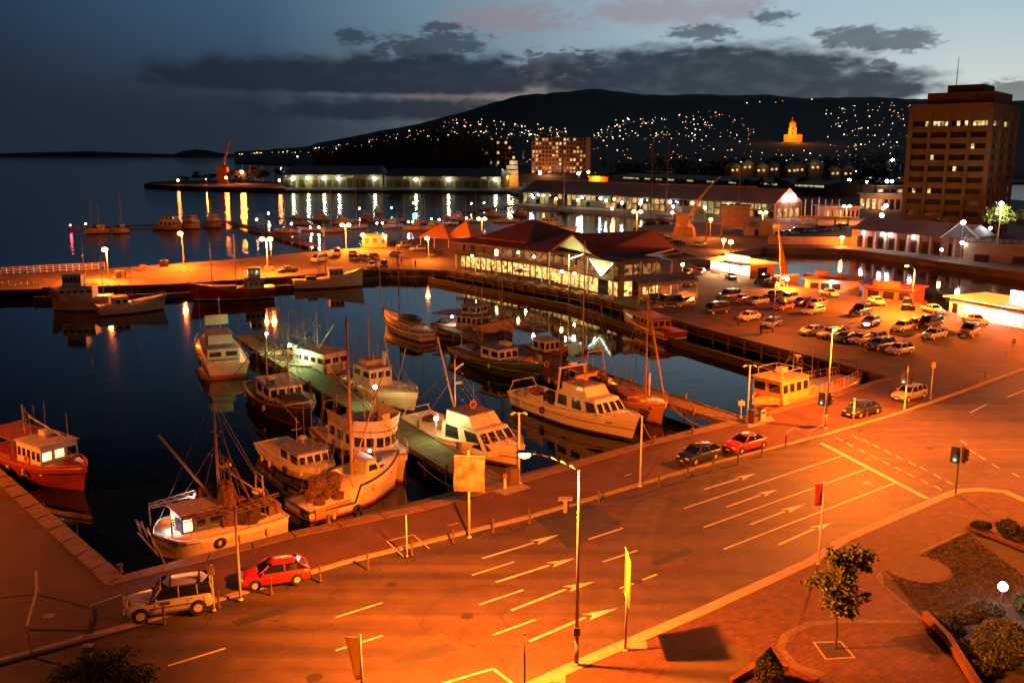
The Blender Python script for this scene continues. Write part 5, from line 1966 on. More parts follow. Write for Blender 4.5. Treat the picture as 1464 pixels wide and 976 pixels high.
def cobra(label, base, top_y, arm, power, group='sodium street lamps', z0=0.0, lit=True, box=False, color=SODIUM, aim=None):
    """tall street lamp: tapered pole, curved arm, glowing lantern"""
    b_ = P(*base, z0)
    H = ZH(top_y, b_.y) - z0
    t = thing('street_lamp', label, 'street lamp', tuple(b_), 0, group)
    G().tube((0, 0, 0), (0, 0, 1.4), .13, .12, 10).tube((0, 0, 1.4), (0, 0, H), .10, .065, 10).lathe((0, 0, 0), [(.2, 0), (.2, .05), (.14, .12)], 10).put('pole', POLEG, t, smooth=True)
    ax, ay = arm
    pts = [Vector((ax * f_, ay * f_, H + .75 * math.sin(f_ * math.pi / 2) * 1.0)) for f_ in (0, .2, .4, .6, .8, 1)]
    G().pipe(pts, .05, 8).put('arm', POLEG, t, smooth=True)
    e = pts[-1]
    a_ = math.atan2(ay, ax)
    hd = G()
    rings = []
    for f_, w_, h_ in ((-.12, .06, .06), (0, .13, .10), (.35, .19, .14), (.75, .16, .11), (.85, .04, .04)):
        c, s_ = math.cos(a_), math.sin(a_)
        rings.append([(e.x + c * f_ - s_ * w_ * math.cos(q), e.y + s_ * f_ + c * w_ * math.cos(q), e.z + .05 + h_ * math.sin(q) * (1 if math.sin(q) > 0 else .35)) for q in [k * math.pi / 4 for k in range(8)]])
    hd.loft(rings)
    h_ = hd.put('lamp_head', POLEG, t, smooth=True)
    lp = (e.x + math.cos(a_) * .42, e.y + math.sin(a_) * .42, e.z - .08)
    G().ball(lp, .30, 12, sz=.55).put('lamp_glass', LAMPG if lit else HLAMP, h_, smooth=True)
    if box:
        G().box((0, 0, 1.95), (.32, .3, .42)).put('control_box', RUSTY, t)
    if lit:
        light((lp[0], lp[1], lp[2] - .35), power, color, .25, t, spot=172, aim=aim)
    return t


NRM = (-.57, .82)
cobra('tall lit street lamp rising from the brick footpath beside the yellow banner', (824, 950), 672, (-2.3, .35), 140000, box=True, aim=(.34, .34, -1))
cobra('tall pale street lamp by the traffic light glowing over the slanted row of cars', (1180, 612), 470, (2.4, -.9), 95000, aim=(-.25, -.25, -1))
cobra('car park street lamp with curved arm standing by the red roofed stall', (1303, 440), 385, (-1.4, -.6), 120000)
# the same lamps carry on along the street, beyond the picture's edges
for lab, x, y, p, arm in (('street lamp further down the street past the bottom edge', -26, 19, 4000, NRM), ('street lamp on the far corner of the crossing', 61, 78, 48000, (-.8, .3)), ('street lamp above the side street by the crossing', 56, 52, 90000, (-.3, .8)),
                          ('street lamp on the side quay', -58, 62, 50000, (.8, .2)), ('street lamp standing farther along the side quay', -95, 108, 25000, (.8, .2)), ('street lamp past the end of the car park', 92, 122, 190000, (-.8, .2)), ('street lamp between the crossing and the fish punt', 104, 152, 200000, (-.8, .2))):
    t = thing('street_lamp', lab, 'street lamp', (x, y, 0), 0, 'sodium street lamps')
    G().tube((0, 0, 0), (0, 0, 10.6), .12, .07, 10).put('pole', POLEG, t)
    G().pipe([(0, 0, 10.5), (arm[0] * 1.2, arm[1] * 1.2, 11.1), (arm[0] * 3, arm[1] * 3, 11.3)], .05).put('arm', POLEG, t)
    hd = G().box((arm[0] * 3.2, arm[1] * 3.2, 11.38), (.8, .34, .14), math.atan2(arm[1], arm[0])).put('lamp_head', POLEG, t)
    G().ball((arm[0] * 3.2, arm[1] * 3.2, 11.27), .2, 10, sz=.5).put('lamp_glass', LAMPG, hd)
    light((arm[0] * 3.2, arm[1] * 3.2, 10.95), p, SODIUM, .12, t, spot=172)

cobra('thin dark lamp pole standing among the cars in the middle of the wharf car park', (1105, 474), 404, (.9, .5), 22000)  # lit lantern added to this pole to brighten the car park
# plain poles, flag poles, banner poles on the quay
def pole(name, label, cat, base, top_y, r0=.075, r1=.05, mat=POLEW, z0=0.0, group=None):
    b_ = P(*base, z0)
    H = ZH(top_y, b_.y) - z0
    t = thing(name, label, cat, tuple(b_), 0, group)
    G().tube((0, 0, 0), (0, 0, H), r0, r1, 8).lathe((0, 0, 0), [(r0 * 1.9, 0), (r0 * 1.9, .05), (r0 * 1.2, .1)], 8).ball((0, 0, H), r1 * 1.5, 8).put('pole', mat, t, smooth=True)
    return t, H


pole('flag_pole', 'bare white pole on the kerb between the white four wheel drive and red hatchback', 'pole', (344, 857), 726, .09, .08)
pole('flag_pole', 'tall bright white pole at the kerb before the dark blue hatchback', 'pole', (915, 695), 596, .09, .06)
pole('marker_post', 'thin short post inside the painted bay on the quay', 'post', (582, 795), 737, .05, .04)
pole('marker_post', 'thin dark post at the edge of the near footpath', 'post', (750, 984), 906, .045, .045, DKPOLE)
pole('marker_post', 'tall white mooring post beside the orange lit jetty', 'post', (928, 567), 535, .10, .09, z0=-.2)

t, H = pole('banner_pole', 'white pole carrying a wide printed pale banner on the quay', 'banner pole', (671, 768), 645, .09, .06)
g = G()
rr = []
for i in range(7):
    z = H - .35 - (H - .4) * .42 * i / 6
    rr.append([(-1.0 + .05 * math.sin(i), -.12 + .05 * math.sin(i * 1.3), z + .05), (-.5, -.16 - .05 * math.cos(i), z), (0, -.12, z), (.55, -.17 - .05 * math.sin(i * .9), z), (1.1 + .03 * math.cos(i), -.12, z - .08)])
g.loft(rr, closed=False, cap=False)
bn = g.put('banner', PALEB, t)
bn.modifiers.new('cloth', 'SOLIDIFY').thickness = .015
G().tube((-1.0, 0, H - .3), (1.1, 0, H - .38), .03).tube((-1.0, 0, H - .35 - (H - .4) * .42), (1.1, 0, H - .43 - (H - .4) * .42), .03).put('banner_rail', POLEW, t)


def banner(label, base, top_y, dx, dy, mat, drop, slack=0.0, r=.07, two=False):
    t, H = pole('banner_pole', label, 'banner pole', base, top_y, r, .045)
    rr = []
    for i in range(7):
        f_ = i / 6
        z = H - .12 - drop * f_
        w_ = (1 - slack * f_)
        rr.append([(dx * k * w_, dy * k * w_ + .06 * math.sin(3 * f_ + k * 3), z - .18 * k * slack) for k in ((-1, -.5, 0, .5, 1) if two else (0, .25, .5, .75, 1))])
    o = G().loft(rr, closed=False, cap=False).put('banner', mat, t, smooth=True)
    o.modifiers.new('cloth', 'SOLIDIFY').thickness = .012
    g = G()
    s_ = -1 if two else 0
    g.tube((dx * s_, dy * s_, H - .1), (dx, dy, H - .1 - .18 * slack), .025).tube((dx * s_ * (1 - slack), dy * s_ * (1 - slack), H - .13 - drop), (dx * (1 - slack), dy * (1 - slack), H - .14 - drop - .18 * slack), .025)
    g.put('banner_rail', POLEW, t)
    return t, H


banner('banner pole with bright yellow cloth seen almost edge on by the tall street lamp', (894, 930), 790, .02, -.98, YEL, 2.5, 0, two=True)
banner('banner pole with slack yellow cloth at the bottom of the near kerb', (518, 990), 908, -.80, .25, YEL, 2.2, .6)
t, H = banner('banner pole with red cloth standing behind the young tree', (1170, 806), 688, -.62, -.1, REDB, 1.45, .05)
G().box((-.36, -.14, H - .75), (.1, .012, .5)).box((-.33, -.14, H - 1.15), (.16, .012, .16)).put('banner_emblem', PALEB, t)

# twin headed lamps on the quay, unlit
for lab, b_, ty in (('unlit twin headed lamp by the bins at the end of the orange lit jetty', (1068, 603), 523), ('unlit twin headed lamp where the mossy jetty meets the quay', (742, 690), 591)):
    t, H = pole('twin_lamp', lab, 'lamp', b_, ty, .10, .08)
    for s_ in (-1, 1):
        G().bar((0, 0, H), (s_ * .45, 0, H + .08), .05, .05).put('arm', POLEW, t)
        G().box((s_ * .5, 0, H + .02), (.34, .22, .14), 0, 0, s_ * .5).put('lamp_head', POLEW, t)

# signs
SIGNB = pm('sign_board', (.55, .45, .32), .6)
for lab, b_, ty, w_, h_ in (('small square sign on a post behind the white four wheel drive', (306, 872), 808, .42, .55), ('square sign on a thick post past the silver wagon', (1330, 570), 518, .45, .6),
                            ('little board on a post by the bins at the orange lit jetty', (1059, 596), 573, .65, .45), ('square sign on a post at the far end of the car park entrance', (1448, 499), 484, .5, .7)):
    t, H = pole('sign_post', lab, 'sign', b_, ty, .07, .06)
    G().box((0, -.09, H - h_ / 2), (w_, .03, h_)).put('sign_panel', SIGNB, t)
t, H = pole('sign_post', 'plain pale post in front of the black sedan', 'post', (1219, 610), 571, .10, .09)
t = thing('notice_board', 'low wide notice board at the car park entrance', 'sign', Q(1445, 515), R(20))
G().box((0, 0, .9), (1.5, .06, 1.0)).put('sign_panel', SIGNB, t)
for x in (-.6, .6):
    G().box((x, .05, .4), (.08, .08, .8)).put('leg', POLEW, t)

# traffic lights
GRN = em('green_signal', (.35, 1, .85), 120)
SIGB = pm('signal_housing', (.02, .02, .02), .5)
SIGR = pm('signal_lens_dark', (.12, .02, .015), .2)


def signal(label, base, lamp_y, top_y, dx=0, z0=0, facing=-2.2, back=True):
    b_ = P(*base, z0)
    t = thing('traffic_light', label, 'traffic light', tuple(b_), 0, 'traffic lights at the crossing')
    zl = ZH(lamp_y, b_.y) - z0
    H = ZH(top_y, b_.y) - z0
    G().tube((0, 0, 0), (0, 0, H), .075, .06, 8).put('pole', POLEW if back else DKPOLE, t)
    c, s_ = math.cos(facing), math.sin(facing)
    for k, (dirx, ofs) in enumerate(((facing, -.30), (facing + 2.2, .38))):
        cx, cy = ofs + dx, 0
        hb = G().box((cx, cy, zl + .33), (.24, .34, 1.02), dirx).box((cx - .04, cy + .02, zl + .33), (.03, .62, 1.3), dirx).put('signal_head', SIGB, t)
        for i in range(3):
            u = Vector((math.cos(dirx), math.sin(dirx), 0))
            p = Vector((cx, cy, zl + .33 * i)) + u * .14
            G().lathe((0, 0, 0), [(.01, .04), (.12, .025), (.13, -.02), (.01, -.03)], 10, axis='x').put('signal_lens', GRN if (i == 0 and k == 0) else SIGR, hb, (p.x, p.y, p.z), dirx)
            G().lathe((0, 0, 0), [(.14, 0), (.15, .16)], 10, axis='x').put('visor', SIGB, hb, (p.x, p.y, p.z), dirx)
    c_ = Vector((-.30 + dx, 0, zl)) + Vector((math.cos(facing), math.sin(facing), 0)) * .35
    light(tuple(c_), 35, (.3, 1, .75), .08, t)
    return t


signal('green traffic light on the quay beside the tall pale street lamp', (1177, 612), 575, 562)
signal('green traffic light on the kerb in front of the silver wagon', (1293, 585), 545, 523)
signal('green traffic light on the island at the near side of the crossing', (1366, 706), 656, 640, back=False)

# bollards along the kerb
bg = 'bollards along the quay kerb'
bpts = [(235, 890, 'dark bollard beside the front door of the white four wheel drive'), (313, 868, 'dark bollard just behind the white four wheel drive'), (388, 848, 'dark bollard beside the red hatchback'), (458, 830, 'dark bollard just behind the red hatchback'),
        (526, 812, 'dark bollard on the empty kerb short of the painted bay'), (589, 793, 'dark bollard inside the painted bay'), (648, 776, 'dark bollard next to the printed banner pole'), (705, 761, 'dark bollard past the printed banner pole'),
        (757, 748, 'dark bollard halfway from the printed banner to the flat topped one'), (856, 719, 'dark bollard second from the tall bright white pole'), (942, 697, 'dark bollard right beside the tall bright white pole'), (983, 684, 'pale bollard in front of the dark blue hatchback'),
        (1019, 671, 'pale bollard beside the dark blue hatchback rear wheel'), (1055, 661, 'pale bollard beside the orange red sedan bonnet'), (1089, 650, 'pale bollard beside the orange red sedan boot'), (1123, 638, 'thin bollard between the orange red sedan and the crossing'),
        (1239, 601, 'thin bollard beside the black sedan'), (1262, 596, 'thin bollard just behind the black sedan'), (1355, 564, 'thin bollard first past the square sign'), (1374, 558, 'thin bollard second past the square sign'), (1388, 553, 'thin bollard third past the square sign'),
        (1397, 548, 'thin bollard fourth past the square sign'), (1408, 541, 'thin bollard at the far end of the kerb row')]
b0 = None
for x, y, lab in bpts:
    c = P(x, y)
    if b0 is None:
        b0 = G().tube((0, 0, 0), (0, 0, 1.0), .075, .07, 10).lathe((0, 0, 0), [(.12, 0), (.12, .03), (.08, .06)], 10).lathe((0, 0, .98), [(.085, 0), (.085, .04), (.03, .07)], 10).lathe((0, 0, .8), [(.08, 0), (.08, .06)], 10).put('bollard', DKPOLE, None, tuple(c), smooth=False)
        tag(b0, lab, 'bollard', bg)
    else:
        dup(b0, tuple(c), 0, lab)
t = thing('pillar_table', 'flat topped stone bollard on the kerb before the street lamp pole', 'bollard', Q(808, 732))
G().box((0, 0, .5), (.3, .3, 1.0)).put('base', CONC, t)
G().box((0, 0, 1.06), (1.05, .6, .12)).put('top', CONC, t)

# low barrier rails
for lab, pts, nm in (('bent pipe barrier at the kerb of the side quay', [(-4, 838, 0), (38, 872, 1.0), (53, 936, 0)], 'pipe_barrier'),
                     ('low hoop rail in front of the white four wheel drive', [(132, 888, .0), (132, 888, 1.0), (176, 872, 1.0), (176, 872, 0)], 'hoop_rail'),
                     ('low hoop rail beside the tall pale street lamp', [(1153, 632, 0), (1153, 632, 1.0), (1176, 622, 1.0), (1176, 622, 0)], 'hoop_rail')):
    w0 = P(pts[0][0], pts[0][1])
    if nm == 'pipe_barrier':
        ps = [Vector((-28.6, 51.0, 1.5)), Vector((-27.5, 48.9, 1.35)), Vector((-26.2, 45.2, 1.1)), Vector((-25.6, 44.3, 0.0))]
        ps2 = [Vector((-29.8, 48.4, 1.1)), Vector((-27.4, 48.6, 1.3))]
        g = G().pipe([tuple(p) for p in ps], .07, 8).pipe([tuple(p) for p in ps2], .06, 8)
        g.tube((-28.6, 51.0, 1.5), (-28.6, 51.0, 0), .07)
        tag(g.put(nm, pm('orange_pipe_paint', (.35, .16, .06), .6)), lab, 'barrier')
    else:
        g = G().pipe([tuple(P(x, y) + Vector((0, 0, z))) for x, y, z in pts], .04, 6)
        tag(g.put(nm, POLEG), lab, 'rail')

# bins by the jetty, ticket box by the mossy jetty
for lab, x, y, m_ in (('dark square bin beside the unlit twin lamp at the orange lit jetty', 1077, 604, DKPOLE), ('pale framed bin beside the dark square bin', 1087, 600, SIGNB)):
    t = thing('bin', lab, 'bin', Q(x, y), RK)
    G().box((0, 0, .6), (.7, .7, 1.2)).put('body', m_, t, bevel=.04)
    G().box((0, 0, 1.26), (.76, .76, .1)).put('lid', TRIM, t)
    G().box((0, -.36, .85), (.42, .03, .22)).put('opening', PORT, t)
for lab, x, y in (('dark power box on the quay beside the unlit twin lamp at the mossy jetty', 733, 692), ('short pale mooring post with red lid beside the power box', 722, 698)):
    t = thing('power_box' if 'power box on' in lab else 'mooring_post', lab, 'box' if 'box on' in lab else 'post', Q(x, y), RK)
    if 'box on' in lab:
        G().box((0, 0, .7), (.9, .7, 1.4)).put('body', DKPOLE, t, bevel=.05)
        G().box((0, -.36, .9), (.6, .02, .7)).put('door', RUSTY, t)
    else:
        G().tube((0, 0, 0), (0, 0, 1.0), .12, .11, 8).put('body', POLEW, t)
        G().ball((0, 0, 1.05), .2, 8).put('lid', BUOY, t)
# mooring bollards on the capstones
for lab, x, y in (('iron mooring bollard on the quay edge near the blue decked trawler', 470, 747), ('iron mooring bollard on the quay edge by the cruiser bow', 935, 632), ('iron mooring bollard on the quay edge by the dark blue hatchback', 990, 620), ('iron mooring bollard on the corner of the side quay', 172, 818)):
    o = G().lathe((0, 0, .05), [(.2, 0), (.14, .1), (.12, .35), (.2, .42), (.2, .5), (.05, .56)], 10).put('mooring_bollard', DKPOLE, None, tuple(P(x, y)))
    tag(o, lab, 'mooring bollard')
# mooring ropes
for lab, a, b_, sag in (('rope from the orange boat bow to the quay', (960, 580, .5), (1045, 604, 0), 1.2), ('rope from the white bowed boat to the quay', (597, 660, .5), (690, 702, 0), .8), ('rope from the cruiser bow to the quay', (920, 606, .6), (938, 630, 0), .4)):
    A, B = P(*a), P(*b_)
    pts = []
    for i in range(13):
        f_ = i / 12
        p = A.lerp(B, f_)
        p.z = max(WZ + .1, p.z - sag * 4 * f_ * (1 - f_))
        pts.append(tuple(p))
    tag(G().pipe(pts, .045, 5).put('mooring_rope', ROPE), lab, 'rope')

# globe lamps: white ones, garden, jetty
def globe(name, label, base, lamp, mat, r, color, power, z0=0.0, group=None, mat_p=POLEW, cat='lamp', pr=.05, ext=0):
    b_ = P(*base, z0)
    H = ZH(lamp, b_.y) - z0
    t = thing(name, label, cat, tuple(b_), 0, group)
    G().tube((0, 0, 0), (0, 0, H - r), pr, pr * .8, 8).put('pole', mat_p, t)
    G().ball((0, 0, H), r, 12).put('lamp_globe', mat, t, smooth=True)
    if power:
        light((0, 0, H), power, color, r * 1.25, t)
    return t


globe('garden_lamp', 'white globe lamp on a thin post among the garden shrubs', (1429, 878), 838, LAMPW, .26, (.9, .95, 1), 240, mat_p=DKPOLE)
jg = 'lamps along the mossy jetty'
globe('jetty_lamp', 'lamp on the mossy jetty between the curved wheelhouse boat and the raked windscreen boat', (624, 630), 598, LAMPY, .2, MERC, 1100, -.25, jg)
globe('jetty_lamp', 'lamp on the mossy jetty in front of the upright wheelhouse boat', (537, 580), 553, LAMPY, .22, MERC, 1700, -.25, jg)
globe('jetty_lamp', 'lamp on the mossy jetty beside the floodlit white boat house', (428, 526), 503, LAMPY, .26, MERC, 2600, -.25, jg)
globe('jetty_lamp', 'lamp near the outer end of the mossy jetty by the black hulled boat', (382, 505), 477, LAMPY, .22, MERC, 1800, -.25, jg)

# people on the wharf
SKIN = pm('skin', (.42, .26, .18), .6)
HAIR = pm('dark_hair', (.03, .02, .015), .7)
DCOAT = pm('dark_coat_cloth', (.02, .018, .02), .9)
JEAN = pm('dark_trousers', (.03, .035, .05), .9)


def person(label, loc, rz, coat, s=1.0, sit=False, cat='person', group=None):
    t = thing('person', label, cat, loc, rz, group)
    me = bpy.data.meshes.new('body')
    hip = .93 if not sit else .50
    jt = [(0, 0, hip), (0, 0, hip + .25), (0, 0, hip + .48), (.0, 0, hip + .58), (.02, 0, hip + .72),
          (0, .10, hip - .02), (.03 if not sit else .42, .11, hip - .44 if not sit else hip - .02), (0 if not sit else .42, .12, .08), (.16 if not sit else .58, .13, .03),
          (0, -.10, hip - .02), (.0 if not sit else .42, -.11, hip - .44 if not sit else hip - .02), (-.03 if not sit else .44, -.12, .08), (.13 if not sit else .58, -.13, .03),
          (0, .19, hip + .46), (-.02, .25, hip + .20), (.06, .26, hip - .04), (0, -.19, hip + .46), (.03, -.25, hip + .20), (.16, -.22, hip + .0), (.03, 0, hip + .80)]
    ed = [(0, 1), (1, 2), (2, 3), (3, 4), (4, 19), (0, 5), (5, 6), (6, 7), (7, 8), (0, 9), (9, 10), (10, 11), (11, 12), (2, 13), (13, 14), (14, 15), (2, 16), (16, 17), (17, 18)]
    rad = [.14, .13, .15, .06, .085, .10, .07, .05, .045, .10, .07, .05, .045, .07, .05, .04, .07, .05, .04, .07]
    me.from_pydata(jt, ed, [])
    o = bpy.data.objects.new('body', me)
    col.objects.link(o)
    o.parent = t
    sk = o.modifiers.new('skin', 'SKIN')
    for i, v in enumerate(me.skin_vertices[0].data):
        v.radius = (rad[i], rad[i])
        v.use_root = i == 0
    o.modifiers.new('smooth', 'SUBSURF').levels = 1
    o.modifiers['smooth'].render_levels = 2
    me.materials.append(SKIN)
    G().lathe((0, 0, hip - .2), [(.20, 0), (.19, .22), (.20, .5), (.22, .64), (.10, .76)], 12).put('coat', coat, t, smooth=True)
    for y in (.11, -.11):
        if sit:
            G().tube((0, y, hip - .01), (.45, y, hip), .11, .09).tube((.43, y, hip), (.43, y, .1), .085, .07).put('trousers', JEAN, t)
        else:
            G().tube((0, y, hip), (0, y * 1.1, .1), .115, .08).put('trousers', JEAN, t)
    for y in (.19, -.19):
        G().tube((0, y, hip + .46), (0, y * 1.3, hip + .16), .085, .065).tube((0, y * 1.3, hip + .17), (.1, y * 1.3, hip), .062, .05).put('sleeve', coat, t)
    G().ball((-.01, 0, hip + .80), .105, 10).put('hair', HAIR, t, smooth=True)
    return t


person('person in dark clothes standing on the wharf edge beside the cream sedan', Q(1055, 467), R(150), DCOAT)
person('person in dark clothes at the wharf edge beside the grey station wagon', Q(1088, 478), R(230), DCOAT)
person('person walking alone across the lit wharf below the tent', Q(574, 377), R(200), DCOAT)
person('person in a dark coat by the wharf corner before the restaurant', Q(594, 382), R(40), DCOAT)

# ---------------------------------------------------------------- trees and garden
LEAFD = pm('leaf_dark', (.045, .06, .02), .7, var=.4, scale=8)
LEAFG = pm('leaf_green', (.085, .11, .03), .7, var=.4, scale=8)
LEAFR = pm('leaf_reddish', (.09, .06, .025), .7, var=.4, scale=8)
BARK = pm('bark', (.06, .045, .035), .9, var=.4, scale=6, bump=.4)
GRASS = pm('dry_grass', (.05, .042, .018), .95, var=.5, scale=2.0, detail=10, c2=(.065, .042, .019))


def leaves(g, c, d, n, size, rg, flat=.0, fill=.55):
    """leaf sized faces thinning out towards the edge of a spray"""
    for _ in range(n):
        q = Vector((c[0] + rg.gauss(0, .52) * d[0], c[1] + rg.gauss(0, .52) * d[1], c[2] + rg.gauss(0, .52) * d[2]))
        a = Vector((rg.uniform(-1, 1), rg.uniform(-1, 1), rg.uniform(-.7, .7))).normalized()
        b_ = a.cross(Vector((rg.uniform(-1, 1), rg.uniform(-1, 1), rg.uniform(.2, 1)))).normalized()
        s_ = size * rg.uniform(.6, 1.3)
        g.add([q - a * s_, q + b_ * s_ * .5, q + a * s_, q - b_ * s_ * .5], [(0, 1, 2, 3)])


def tree(label, loc, h, clumps, trunk, leaf, n, size, seed, name='tree', r=.1, cat='tree', group=None):
    rg = random.Random(seed)
    t = thing(name, label, cat, loc, 0, group)
    g = G()
    pts = [Vector((0, 0, 0)), Vector((.04, .02, trunk * .5)), Vector((-.03, .04, trunk))]
    g.tube(pts[0], pts[1], r, r * .85, 8).tube(pts[1], pts[2], r * .85, r * .7, 8)
    for c, d in clumps:
        c = Vector(c)
        m_ = pts[2].lerp(c, .55) + Vector((rg.uniform(-.1, .1), rg.uniform(-.1, .1), .1))
        g.tube(pts[2], m_, r * .5, r * .3, 6).tube(m_, c, r * .3, r * .1, 5)
        for _ in range(4):
            e = c + Vector((rg.uniform(-d[0], d[0]), rg.uniform(-d[1], d[1]), rg.uniform(-d[2], d[2]))) * .8
            g.tube(m_.lerp(c, rg.uniform(.3, .9)), e, r * .15, r * .05, 4)
    g.put('trunk', BARK, t)
    g = G()
    tot = sum(d[0] * d[1] * d[2] for c, d in clumps)
    for c, d in clumps:
        k = int(n * d[0] * d[1] * d[2] / tot)
        for _ in range(max(5, k // 45)):
            o_ = Vector((rg.uniform(-1, 1), rg.uniform(-1, 1), rg.uniform(-1, 1))).normalized() * rg.uniform(.3, .8)
            cc = (c[0] + o_.x * d[0], c[1] + o_.y * d[1], c[2] + o_.z * d[2])
            leaves(g, cc, (d[0] * .36, d[1] * .36, d[2] * .30), max(8, k // max(5, k // 45)), size, rg)
    g.put('crown', leaf, t)
    return t


tb = P(1194, 927)
tree('young leafy street tree in a square paved surround', tuple(tb), 6, [((.0, .1, 3.0), (1.15, 1.1, .9)), ((-1.0, .3, 3.6), (.95, .9, .65)), ((.25, .2, 4.3), (1.0, 1.0, .9)), ((.8, .0, 5.3), (.95, .9, .7)), ((-.35, .1, 5.2), (.75, .75, .55)), ((.2, .0, 2.3), (.8, .8, .5)), ((1.2, .1, 4.7), (.6, .6, .45)), ((1.6, .2, 2.9), (.6, .4, .18))], 1.7, LEAFG, 5200, .12, 3, r=.07)
g = G()
hx = [Vector(p) for p in PX((1161, 917), (1203, 916), (1224, 940), (1180, 943))]
cen = sum(hx, Vector((0, 0))) / 4
for i in range(4):
    a_, b_ = hx[i], hx[(i + 1) % 4]
    ac, bc = a_.lerp(cen, .16), b_.lerp(cen, .16)
    g.sheet([tuple(a_), tuple(b_), tuple(bc), tuple(ac)], .012)
struct(g.put('paving_slab', CONC))
g = G()
g.sheet([tuple(cen + (p - cen) * .82) for p in hx], .010)
struct(g.put('tree_pit_ground', pm('tree_pit_soil', (.05, .032, .02), .95, var=.5, scale=5)))

# lawn and planted bed
lawn = G().sheet(PX((1383, 760), (1262, 816), (1263, 834), (1322, 886), (1430, 872), (1540, 850), (1540, 800), (1410, 765)), .02)
ln = lawn.put('lawn', pm('lawn_soil', (.042, .030, .013), .95, var=.5, scale=1.2, detail=10))
struct(ln)
rg = random.Random(2)
g = G()
pa, pb, pc_, pd = P(1383, 762), P(1266, 816), P(1322, 884), P(1500, 850)
for _ in range(11000):
    u, v = rg.random(), rg.random()
    p = pa.lerp(pb, u).lerp(pd.lerp(pc_, u), v)
    # a bare round of paving by the path stays clear
    if (Vector((p.x, p.y)) - P(1310, 812).xy).length < 2.1:
        continue
    h = rg.uniform(.03, .08)
    a_ = rg.uniform(0, 6.28)
    dx, dy = math.cos(a_) * .05, math.sin(a_) * .05
    g.add([(p.x - dx, p.y - dy, .02), (p.x + dx, p.y + dy, .02), (p.x + dy, p.y - dx, .02 + h)], [(0, 1, 2)])
tag(g.put('grass', GRASS), 'patchy dry grass beside the path', 'grass', kind='stuff')
struct(G().sheet([(q.x, q.y) for q in [P(1310 + 52 * math.cos(k * math.pi / 10) + 0, 812 + 24 * math.sin(k * math.pi / 10)) for k in range(20)]], .026).put('path', PAVE))
bed = PX((1322, 886), (1430, 872), (1560, 850), (1560, 1040), (1440, 1040), (1392, 985))
struct(G().sheet(bed, .03).put('garden_bed_ground', pm('bed_soil', (.03, .022, .014), .95, var=.5, scale=4)))
wl = PX((1318, 884), (1350, 917), (1392, 985), (1440, 1060))
wi = offs(wl, .32)
g = G()
for i in range(3):
    g.prism([wl[i], wl[i + 1], wi[i + 1], wi[i]], 0, .48)
tag(g.put('garden_wall', pm('red_brick', (.16, .055, .035), .85, var=.4, scale=6, bump=.5)), 'low red brick wall edging the dark garden bed', 'wall')
wl = PX((1381, 755), (1470, 790), (1560, 812))
wi = offs(wl, .25)
g = G()
for i in range(2):
    g.prism([wl[i], wl[i + 1], wi[i + 1], wi[i]], 0, .25)
tag(g.put('garden_wall', MATS['red_brick']), 'low brick edging under the shrubs at the upper end of the lawn', 'wall')

# grass verge at the bottom edge
struct(G().sheet(PX((930, 976), (985, 938), (1040, 918), (1075, 935), (1058, 976), (1000, 1000)), .02).put('lawn', GRASS))
wl = PX((1040, 976), (1085, 950), (1130, 956), (1170, 976))
wi = offs(wl, -.3)
g = G()
for i in range(3):
    g.prism([wl[i], wl[i + 1], wi[i + 1], wi[i]], 0, .3)
tag(g.put('garden_wall', MATS['red_brick']), 'curved brick edging round the conical shrub', 'wall')


def shrub(label, loc, d, n, size, leaf, seed, name='shrub', cone=False):
    rg = random.Random(seed)
    t = thing(name, label, 'shrub', loc)
    g = G()
    for _ in range(5):
        e = Vector((rg.uniform(-.5, .5) * d[0], rg.uniform(-.5, .5) * d[1], d[2] * rg.uniform(.7, 1.3)))
        g.tube((0, 0, 0), e, .03, .01, 5)
    g.put('stem', BARK, t)
    g = G()
    for _ in range(n):
        q = Vector((rg.gauss(0, 1), rg.gauss(0, 1), rg.gauss(0, 1))).normalized()
        k = rg.uniform(.78, 1.0) if rg.random() < .8 else rg.uniform(.3, .8)
        k *= 1 + .12 * mnoise.noise(q * 2.5 + Vector((seed, 0, 0)))
        z = q.z * k
        s_ = 1.0
        if cone:
            s_ = max(.08, (1 - (z + 1) / 2) ** .8 * 1.2)
        p = Vector((q.x * d[0] * k * s_, q.y * d[1] * k * s_, d[2] + z * d[2]))
        if p.z < .02:
            continue
        a_ = (q + Vector((rg.uniform(-1, 1), rg.uniform(-1, 1), rg.uniform(-1, 1))) * .9).normalized()
        b_ = a_.cross(Vector((rg.uniform(-1, 1), rg.uniform(-1, 1), rg.uniform(-1, 1)))).normalized()
        z_ = size * rg.uniform(.6, 1.3)
        g.add([p - a_ * z_, p + b_ * z_ * .5, p + a_ * z_, p - b_ * z_ * .5], [(0, 1, 2, 3)])
    g.put('foliage', leaf, t)
    return t


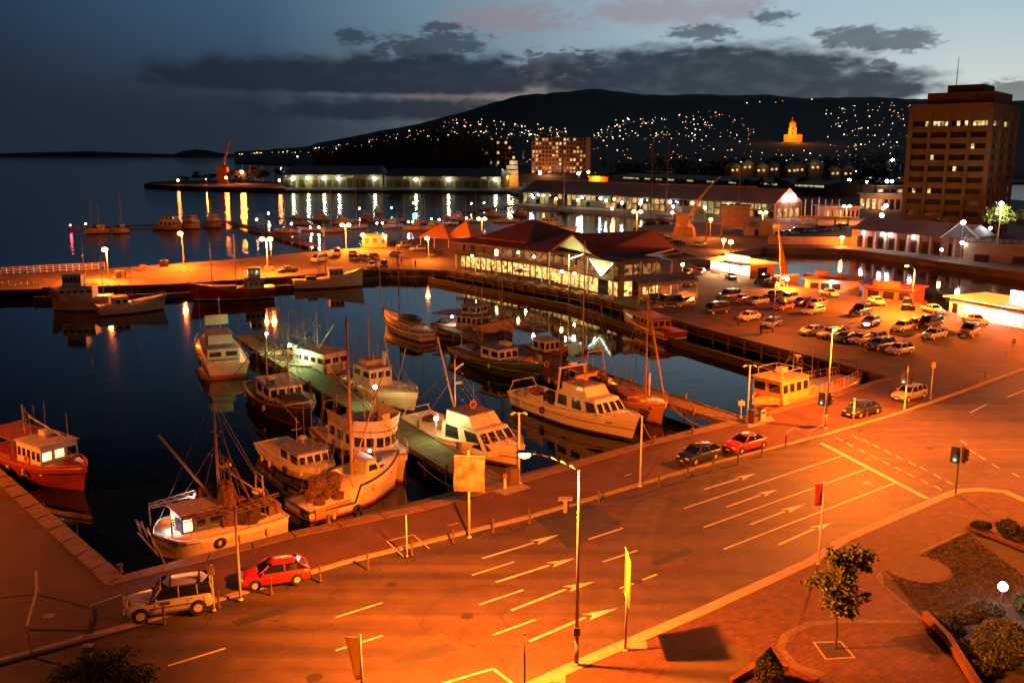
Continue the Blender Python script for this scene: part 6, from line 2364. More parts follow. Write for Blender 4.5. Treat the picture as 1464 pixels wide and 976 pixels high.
shrub('big round clipped shrub beside the white globe lamp', Q(1430, 948), (1.45, 1.45, 1.2), 5200, .075, LEAFG, 1)
shrub('dark low shrub behind the big round one', Q(1412, 880), (1.0, .8, .42), 1500, .08, LEAFD, 2)
shrub('dark shrub at the very edge past the white globe lamp', Q(1468, 874), (.9, .8, .6), 1500, .08, LEAFD, 3)
shrub('small conical dark shrub at the bottom edge inside curved edging', Q(1098, 974), (.95, .95, .95), 2600, .07, LEAFD, 4, cone=True)
shrub('low dark shrub at the tip of the brick edging', Q(1402, 757), (.75, .6, .32), 1300, .07, LEAFD, 5)
shrub('upright shrub second along the brick edging', Q(1440, 766), (.8, .8, .62), 1700, .075, LEAFD, 6)
shrub('shrub last along the brick edging', Q(1466, 772), (.6, .6, .5), 1200, .07, LEAFD, 7)
for i, (x, y) in enumerate(((1345, 890), (1362, 905), (1385, 930), (1372, 886), (1400, 960))):
    shrub(('low groundcover plant just inside the tip of the red brick wall', 'low groundcover plant second inside the red brick wall', 'low groundcover plant midway along the red brick wall', 'low groundcover plant between the lawn and the round shrub', 'low groundcover plant below the round shrub')[i], Q(x, y), (.7, .7, .22), 500, .08, LEAFD, 20 + i, 'garden_plant')
tree('dark bushy tree top poking over the bottom edge below the white four wheel drive', (-19.0, 38.2, 0), 4, [((0, 0, 2.6), (1.9, 1.6, .9)), ((-1.5, .2, 2.3), (1.3, 1.2, .7)), ((1.4, .1, 2.3), (1.4, 1.2, .75)), ((.7, .2, 3.1), (.8, .8, .55)), ((-.5, .1, 3.2), (.9, .8, .5)), ((1.0, .5, 3.4), (.35, .35, .4))], 1.2, LEAFD, 9000, .075, 8)
# ---------------------------------------------------------------- buildings
BRICK = pm('brown_brick', (.20, .10, .065), .85, var=.35, scale=1.5, bump=.3, detail=8)
REDBR = pm('dark_red_brick', (.20, .075, .05), .85, var=.35, scale=1.5, bump=.3, detail=8)
RENDR = pm('cream_render', (.42, .34, .24), .8, var=.2, scale=.8)
SHINGLE = pm('red_brown_roof', (.24, .070, .040), .8, var=.35, scale=1.2, bump=.3, detail=8)
SHEETM = pm('grey_roof_sheet', (.22, .215, .23), .55, var=.25, scale=.25, detail=6)
DKTIM = pm('dark_timber', (.06, .035, .022), .8, var=.3)
DKWIN = pm('dark_building_window', (.012, .012, .014), .12, var=.1)
LIT1 = em('lit_restaurant_window', (1, .52, .14), 1.5, True, .85, 1.4)
LIT2 = em('lit_upper_window', (1, .40, .10), .30, True, .9, 1.3)
LITG = em('lit_shed_window', (.95, .80, .28), .40, False, .9, .5)
LITO = em('lit_warm_room', (1, .50, .16), .7, False, .6, .6)
LITY = em('lit_office', (1, .74, .28), .9, False, .9, .8)
LITK = em('lit_kiosk_window', (1, .82, .5), 9.0, True, .35, .8)


def frame(a, b_, z=0.0):
    A, B = P(*a, z), P(*b_, z)
    d = B - A
    return A, math.atan2(d.y, d.x), d.length


def wpart(par, name, x0, x1, z0, z1, mat, y=0.0, t=.06, label=None):
    return G().box(((x0 + x1) / 2, y, (z0 + z1) / 2), (x1 - x0, t, z1 - z0)).put(name, mat, par, label=label)


# --- restaurant, lower wing
A, rz, L = frame((652, 384), (792, 406))
ra = thing('restaurant', 'two storey waterfront restaurant wing with dark hip roofs and blazing ground floor', 'restaurant', tuple(A), rz)
D = 24.0
wl = G()
wl.box((L / 2, D / 2 + 1.5, 3.2), (L - .1, D - 3, 6.4))
wall_a = wl.put('wall', pm('dark_board_wall', (.12, .07, .045), .8, var=.35, scale=2), ra)
bay = L / 9
for i in range(9):
    x0 = i * bay + .25
    wpart(ra, 'ground_window', x0, x0 + bay - .5, .5, 3.0, LIT1, 1.46)
    lit = i in (4, 5, 6, 7, 8)
    if i in (3,):
        wpart(ra, 'upper_window', x0 + 1.2, x0 + 2.2, 4.0, 5.4, LITK, 1.46)
    elif lit:
        wpart(ra, 'upper_window', x0, x0 + bay - .4, 3.95, 5.9, LIT2, 1.46)
    else:
        wpart(ra, 'upper_window', x0 + .6, x0 + 1.5, 4.0, 5.6, DKWIN, 1.46)
    G().box((i * bay, 0, 1.7), (.22, .22, 3.4)).put('verandah_post', DKTIM if i % 2 else POLEW, ra)
G().box((L / 2, .7, 3.42), (L + .4, 1.9, .22)).put('balcony_floor', DKTIM, ra)
g = G()
for k in range(int(L / 1.5)):
    g.box((k * 1.5 + .4, -.15, 4.0), (.06, .06, .95))
g.box((L / 2, -.15, 4.48), (L, .08, .08))
for z in (3.75, 4.0, 4.25):
    g.box((L / 2, -.15, z), (L, .03, .03))
g.put('balcony_rail', DKTIM, ra)


def hip(par, x0, x1, y0, y1, ze, zr, ridge, mat=SHINGLE, name='roof'):
    """hipped roof with eaves; ridge runs the given share of the length"""
    cx, cy, hl = (x0 + x1) / 2, (y0 + y1) / 2, (x1 - x0) / 2 * ridge
    g = G().add([(x0, y0, ze), (x1, y0, ze), (x1, y1, ze), (x0, y1, ze), (cx - hl, cy, zr), (cx + hl, cy, zr), (x0, y0, ze - .25), (x1, y0, ze - .25), (x1, y1, ze - .25), (x0, y1, ze - .25)],
                [(0, 1, 5, 4), (1, 2, 5), (2, 3, 4, 5), (3, 0, 4), (0, 6, 7, 1), (1, 7, 8, 2), (2, 8, 9, 3), (3, 9, 6, 0), (6, 9, 8, 7)])
    return g.put(name, mat, par)


rf = hip(ra, -1.3, L + 1, -1.0, D + .8, 6.5, 9.0, .45)
hip(ra, L * .14, L * .66, 2.5, D - 2, 7.6, 11.6, .08)
hip(ra, L * .55, L * .95, 3.5, D - 2, 7.4, 9.6, .2)
for x in (L * .18, L * .33):
    G().box((x, 3.0, 7.65), (1.0, .8, .08), 0, 0, 0).put('skylight', HOUSEW, rf)
light((L * .3, -1.8, 2.9), 900, WARM, .2, ra)
light((L * .8, -1.8, 2.9), 900, WARM, .2, ra)
# --- restaurant, gabled hall
A, rz, L = frame((791, 406), (882, 428))
rb = thing('restaurant', 'gabled restaurant hall with green lit gable and white braced corner', 'restaurant', tuple(A), rz)
D = 10.0
inv = (Matrix.Translation(A) @ Matrix.Rotation(rz, 4, 'Z')).inverted()
lc = lambda x, y, z: inv @ P(x, y, z)
G().box((L / 2, D / 2 + 1.2, 3.55), (L - .6, D - 2, 7.1)).put('wall', pm('brown_board_wall', (.16, .085, .05), .8, var=.35, scale=2), rb)
n = 7
bay = L / n
for i in range(n):
    x0 = i * bay + .2
    wpart(rb, 'ground_window', x0, x0 + bay - .4, .45, 3.1, LIT1 if i not in (5,) else DKWIN, .16)
    wpart(rb, 'upper_window', x0, x0 + bay - .4, 4.3, 5.9, LIT2 if i != 5 else DKWIN, .16)
for i in range(4):
    y0 = 1.6 + i * 2.1
    for nm, z0, z1, mt in (('ground_window', .45, 3.1, LIT1 if i != 1 else DKWIN), ('upper_window', 4.2, 6.2, LIT2)):
        G().box((L - .26, y0 + 1.0, (z0 + z1) / 2), (.06, 1.7, z1 - z0)).put(nm, mt, rb)
for x, y in ((.0, -.9), (L * .33, -.9), (L * .62, -.9), (L - .1, -.9), (L + 1.6, 4.0), (L + 1.6, 7.5), (L + 1.6, 11.0)):
    G().tube((x, y, 0), (x, y, 6.9), .17, .15, 8).put('verandah_post', POLEW, rb)
G().box((L / 2, -.35, 3.6), (L + .4, 1.4, .3)).put('balcony_floor', DKTIM, rb)
G().box((L / 2, -.95, 4.2), (L, .06, .8)).put('balcony_rail', DKTIM, rb)
p_l, p_r, p_a, p_e, p_re = lc(788, 357, 7), lc(850, 366, 7), lc(818, 334.5, 10.8), lc(964, 355, 7), lc(934, 329, 10.8)
p_bl = p_l + (p_re - p_a)
g = G()
dn = Vector((0, 0, -.3))
g.add([p_r, p_e, p_re, p_a], [(0, 1, 2, 3)])
g.add([p_l, p_a, p_re, p_bl], [(0, 1, 2, 3)])
g.add([p_bl, p_re, p_e], [(0, 1, 2)])
ro = g.put('roof', SHINGLE, rb)
ro.modifiers.new('thick', 'SOLIDIFY').thickness = .28
# flat soffit closing the corner between gable, corner post and eave
cpost = Vector((L + .2, -1.0, 7.0))
G().add([p_r, cpost, p_e, p_bl, p_l, p_r + dn, cpost + dn, p_e + dn, p_bl + dn, p_l + dn], [(0, 1, 2, 3, 4), (9, 8, 7, 6, 5), (0, 5, 6, 1), (1, 6, 7, 2), (2, 7, 8, 3), (3, 8, 9, 4), (4, 9, 5, 0)]).put('soffit', DKTIM, rb)
MINT = pm('pale_green_fabric', (.42, .52, .42), .8, var=.15)
off = Vector((0, .25, 0))
mid_l, mid_r = p_l.lerp(p_a, .25), p_r.lerp(p_a, .06)
G().add([mid_l + off, mid_r + off, p_a + off + dn], [(0, 1, 2)]).put('gable_panel', MINT, rb).modifiers.new('thick', 'SOLIDIFY').thickness = .05
G().add([Vector((L * .66, -.7, 6.9)), Vector((L - .2, -.8, 6.9)), Vector((L * .83, -.6, 3.9))], [(0, 1, 2)]).put('brace_panel', MINT, rb).modifiers.new('thick', 'SOLIDIFY').thickness = .05
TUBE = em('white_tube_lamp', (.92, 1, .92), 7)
g = G()
g.tube((L * .66, -1.0, 6.7), (L * .83, -1.0, 4.1), .09).tube((L - .2, -1.0, 6.7), (L * .83, -1.0, 4.1), .09)
g.tube(p_r.lerp(p_a, .45) + Vector((0, -.3, -1.6)), (L * .36, -1.2, 6.1), .09)
g.put('white_brace', TUBE, rb)
light((L * .83, -2.2, 4.6), 700, MERC, .15, rb)
light((L * .36, -2.0, 6.4), 700, MERC, .15, rb)
light((L * .5, -2.0, 2.8), 600, WARM, .2, rb)
light((L + 2.5, 9, 2.9), 500, WARM, .2, rb)
# shade sail over the side terrace
t = thing('shade_awning', 'pale sagging awning on posts beside the gabled restaurant hall', 'awning', tuple(A), rz)
rr = []
for i in range(11):
    y = .3 + i * 1.35
    s_ = .55 * abs(math.sin(i * math.pi / 3.3))
    rr.append([(L + .3, y, 4.6 - s_ * .4), (L + 2.0, y, 4.5 - s_), (L + 4.2, y, 4.2 - s_), (L + 6.2, y, 3.7 - s_ * .3), (L + 6.3, y, 3.2 - s_ * .5)])
G().loft(rr, closed=False, cap=False).put('canopy', pm('pale_canvas', (.44, .36, .28), .85, var=.2), t).modifiers.new('thick', 'SOLIDIFY').thickness = .04
for y in (.5, 4.8, 9.2, 13.6):
    G().tube((L + 6.1, y, 0), (L + 6.1, y, 4.0), .13, .12, 8).put('post', POLEW, t)

# tables and umbrellas on the restaurant deck
tg = 'tables on the restaurant deck'
tm = G().box((0, 0, .74), (1.5, .8, .06))
TABM = pm('slatted_table', (.36, .24, .14), .7)
et = 0
names_ = ['first table from the tent on the restaurant deck', 'second table from the tent on the restaurant deck', 'third table from the tent on the restaurant deck', 'deck table before the single bright upper window', 'deck table just past the single bright upper window',
          'deck table under the dark open umbrella', 'deck table by the double globe lamp', 'deck table between the double globe lamp and the gabled hall', 'deck table where the two restaurant wings meet', 'deck table under the green lit gable', 'deck table near the braced corner', 'deck table at the braced corner itself']
tb0 = None
for i in range(12):
    p = P(664 + i * 18.5, 392 + i * 3.35)
    if tb0 is None:
        tb0 = thing('picnic_table', names_[0], 'table', tuple(p), R(-55), tg)
        G().box((0, 0, .74), (1.7, .8, .06)).put('tabletop', TABM, tb0)
        for s_ in (-1, 1):
            G().box((0, s_ * .75, .45), (1.7, .28, .05)).put('bench', TABM, tb0)
            G().bar((s_ * .6, -.75, .0), (s_ * .6, .1, .74), .08, .06).bar((s_ * .6, .75, 0), (s_ * .6, -.1, .74), .08, .06).put('leg', TABM, tb0)
    else:
        dup(tb0, tuple(p), R(-55) + rnd.uniform(-.2, .2), names_[i])
UMB = pm('dark_umbrella_cloth', (.025, .02, .02), .9)
for lab, x, y, open_ in (('dark open umbrella on the restaurant deck', 747, 402, True), ('closed dark umbrella before the first bay of the restaurant', 666, 392, False), ('closed dark umbrella third bay along the restaurant', 682, 396, False), ('closed dark umbrella just short of the single bright upper window', 703, 399, False)):
    t = thing('umbrella', lab, 'umbrella', Q(x, y))
    G().tube((0, 0, 0), (0, 0, 2.7), .03).put('pole', POLEG, t)
    (G().lathe((0, 0, 2.15), [(1.9, 0), (1.0, .38), (.03, .62)], 8) if open_ else G().lathe((0, 0, 1.0), [(.12, 0), (.2, .5), (.1, 1.3), (.02, 1.75)], 8)).put('canopy', UMB, t)
# diners
for i, (lab, x, y) in enumerate((('diner seated at a deck table under the dark open umbrella', 742, 405), ('diner seated near the double globe lamp on the deck', 772, 410), ('diner seated below the green lit gable', 815, 420))):
    person(lab, Q(x, y), R(100 + 70 * i), DCOAT, sit=False)

# deck globe lamps by the restaurant
dg_ = 'globe lamps on the restaurant deck'
for lab, b_, ly, pw in (('double globe lamp post on the restaurant deck by the open umbrella', (763, 412), 367, 700), ('globe lamp on the restaurant deck by the single bright upper window', (741, 398), 361, 600), ('white globe lamp under the green lit gable', (821, 424), 391, 500), ('globe lamp at the tent end of the restaurant', (675, 392), 366, 500), ('globe lamp midway along the gabled hall front', (803, 417), 388, 400)):
    globe('deck_lamp_post', lab, b_, ly, LAMPS if 'white' not in lab else LAMPW, .26, WARM, pw, 0, dg_, mat_p=DKPOLE)

# --- orange tent by the restaurant
A, rz, L = frame((600, 353), (668, 357))
t = thing('marquee', 'orange lit pitched tent at the end of the restaurant', 'tent', tuple(A), rz)
TENT = pm('tent_canvas', (.26, .11, .05), .8, var=.15)
hip(t, 0, L * .62, 0, 9, 3.0, 6.8, .05, TENT, 'canopy')
hip(t, L * .45, L, 2, 11, 3.2, 7.4, .05, pm('tent_canvas_bright', (.40, .19, .06), .8, var=.1), 'canopy')
for x in (.2, L * .3, L * .6, L - .2):
    G().tube((x, .3, 0), (x, .3, 3), .08).put('pole', POLEW, t)
light((L * .8, -3, 6), 1500, SODIUM, .15, t)
# --- small lit hut on the wharf
A, rz, L = frame((518, 353), (553, 353))
t = thing('hut', 'small cream ticket hut glowing orange on the lit wharf', 'hut', tuple(A), rz)
G().box((L / 2, 2, 1.7), (L, 4, 3.4)).put('wall', pm('hut_ochre', (.28, .17, .08), .8), t)
G().box((L / 2, 2, 3.5), (L + .5, 4.6, .2)).put('roof', TENT, t)
for k in range(3):
    wpart(t, 'window', .7 + k * L / 3, .7 + k * L / 3 + 1.2, 1.1, 2.5, LITO, -.02)

# fence at the far end of the lit wharf
t = thing('wharf_fence', 'pale railing along the causeway at the fenced end of the lit wharf', 'fence', (0, 0, 0))
a_, b_ = P(-60, 396), P(150, 385)
n = 22
g = G()
for k in range(n + 1):
    p = a_.lerp(b_, k / n)
    G().tube(tuple(p), (p.x, p.y, 1.6), .06, n=6).put('post', POLEW, t)
for z in (.35, .8, 1.2, 1.6):
    g.bar((a_.x, a_.y, z), (b_.x, b_.y, z), .05, .07)
g.put('rail', POLEW, t)
a_, b_ = P(-60, 410), P(66, 407)
t = thing('wharf_fence', 'low pale railing on the near side of the causeway', 'fence', (0, 0, 0))
g = G()
for k in range(15):
    p = a_.lerp(b_, k / 14)
    G().tube(tuple(p), (p.x, p.y, 1.0), .06, n=6).put('post', POLEW, t)
for z in (.4, .95):
    g.bar((a_.x, a_.y, z), (b_.x, b_.y, z), .05, .08)
g.put('rail', POLEW, t)
# gear on the wharf
for lab, x, y, s_ in (('heap of nets on the lit wharf beside the tall lamp', 236, 381, 1.6), ('stack of orange crates on the lit wharf', 205, 386, 1.2), ('pallet of gear behind the white boat on the lit wharf', 172, 398, 1.8), ('dark drum stack on the lit wharf by the red trawler', 385, 388, 1.3)):
    t = thing('gear_pallet', lab, 'gear', Q(x, y))
    rg = random.Random(x)
    G().box((0, 0, .1), (s_ * 1.4, s_ * 1.1, .2)).put('pallet', WOOD, t)
    g = G()
    for _ in range(5):
        g.box((rg.uniform(-.5, .5) * s_, rg.uniform(-.3, .3) * s_, .2 + rg.uniform(.25, .5) * s_), (s_ * rg.uniform(.4, .7), s_ * rg.uniform(.3, .6), s_ * rg.uniform(.5, 1.0)), rg.uniform(0, 1))
    g.put('load', (NET, BUOY, RUSTY, DKPOLE)[x % 4], t)

# --- lamps on the wharf
wg = 'lamp posts on the lit wharf'
for lab, b_, ly, pw, two in (('tall single lamp post alone at the back edge of the lit wharf', (263, 379), 334, 120000, False), ('lamp post over the trawlers at the fenced end of the lit wharf', (156, 400), 357, 110000, False), ('twin lamp post over the red trawler', (383, 390), 342, 120000, True),
                             ('wide twin lamp post at the back of the parked cars on the lit wharf', (495, 355), 322, 130000, True), ('lamp post at the corner of the ochre ticket hut', (521, 357), 336, 14000, False), ('lamp post past the ochre ticket hut', (552, 358), 338, 18000, False),
                             ('twin lamp post rising behind the restaurant roof by the tent', (689, 345), 313, 15000, True), ('lamp post in front of the tent', (613, 372), 341, 30000, False)):
    p = P(*b_)
    H = ZH(ly, p.y)
    t = thing('lamp_post', lab, 'lamp post', tuple(p), 0, wg)
    G().tube((0, 0, 0), (0, 0, H), .13, .09, 8).put('pole', POLEW, t)
    xs = (-.9, .9) if two else (-.35,)
    for x in xs:
        G().bar((0, 0, H), (x, 0, H + .15), .07, .07).put('arm', POLEW, t)
        G().ball((x, -.05, H + .05), .62, 12, sz=.7).put('lamp_glass', LAMPG, t)
        light((x, -.05, H - .45), pw / len(xs), SODIUM, .2, t)

# --- bright kiosk
A, rz, L = frame((1015, 388), (1072, 399))
kk = thing('kiosk', 'blazing white takeaway kiosk with sign box on its flat roof', 'kiosk', tuple(A), rz)
D = 6.5
G().box((L / 2, D / 2, 1.5), (L, D, 3.0)).put('wall', pm('kiosk_brick', (.34, .17, .09), .8, var=.25, scale=2), kk)
G().box((L / 2, D / 2 - 1.2, 3.15), (L + 2.4, D + 3.6, .22)).put('roof', HOUSEC, kk)
for k in range(4):
    wpart(kk, 'window', .4 + k * L / 4, .4 + (k + 1) * L / 4 - .7, .7, 2.7, LITK, -.02)
G().box((L + .02, D / 2, 1.6), (.06, 2.4, 1.4)).put('side_window', DKWIN, kk)
G().box((L * .62, .6, 4.0), (L * .56, .5, 1.3)).put('sign_box', em('lit_sign_box', (1, .62, .32), 2.6), kk)
light((L * .3, -2.2, 2.6), 3500, (1, .5, .2), .25, kk)
light((L * .8, -2.2, 2.6), 3500, (1, .5, .2), .25, kk)
p = P(1043, 381)
t = thing('flood_light', 'bright flood lamp on a short post on the kiosk roof', 'lamp', (p.x, p.y, 0))
G().tube((0, 0, 0), (0, 0, ZH(348, p.y)), .12).put('pole', POLEW, t)
G().box((0, -.1, ZH(346, p.y)), (.9, .5, .7)).put('lamp_glass', LAMPS, t)
light((0, -2.5, ZH(350, p.y)), 900000, SODIUM, .2, t, spot=125, aim=(.35, -1.0, -.42))
for i, (lab, x, y, ly, m_, c_, pw, r_) in enumerate((
        ('white ground lamp beside the ketch at the kiosk', 1091, 405, 393, LAMPW, WHITE, 260, .26), ('bright ground lamp on the quay edge past the ketch', 1125, 412, 399, LAMPS, SODIUM, 90000, .34),
        ('lamp on the corner of the awning by the red cars', 975, 404, 378, LAMPS, SODIUM, 5000, .34))):
    globe('quay_lamp', lab, (x, y), ly, m_, r_, c_, pw)

# --- floating food stalls
def stall(label, a, b_, D, h, wall, roof, rmat, z=-1.1, lamp=None, sign=None):
    A, rz, L = frame(a, b_, z)
    t = thing('floating_stall', label, 'food stall', tuple(A), rz, None)
    G().box((L / 2, D / 2, -.4), (L + 1, D + 1, .9)).put('barge', RUSTY, t)
    G().box((L / 2, D / 2, h / 2 + .05), (L, D, h)).put('wall', wall, t)
    G().box((L / 2, D / 2 - .3, h + .16), (L + 1.2, D + 1.4, .2)).put('roof', rmat, t)
    return t, L


t, L = stall('floating stall with dark flat roof and one white lamp', (1150, 419), (1228, 423), 7, 2.9, pm('stall_orange_wall', (.40, .22, .12), .8), None, pm('dark_red_roof_sheet', (.13, .05, .035), .7, var=.3))
for k in range(3):
    wpart(t, 'window', 1 + k * L / 5, 1 + k * L / 5 + 1.6, 1.0, 2.2, PORT, -.02)
for k in range(2):
    wpart(t, 'side_window', L - 3 + k * 1.4, L - 2 + k * 1.4, 1.0, 2.3, pm('pale_blind', (.4, .28, .2), .8), -.02)
G().box((L * .3, 3, 3.8), (2.6, 2.2, 1.1)).put('roof_sign_box', MATS['dark_red_roof_sheet'], t)
G().box((L * .66, 3, 3.5), (1.4, 1.4, .7)).put('vent_box', MATS['dark_red_roof_sheet'], t)
G().ball((L * .5, -.5, 2.55), .34, 10).put('lamp_globe', LAMPW, t)
light((L * .5, -1.0, 2.5), 420, WHITE, .25, t)
t, L = stall('floating stall with red roof and long red sign board', (1234, 430), (1304, 437), 7, 2.7, pm('stall_red_wall', (.26, .06, .035), .8), None, pm('bright_red_roof', (.38, .06, .03), .7, var=.25))
G().box((L * .45, .2, 3.55), (L * .55, .25, 1.15)).put('sign_board', pm('red_sign_paint', (.50, .07, .035), .6), t)
for k in range(3):
    wpart(t, 'shutter', .8 + k * L / 3.2, .8 + k * L / 3.2 + 2.0, .8, 2.2, DKWIN, -.02)
light((L * .45, -2.5, 3.2), 1500, SODIUM, .2, t)
t, L = stall('white fish punt with blazing serving windows', (1356, 450), (1500, 478), 9, 3.1, pm('punt_white_wall', (.60, .52, .46), .8, var=.12), None, pm('punt_roof', (.44, .38, .34), .7, var=.2))
for k in range(5):
    wpart(t, 'serving_window', 3.2 + k * 3.0, 3.2 + k * 3.0 + 2.1, .9, 2.2, LITK, -.02)
wpart(t, 'door', .7, 1.7, .1, 2.2, DKWIN, -.02)
G().box((L * .5, -.9, 2.62), (L * .72, 1.6, .14), 0).put('awning', pm('punt_awning', (.45, .38, .33), .8), t)
G().box((L * .58, 2.6, 4.5), (2.8, .4, 2.0)).put('roof_sign', em('lit_roof_sign', (1, .80, .85), 6), t)
G().box((L * .5, -.12, 2.95), (L * .36, .05, .32)).put('name_board', pm('brown_lettering_board', (.30, .2, .15), .7, var=.5, scale=9), t)
light((L * .3, -2.4, 2.2), 1500, (1, .8, .6), .25, t)
light((L * .6, -2.4, 2.2), 1500, (1, .8, .6), .25, t)

# --- brick sheds across the inner basin
A, rz, L = frame((1217, 352), (1371, 368))
t = thing('brick_shed', 'long low brick waterfront shed with four white wall lamps', 'shed', tuple(A), rz)
D = 14
G().box((L / 2, D / 2, 2.5), (L, D, 5)).put('wall', REDBR, t)
g = G()
for x0, x1 in ((-.5, L + .5),):
    g.add([(x0, -.6, 5), (x1, -.6, 5), (x1, D + .6, 5), (x0, D + .6, 5), (x0, D / 2, 8.2), (x1, D / 2, 8.2)], [(0, 1, 5, 4), (2, 3, 4, 5), (1, 2, 5), (3, 0, 4), (0, 3, 2, 1)])
g.put('roof', SHEETM, t)
for k in range(9):
    x = 2 + k * (L - 6) / 8
    wpart(t, 'doorway', x, x + 1.7, .1, 3.3, DKWIN, -.02)
    wpart(t, 'pilaster', x + 2.2, x + 2.7, 0, 4.6, RENDR, -.1, .25)
LS = []
for px, py in ((1239, 332), (1269, 335), (1281, 336), (1314, 340)):
    f_ = (px - 1217) / (1371 - 1217)
    x = L * f_ * (1 - .12 * (1 - f_))
    o = G().ball((x, -.5, 4.3), .42, 10).put('wall_lamp', LAMPW, t)
    light((x, -1.0, 4.0), 260, WHITE, .2, t)
A2 = P(1345, 366)
t = thing('brick_shed', 'small gabled brick building with pale barge boards at the end of the long shed', 'shed', tuple(A2), R(-22))
G().prism([(0, 0), (8, 0), (8, 9), (0, 9)], 0, 5).put('wall', REDBR, t)
G().add([(-.4, -.4, 5), (8.4, -.4, 5), (4, -.4, 9), (-.4, 9, 5), (8.4, 9, 5), (4, 9, 9)], [(0, 1, 2), (3, 5, 4), (0, 2, 5, 3), (1, 4, 5, 2), (0, 3, 4, 1)]).put('roof', pm('dark_slate', (.05, .04, .045), .6), t)
G().bar((-.5, -.5, 4.9), (4, -.5, 9.05), .12, .3).bar((8.5, -.5, 4.9), (4, -.5, 9.05), .12, .3).put('barge_board', HOUSEC, t)
wpart(t, 'doorway', 3, 5, 0, 3, DKWIN, -.03)
for lab, x, y, ly, m_, c_, pw, r_ in (('tall white lamp between the gabled brick building and the pale wall', 1372, 372, 318, LAMPW, WHITE, 3500, .55), ('lower white lamp at the end of the pale wall', 1373, 372, 347, LAMPW, WHITE, 800, .4),
                                     ('orange ground lamp at the corner of the long brick shed', 1345, 372, 357, LAMPS, WARM, 500, .35), ('lamp post under the bright green tree', 1412, 366, 326, LAMPW, WHITE, 900, .35)):
    globe('promenade_lamp', lab, (x, y), ly, m_, r_, c_, pw)
# pale wall and dark hatches to the right
A, rz, L = frame((1376, 372), (1560, 384))
t = thing('long_wall', 'long pale wall running on past the gabled brick building', 'wall', tuple(A), rz)
G().box((L / 2, .3, 2.2), (L, .6, 4.4)).put('masonry', RENDR, t)
G().box((L / 2, .3, 4.45), (L + .2, .8, .14)).put('coping', CONC, t)
for x in (4.5, 13):
    G().box((x, -.9, .9), (3, 1.6, 1.8)).put('dark_cabinet', DKTIM, t)
g = G()
for k in range(18):
    g.tube((k * L / 17, .3, 4.5), (k * L / 17, .3, 5.6), .04)
g.tube((0, .3, 5.6), (L, .3, 5.6), .04).tube((0, .3, 5.1), (L, .3, 5.1), .03)
g.put('railing', POLEW, t)
c = P(1440, 362)
tree('bright green tree lit from within by a white lamp', (c.x + 3, c.y + 12, 0), 9, [((0, 0, 9.5), (3.6, 3.2, 2.6)), ((-2.6, -.4, 8.4), (2.4, 2.2, 1.8)), ((2.8, .2, 9), (2.4, 2.2, 2)), ((.4, -.6, 11.6), (2.2, 2, 1.6))], 5.5, LEAFG, 4200, .34, 14, r=.25)
tree('dark tree beside the bright green one', (c.x + 14, c.y + 16, 0), 9, [((0, 0, 9.0), (3.8, 3.2, 3.0)), ((-2.6, -.4, 7.8), (2.6, 2.4, 2.2)), ((2.8, .2, 8), (2.6, 2.4, 2))], 5, LEAFD, 3000, .36, 15, r=.25)
tree('dark small tree before the foot of the office tower', (c.x - 15, c.y + 8, 0), 7, [((0, 0, 7.0), (2.6, 2.4, 2.4)), ((1.8, 0, 6), (1.8, 1.8, 1.6))], 4, LEAFD, 1800, .3, 16, r=.2)
p = (c.x + 1.5, c.y + 8.4)
t = thing('promenade_lamp', 'white lamp shining up among the leaves of the bright green tree', 'lamp', (p[0], p[1], 0))
G().tube((0, 0, 0), (0, 0, 12.6), .12).put('pole', POLEG, t)
G().ball((0, 0, 12.8), .6, 10).put('lamp_globe', LAMPW, t)
light((0, -.9, 11.6), 16000, (1, 1, .45), .5, t)

# --- office tower
A, rz, L = frame((1289, 339), (1399, 345))
B = P(1399, 345)
tw = thing('office_tower', 'brown office tower with banded floors and a lit row near its top', 'tower block', tuple(A), rz)
H = ZH(150, P(1399, 345).y)
D = 34.0
nf = 11
TOWC = pm('tower_concrete', (.105, .066, .031), .85, var=.25, scale=.4)
fh = H / (nf + .6)
G().box((L / 2, D / 2, H / 2), (L - 1.2, D - 1.2, H)).put('core', DKWIN, tw)
for i in range(nf + 1):
    z = 3 + i * (H - 3) / nf
    if i == nf:
        G().box((L / 2, D / 2, z - .9), (L + .5, D + .5, 3.4)).put('parapet', TOWC, tw)
    else:
        G().box((L / 2, D / 2, z), (L, D, (H - 3) / nf * .52)).put('spandrel', TOWC, tw)
for k in range(5):
    G().box((k * L / 4, -.05, H / 2), (1.3 if k in (0, 4) else .9, 1.0, H - .6)).put('column', TOWC, tw)
for k in range(4):
    G().box((L + .05, k * D / 3.0 + .3, H / 2), (1.0, 1.0, H - .6)).put('column', TOWC, tw)
step = (H - 3) / nf
rw = random.Random(9)
zz = lambda i: 3 + (i + .5) * step
for i in range(nf):
    for k in range(4):
        for j in range(4):
            x0 = k * L / 4 + .8 + j * (L / 4 - 1.2) / 4
            p_lit = {9: .6, 6: .05, 1: .06}.get(i, .02)
            if rw.random() < p_lit:
                wpart(tw, 'lit_window', x0, x0 + (L / 4 - 1.2) / 4 - .25, zz(i) - step * .22, zz(i) + step * .2, LITY, .56)
for j in range(5):
    if rw.random() < .7:
        G().box((L - .56, 8 + j * 4.5, zz(9)), (.06, 2.2, step * .4)).put('lit_window', LITY, tw)
G().box((L * .54, D * .5, H + 2.4), (L * .84, D * .7, 4.0)).put('penthouse', TOWC, tw)
G().box((L * .54, D * .5, H + 5.6), (L * .46, D * .4, 2.6)).put('plant_room', DKTIM, tw)
G().tube((L * .34, D * .5, H + 4), (L * .34, D * .5, H + 16), .18, .08).put('mast', STEEL, tw)
light((L + 14, -34, 18), 16000, SODIUM, .5, tw)  # added lights without fixtures, placed so both tower faces are lit
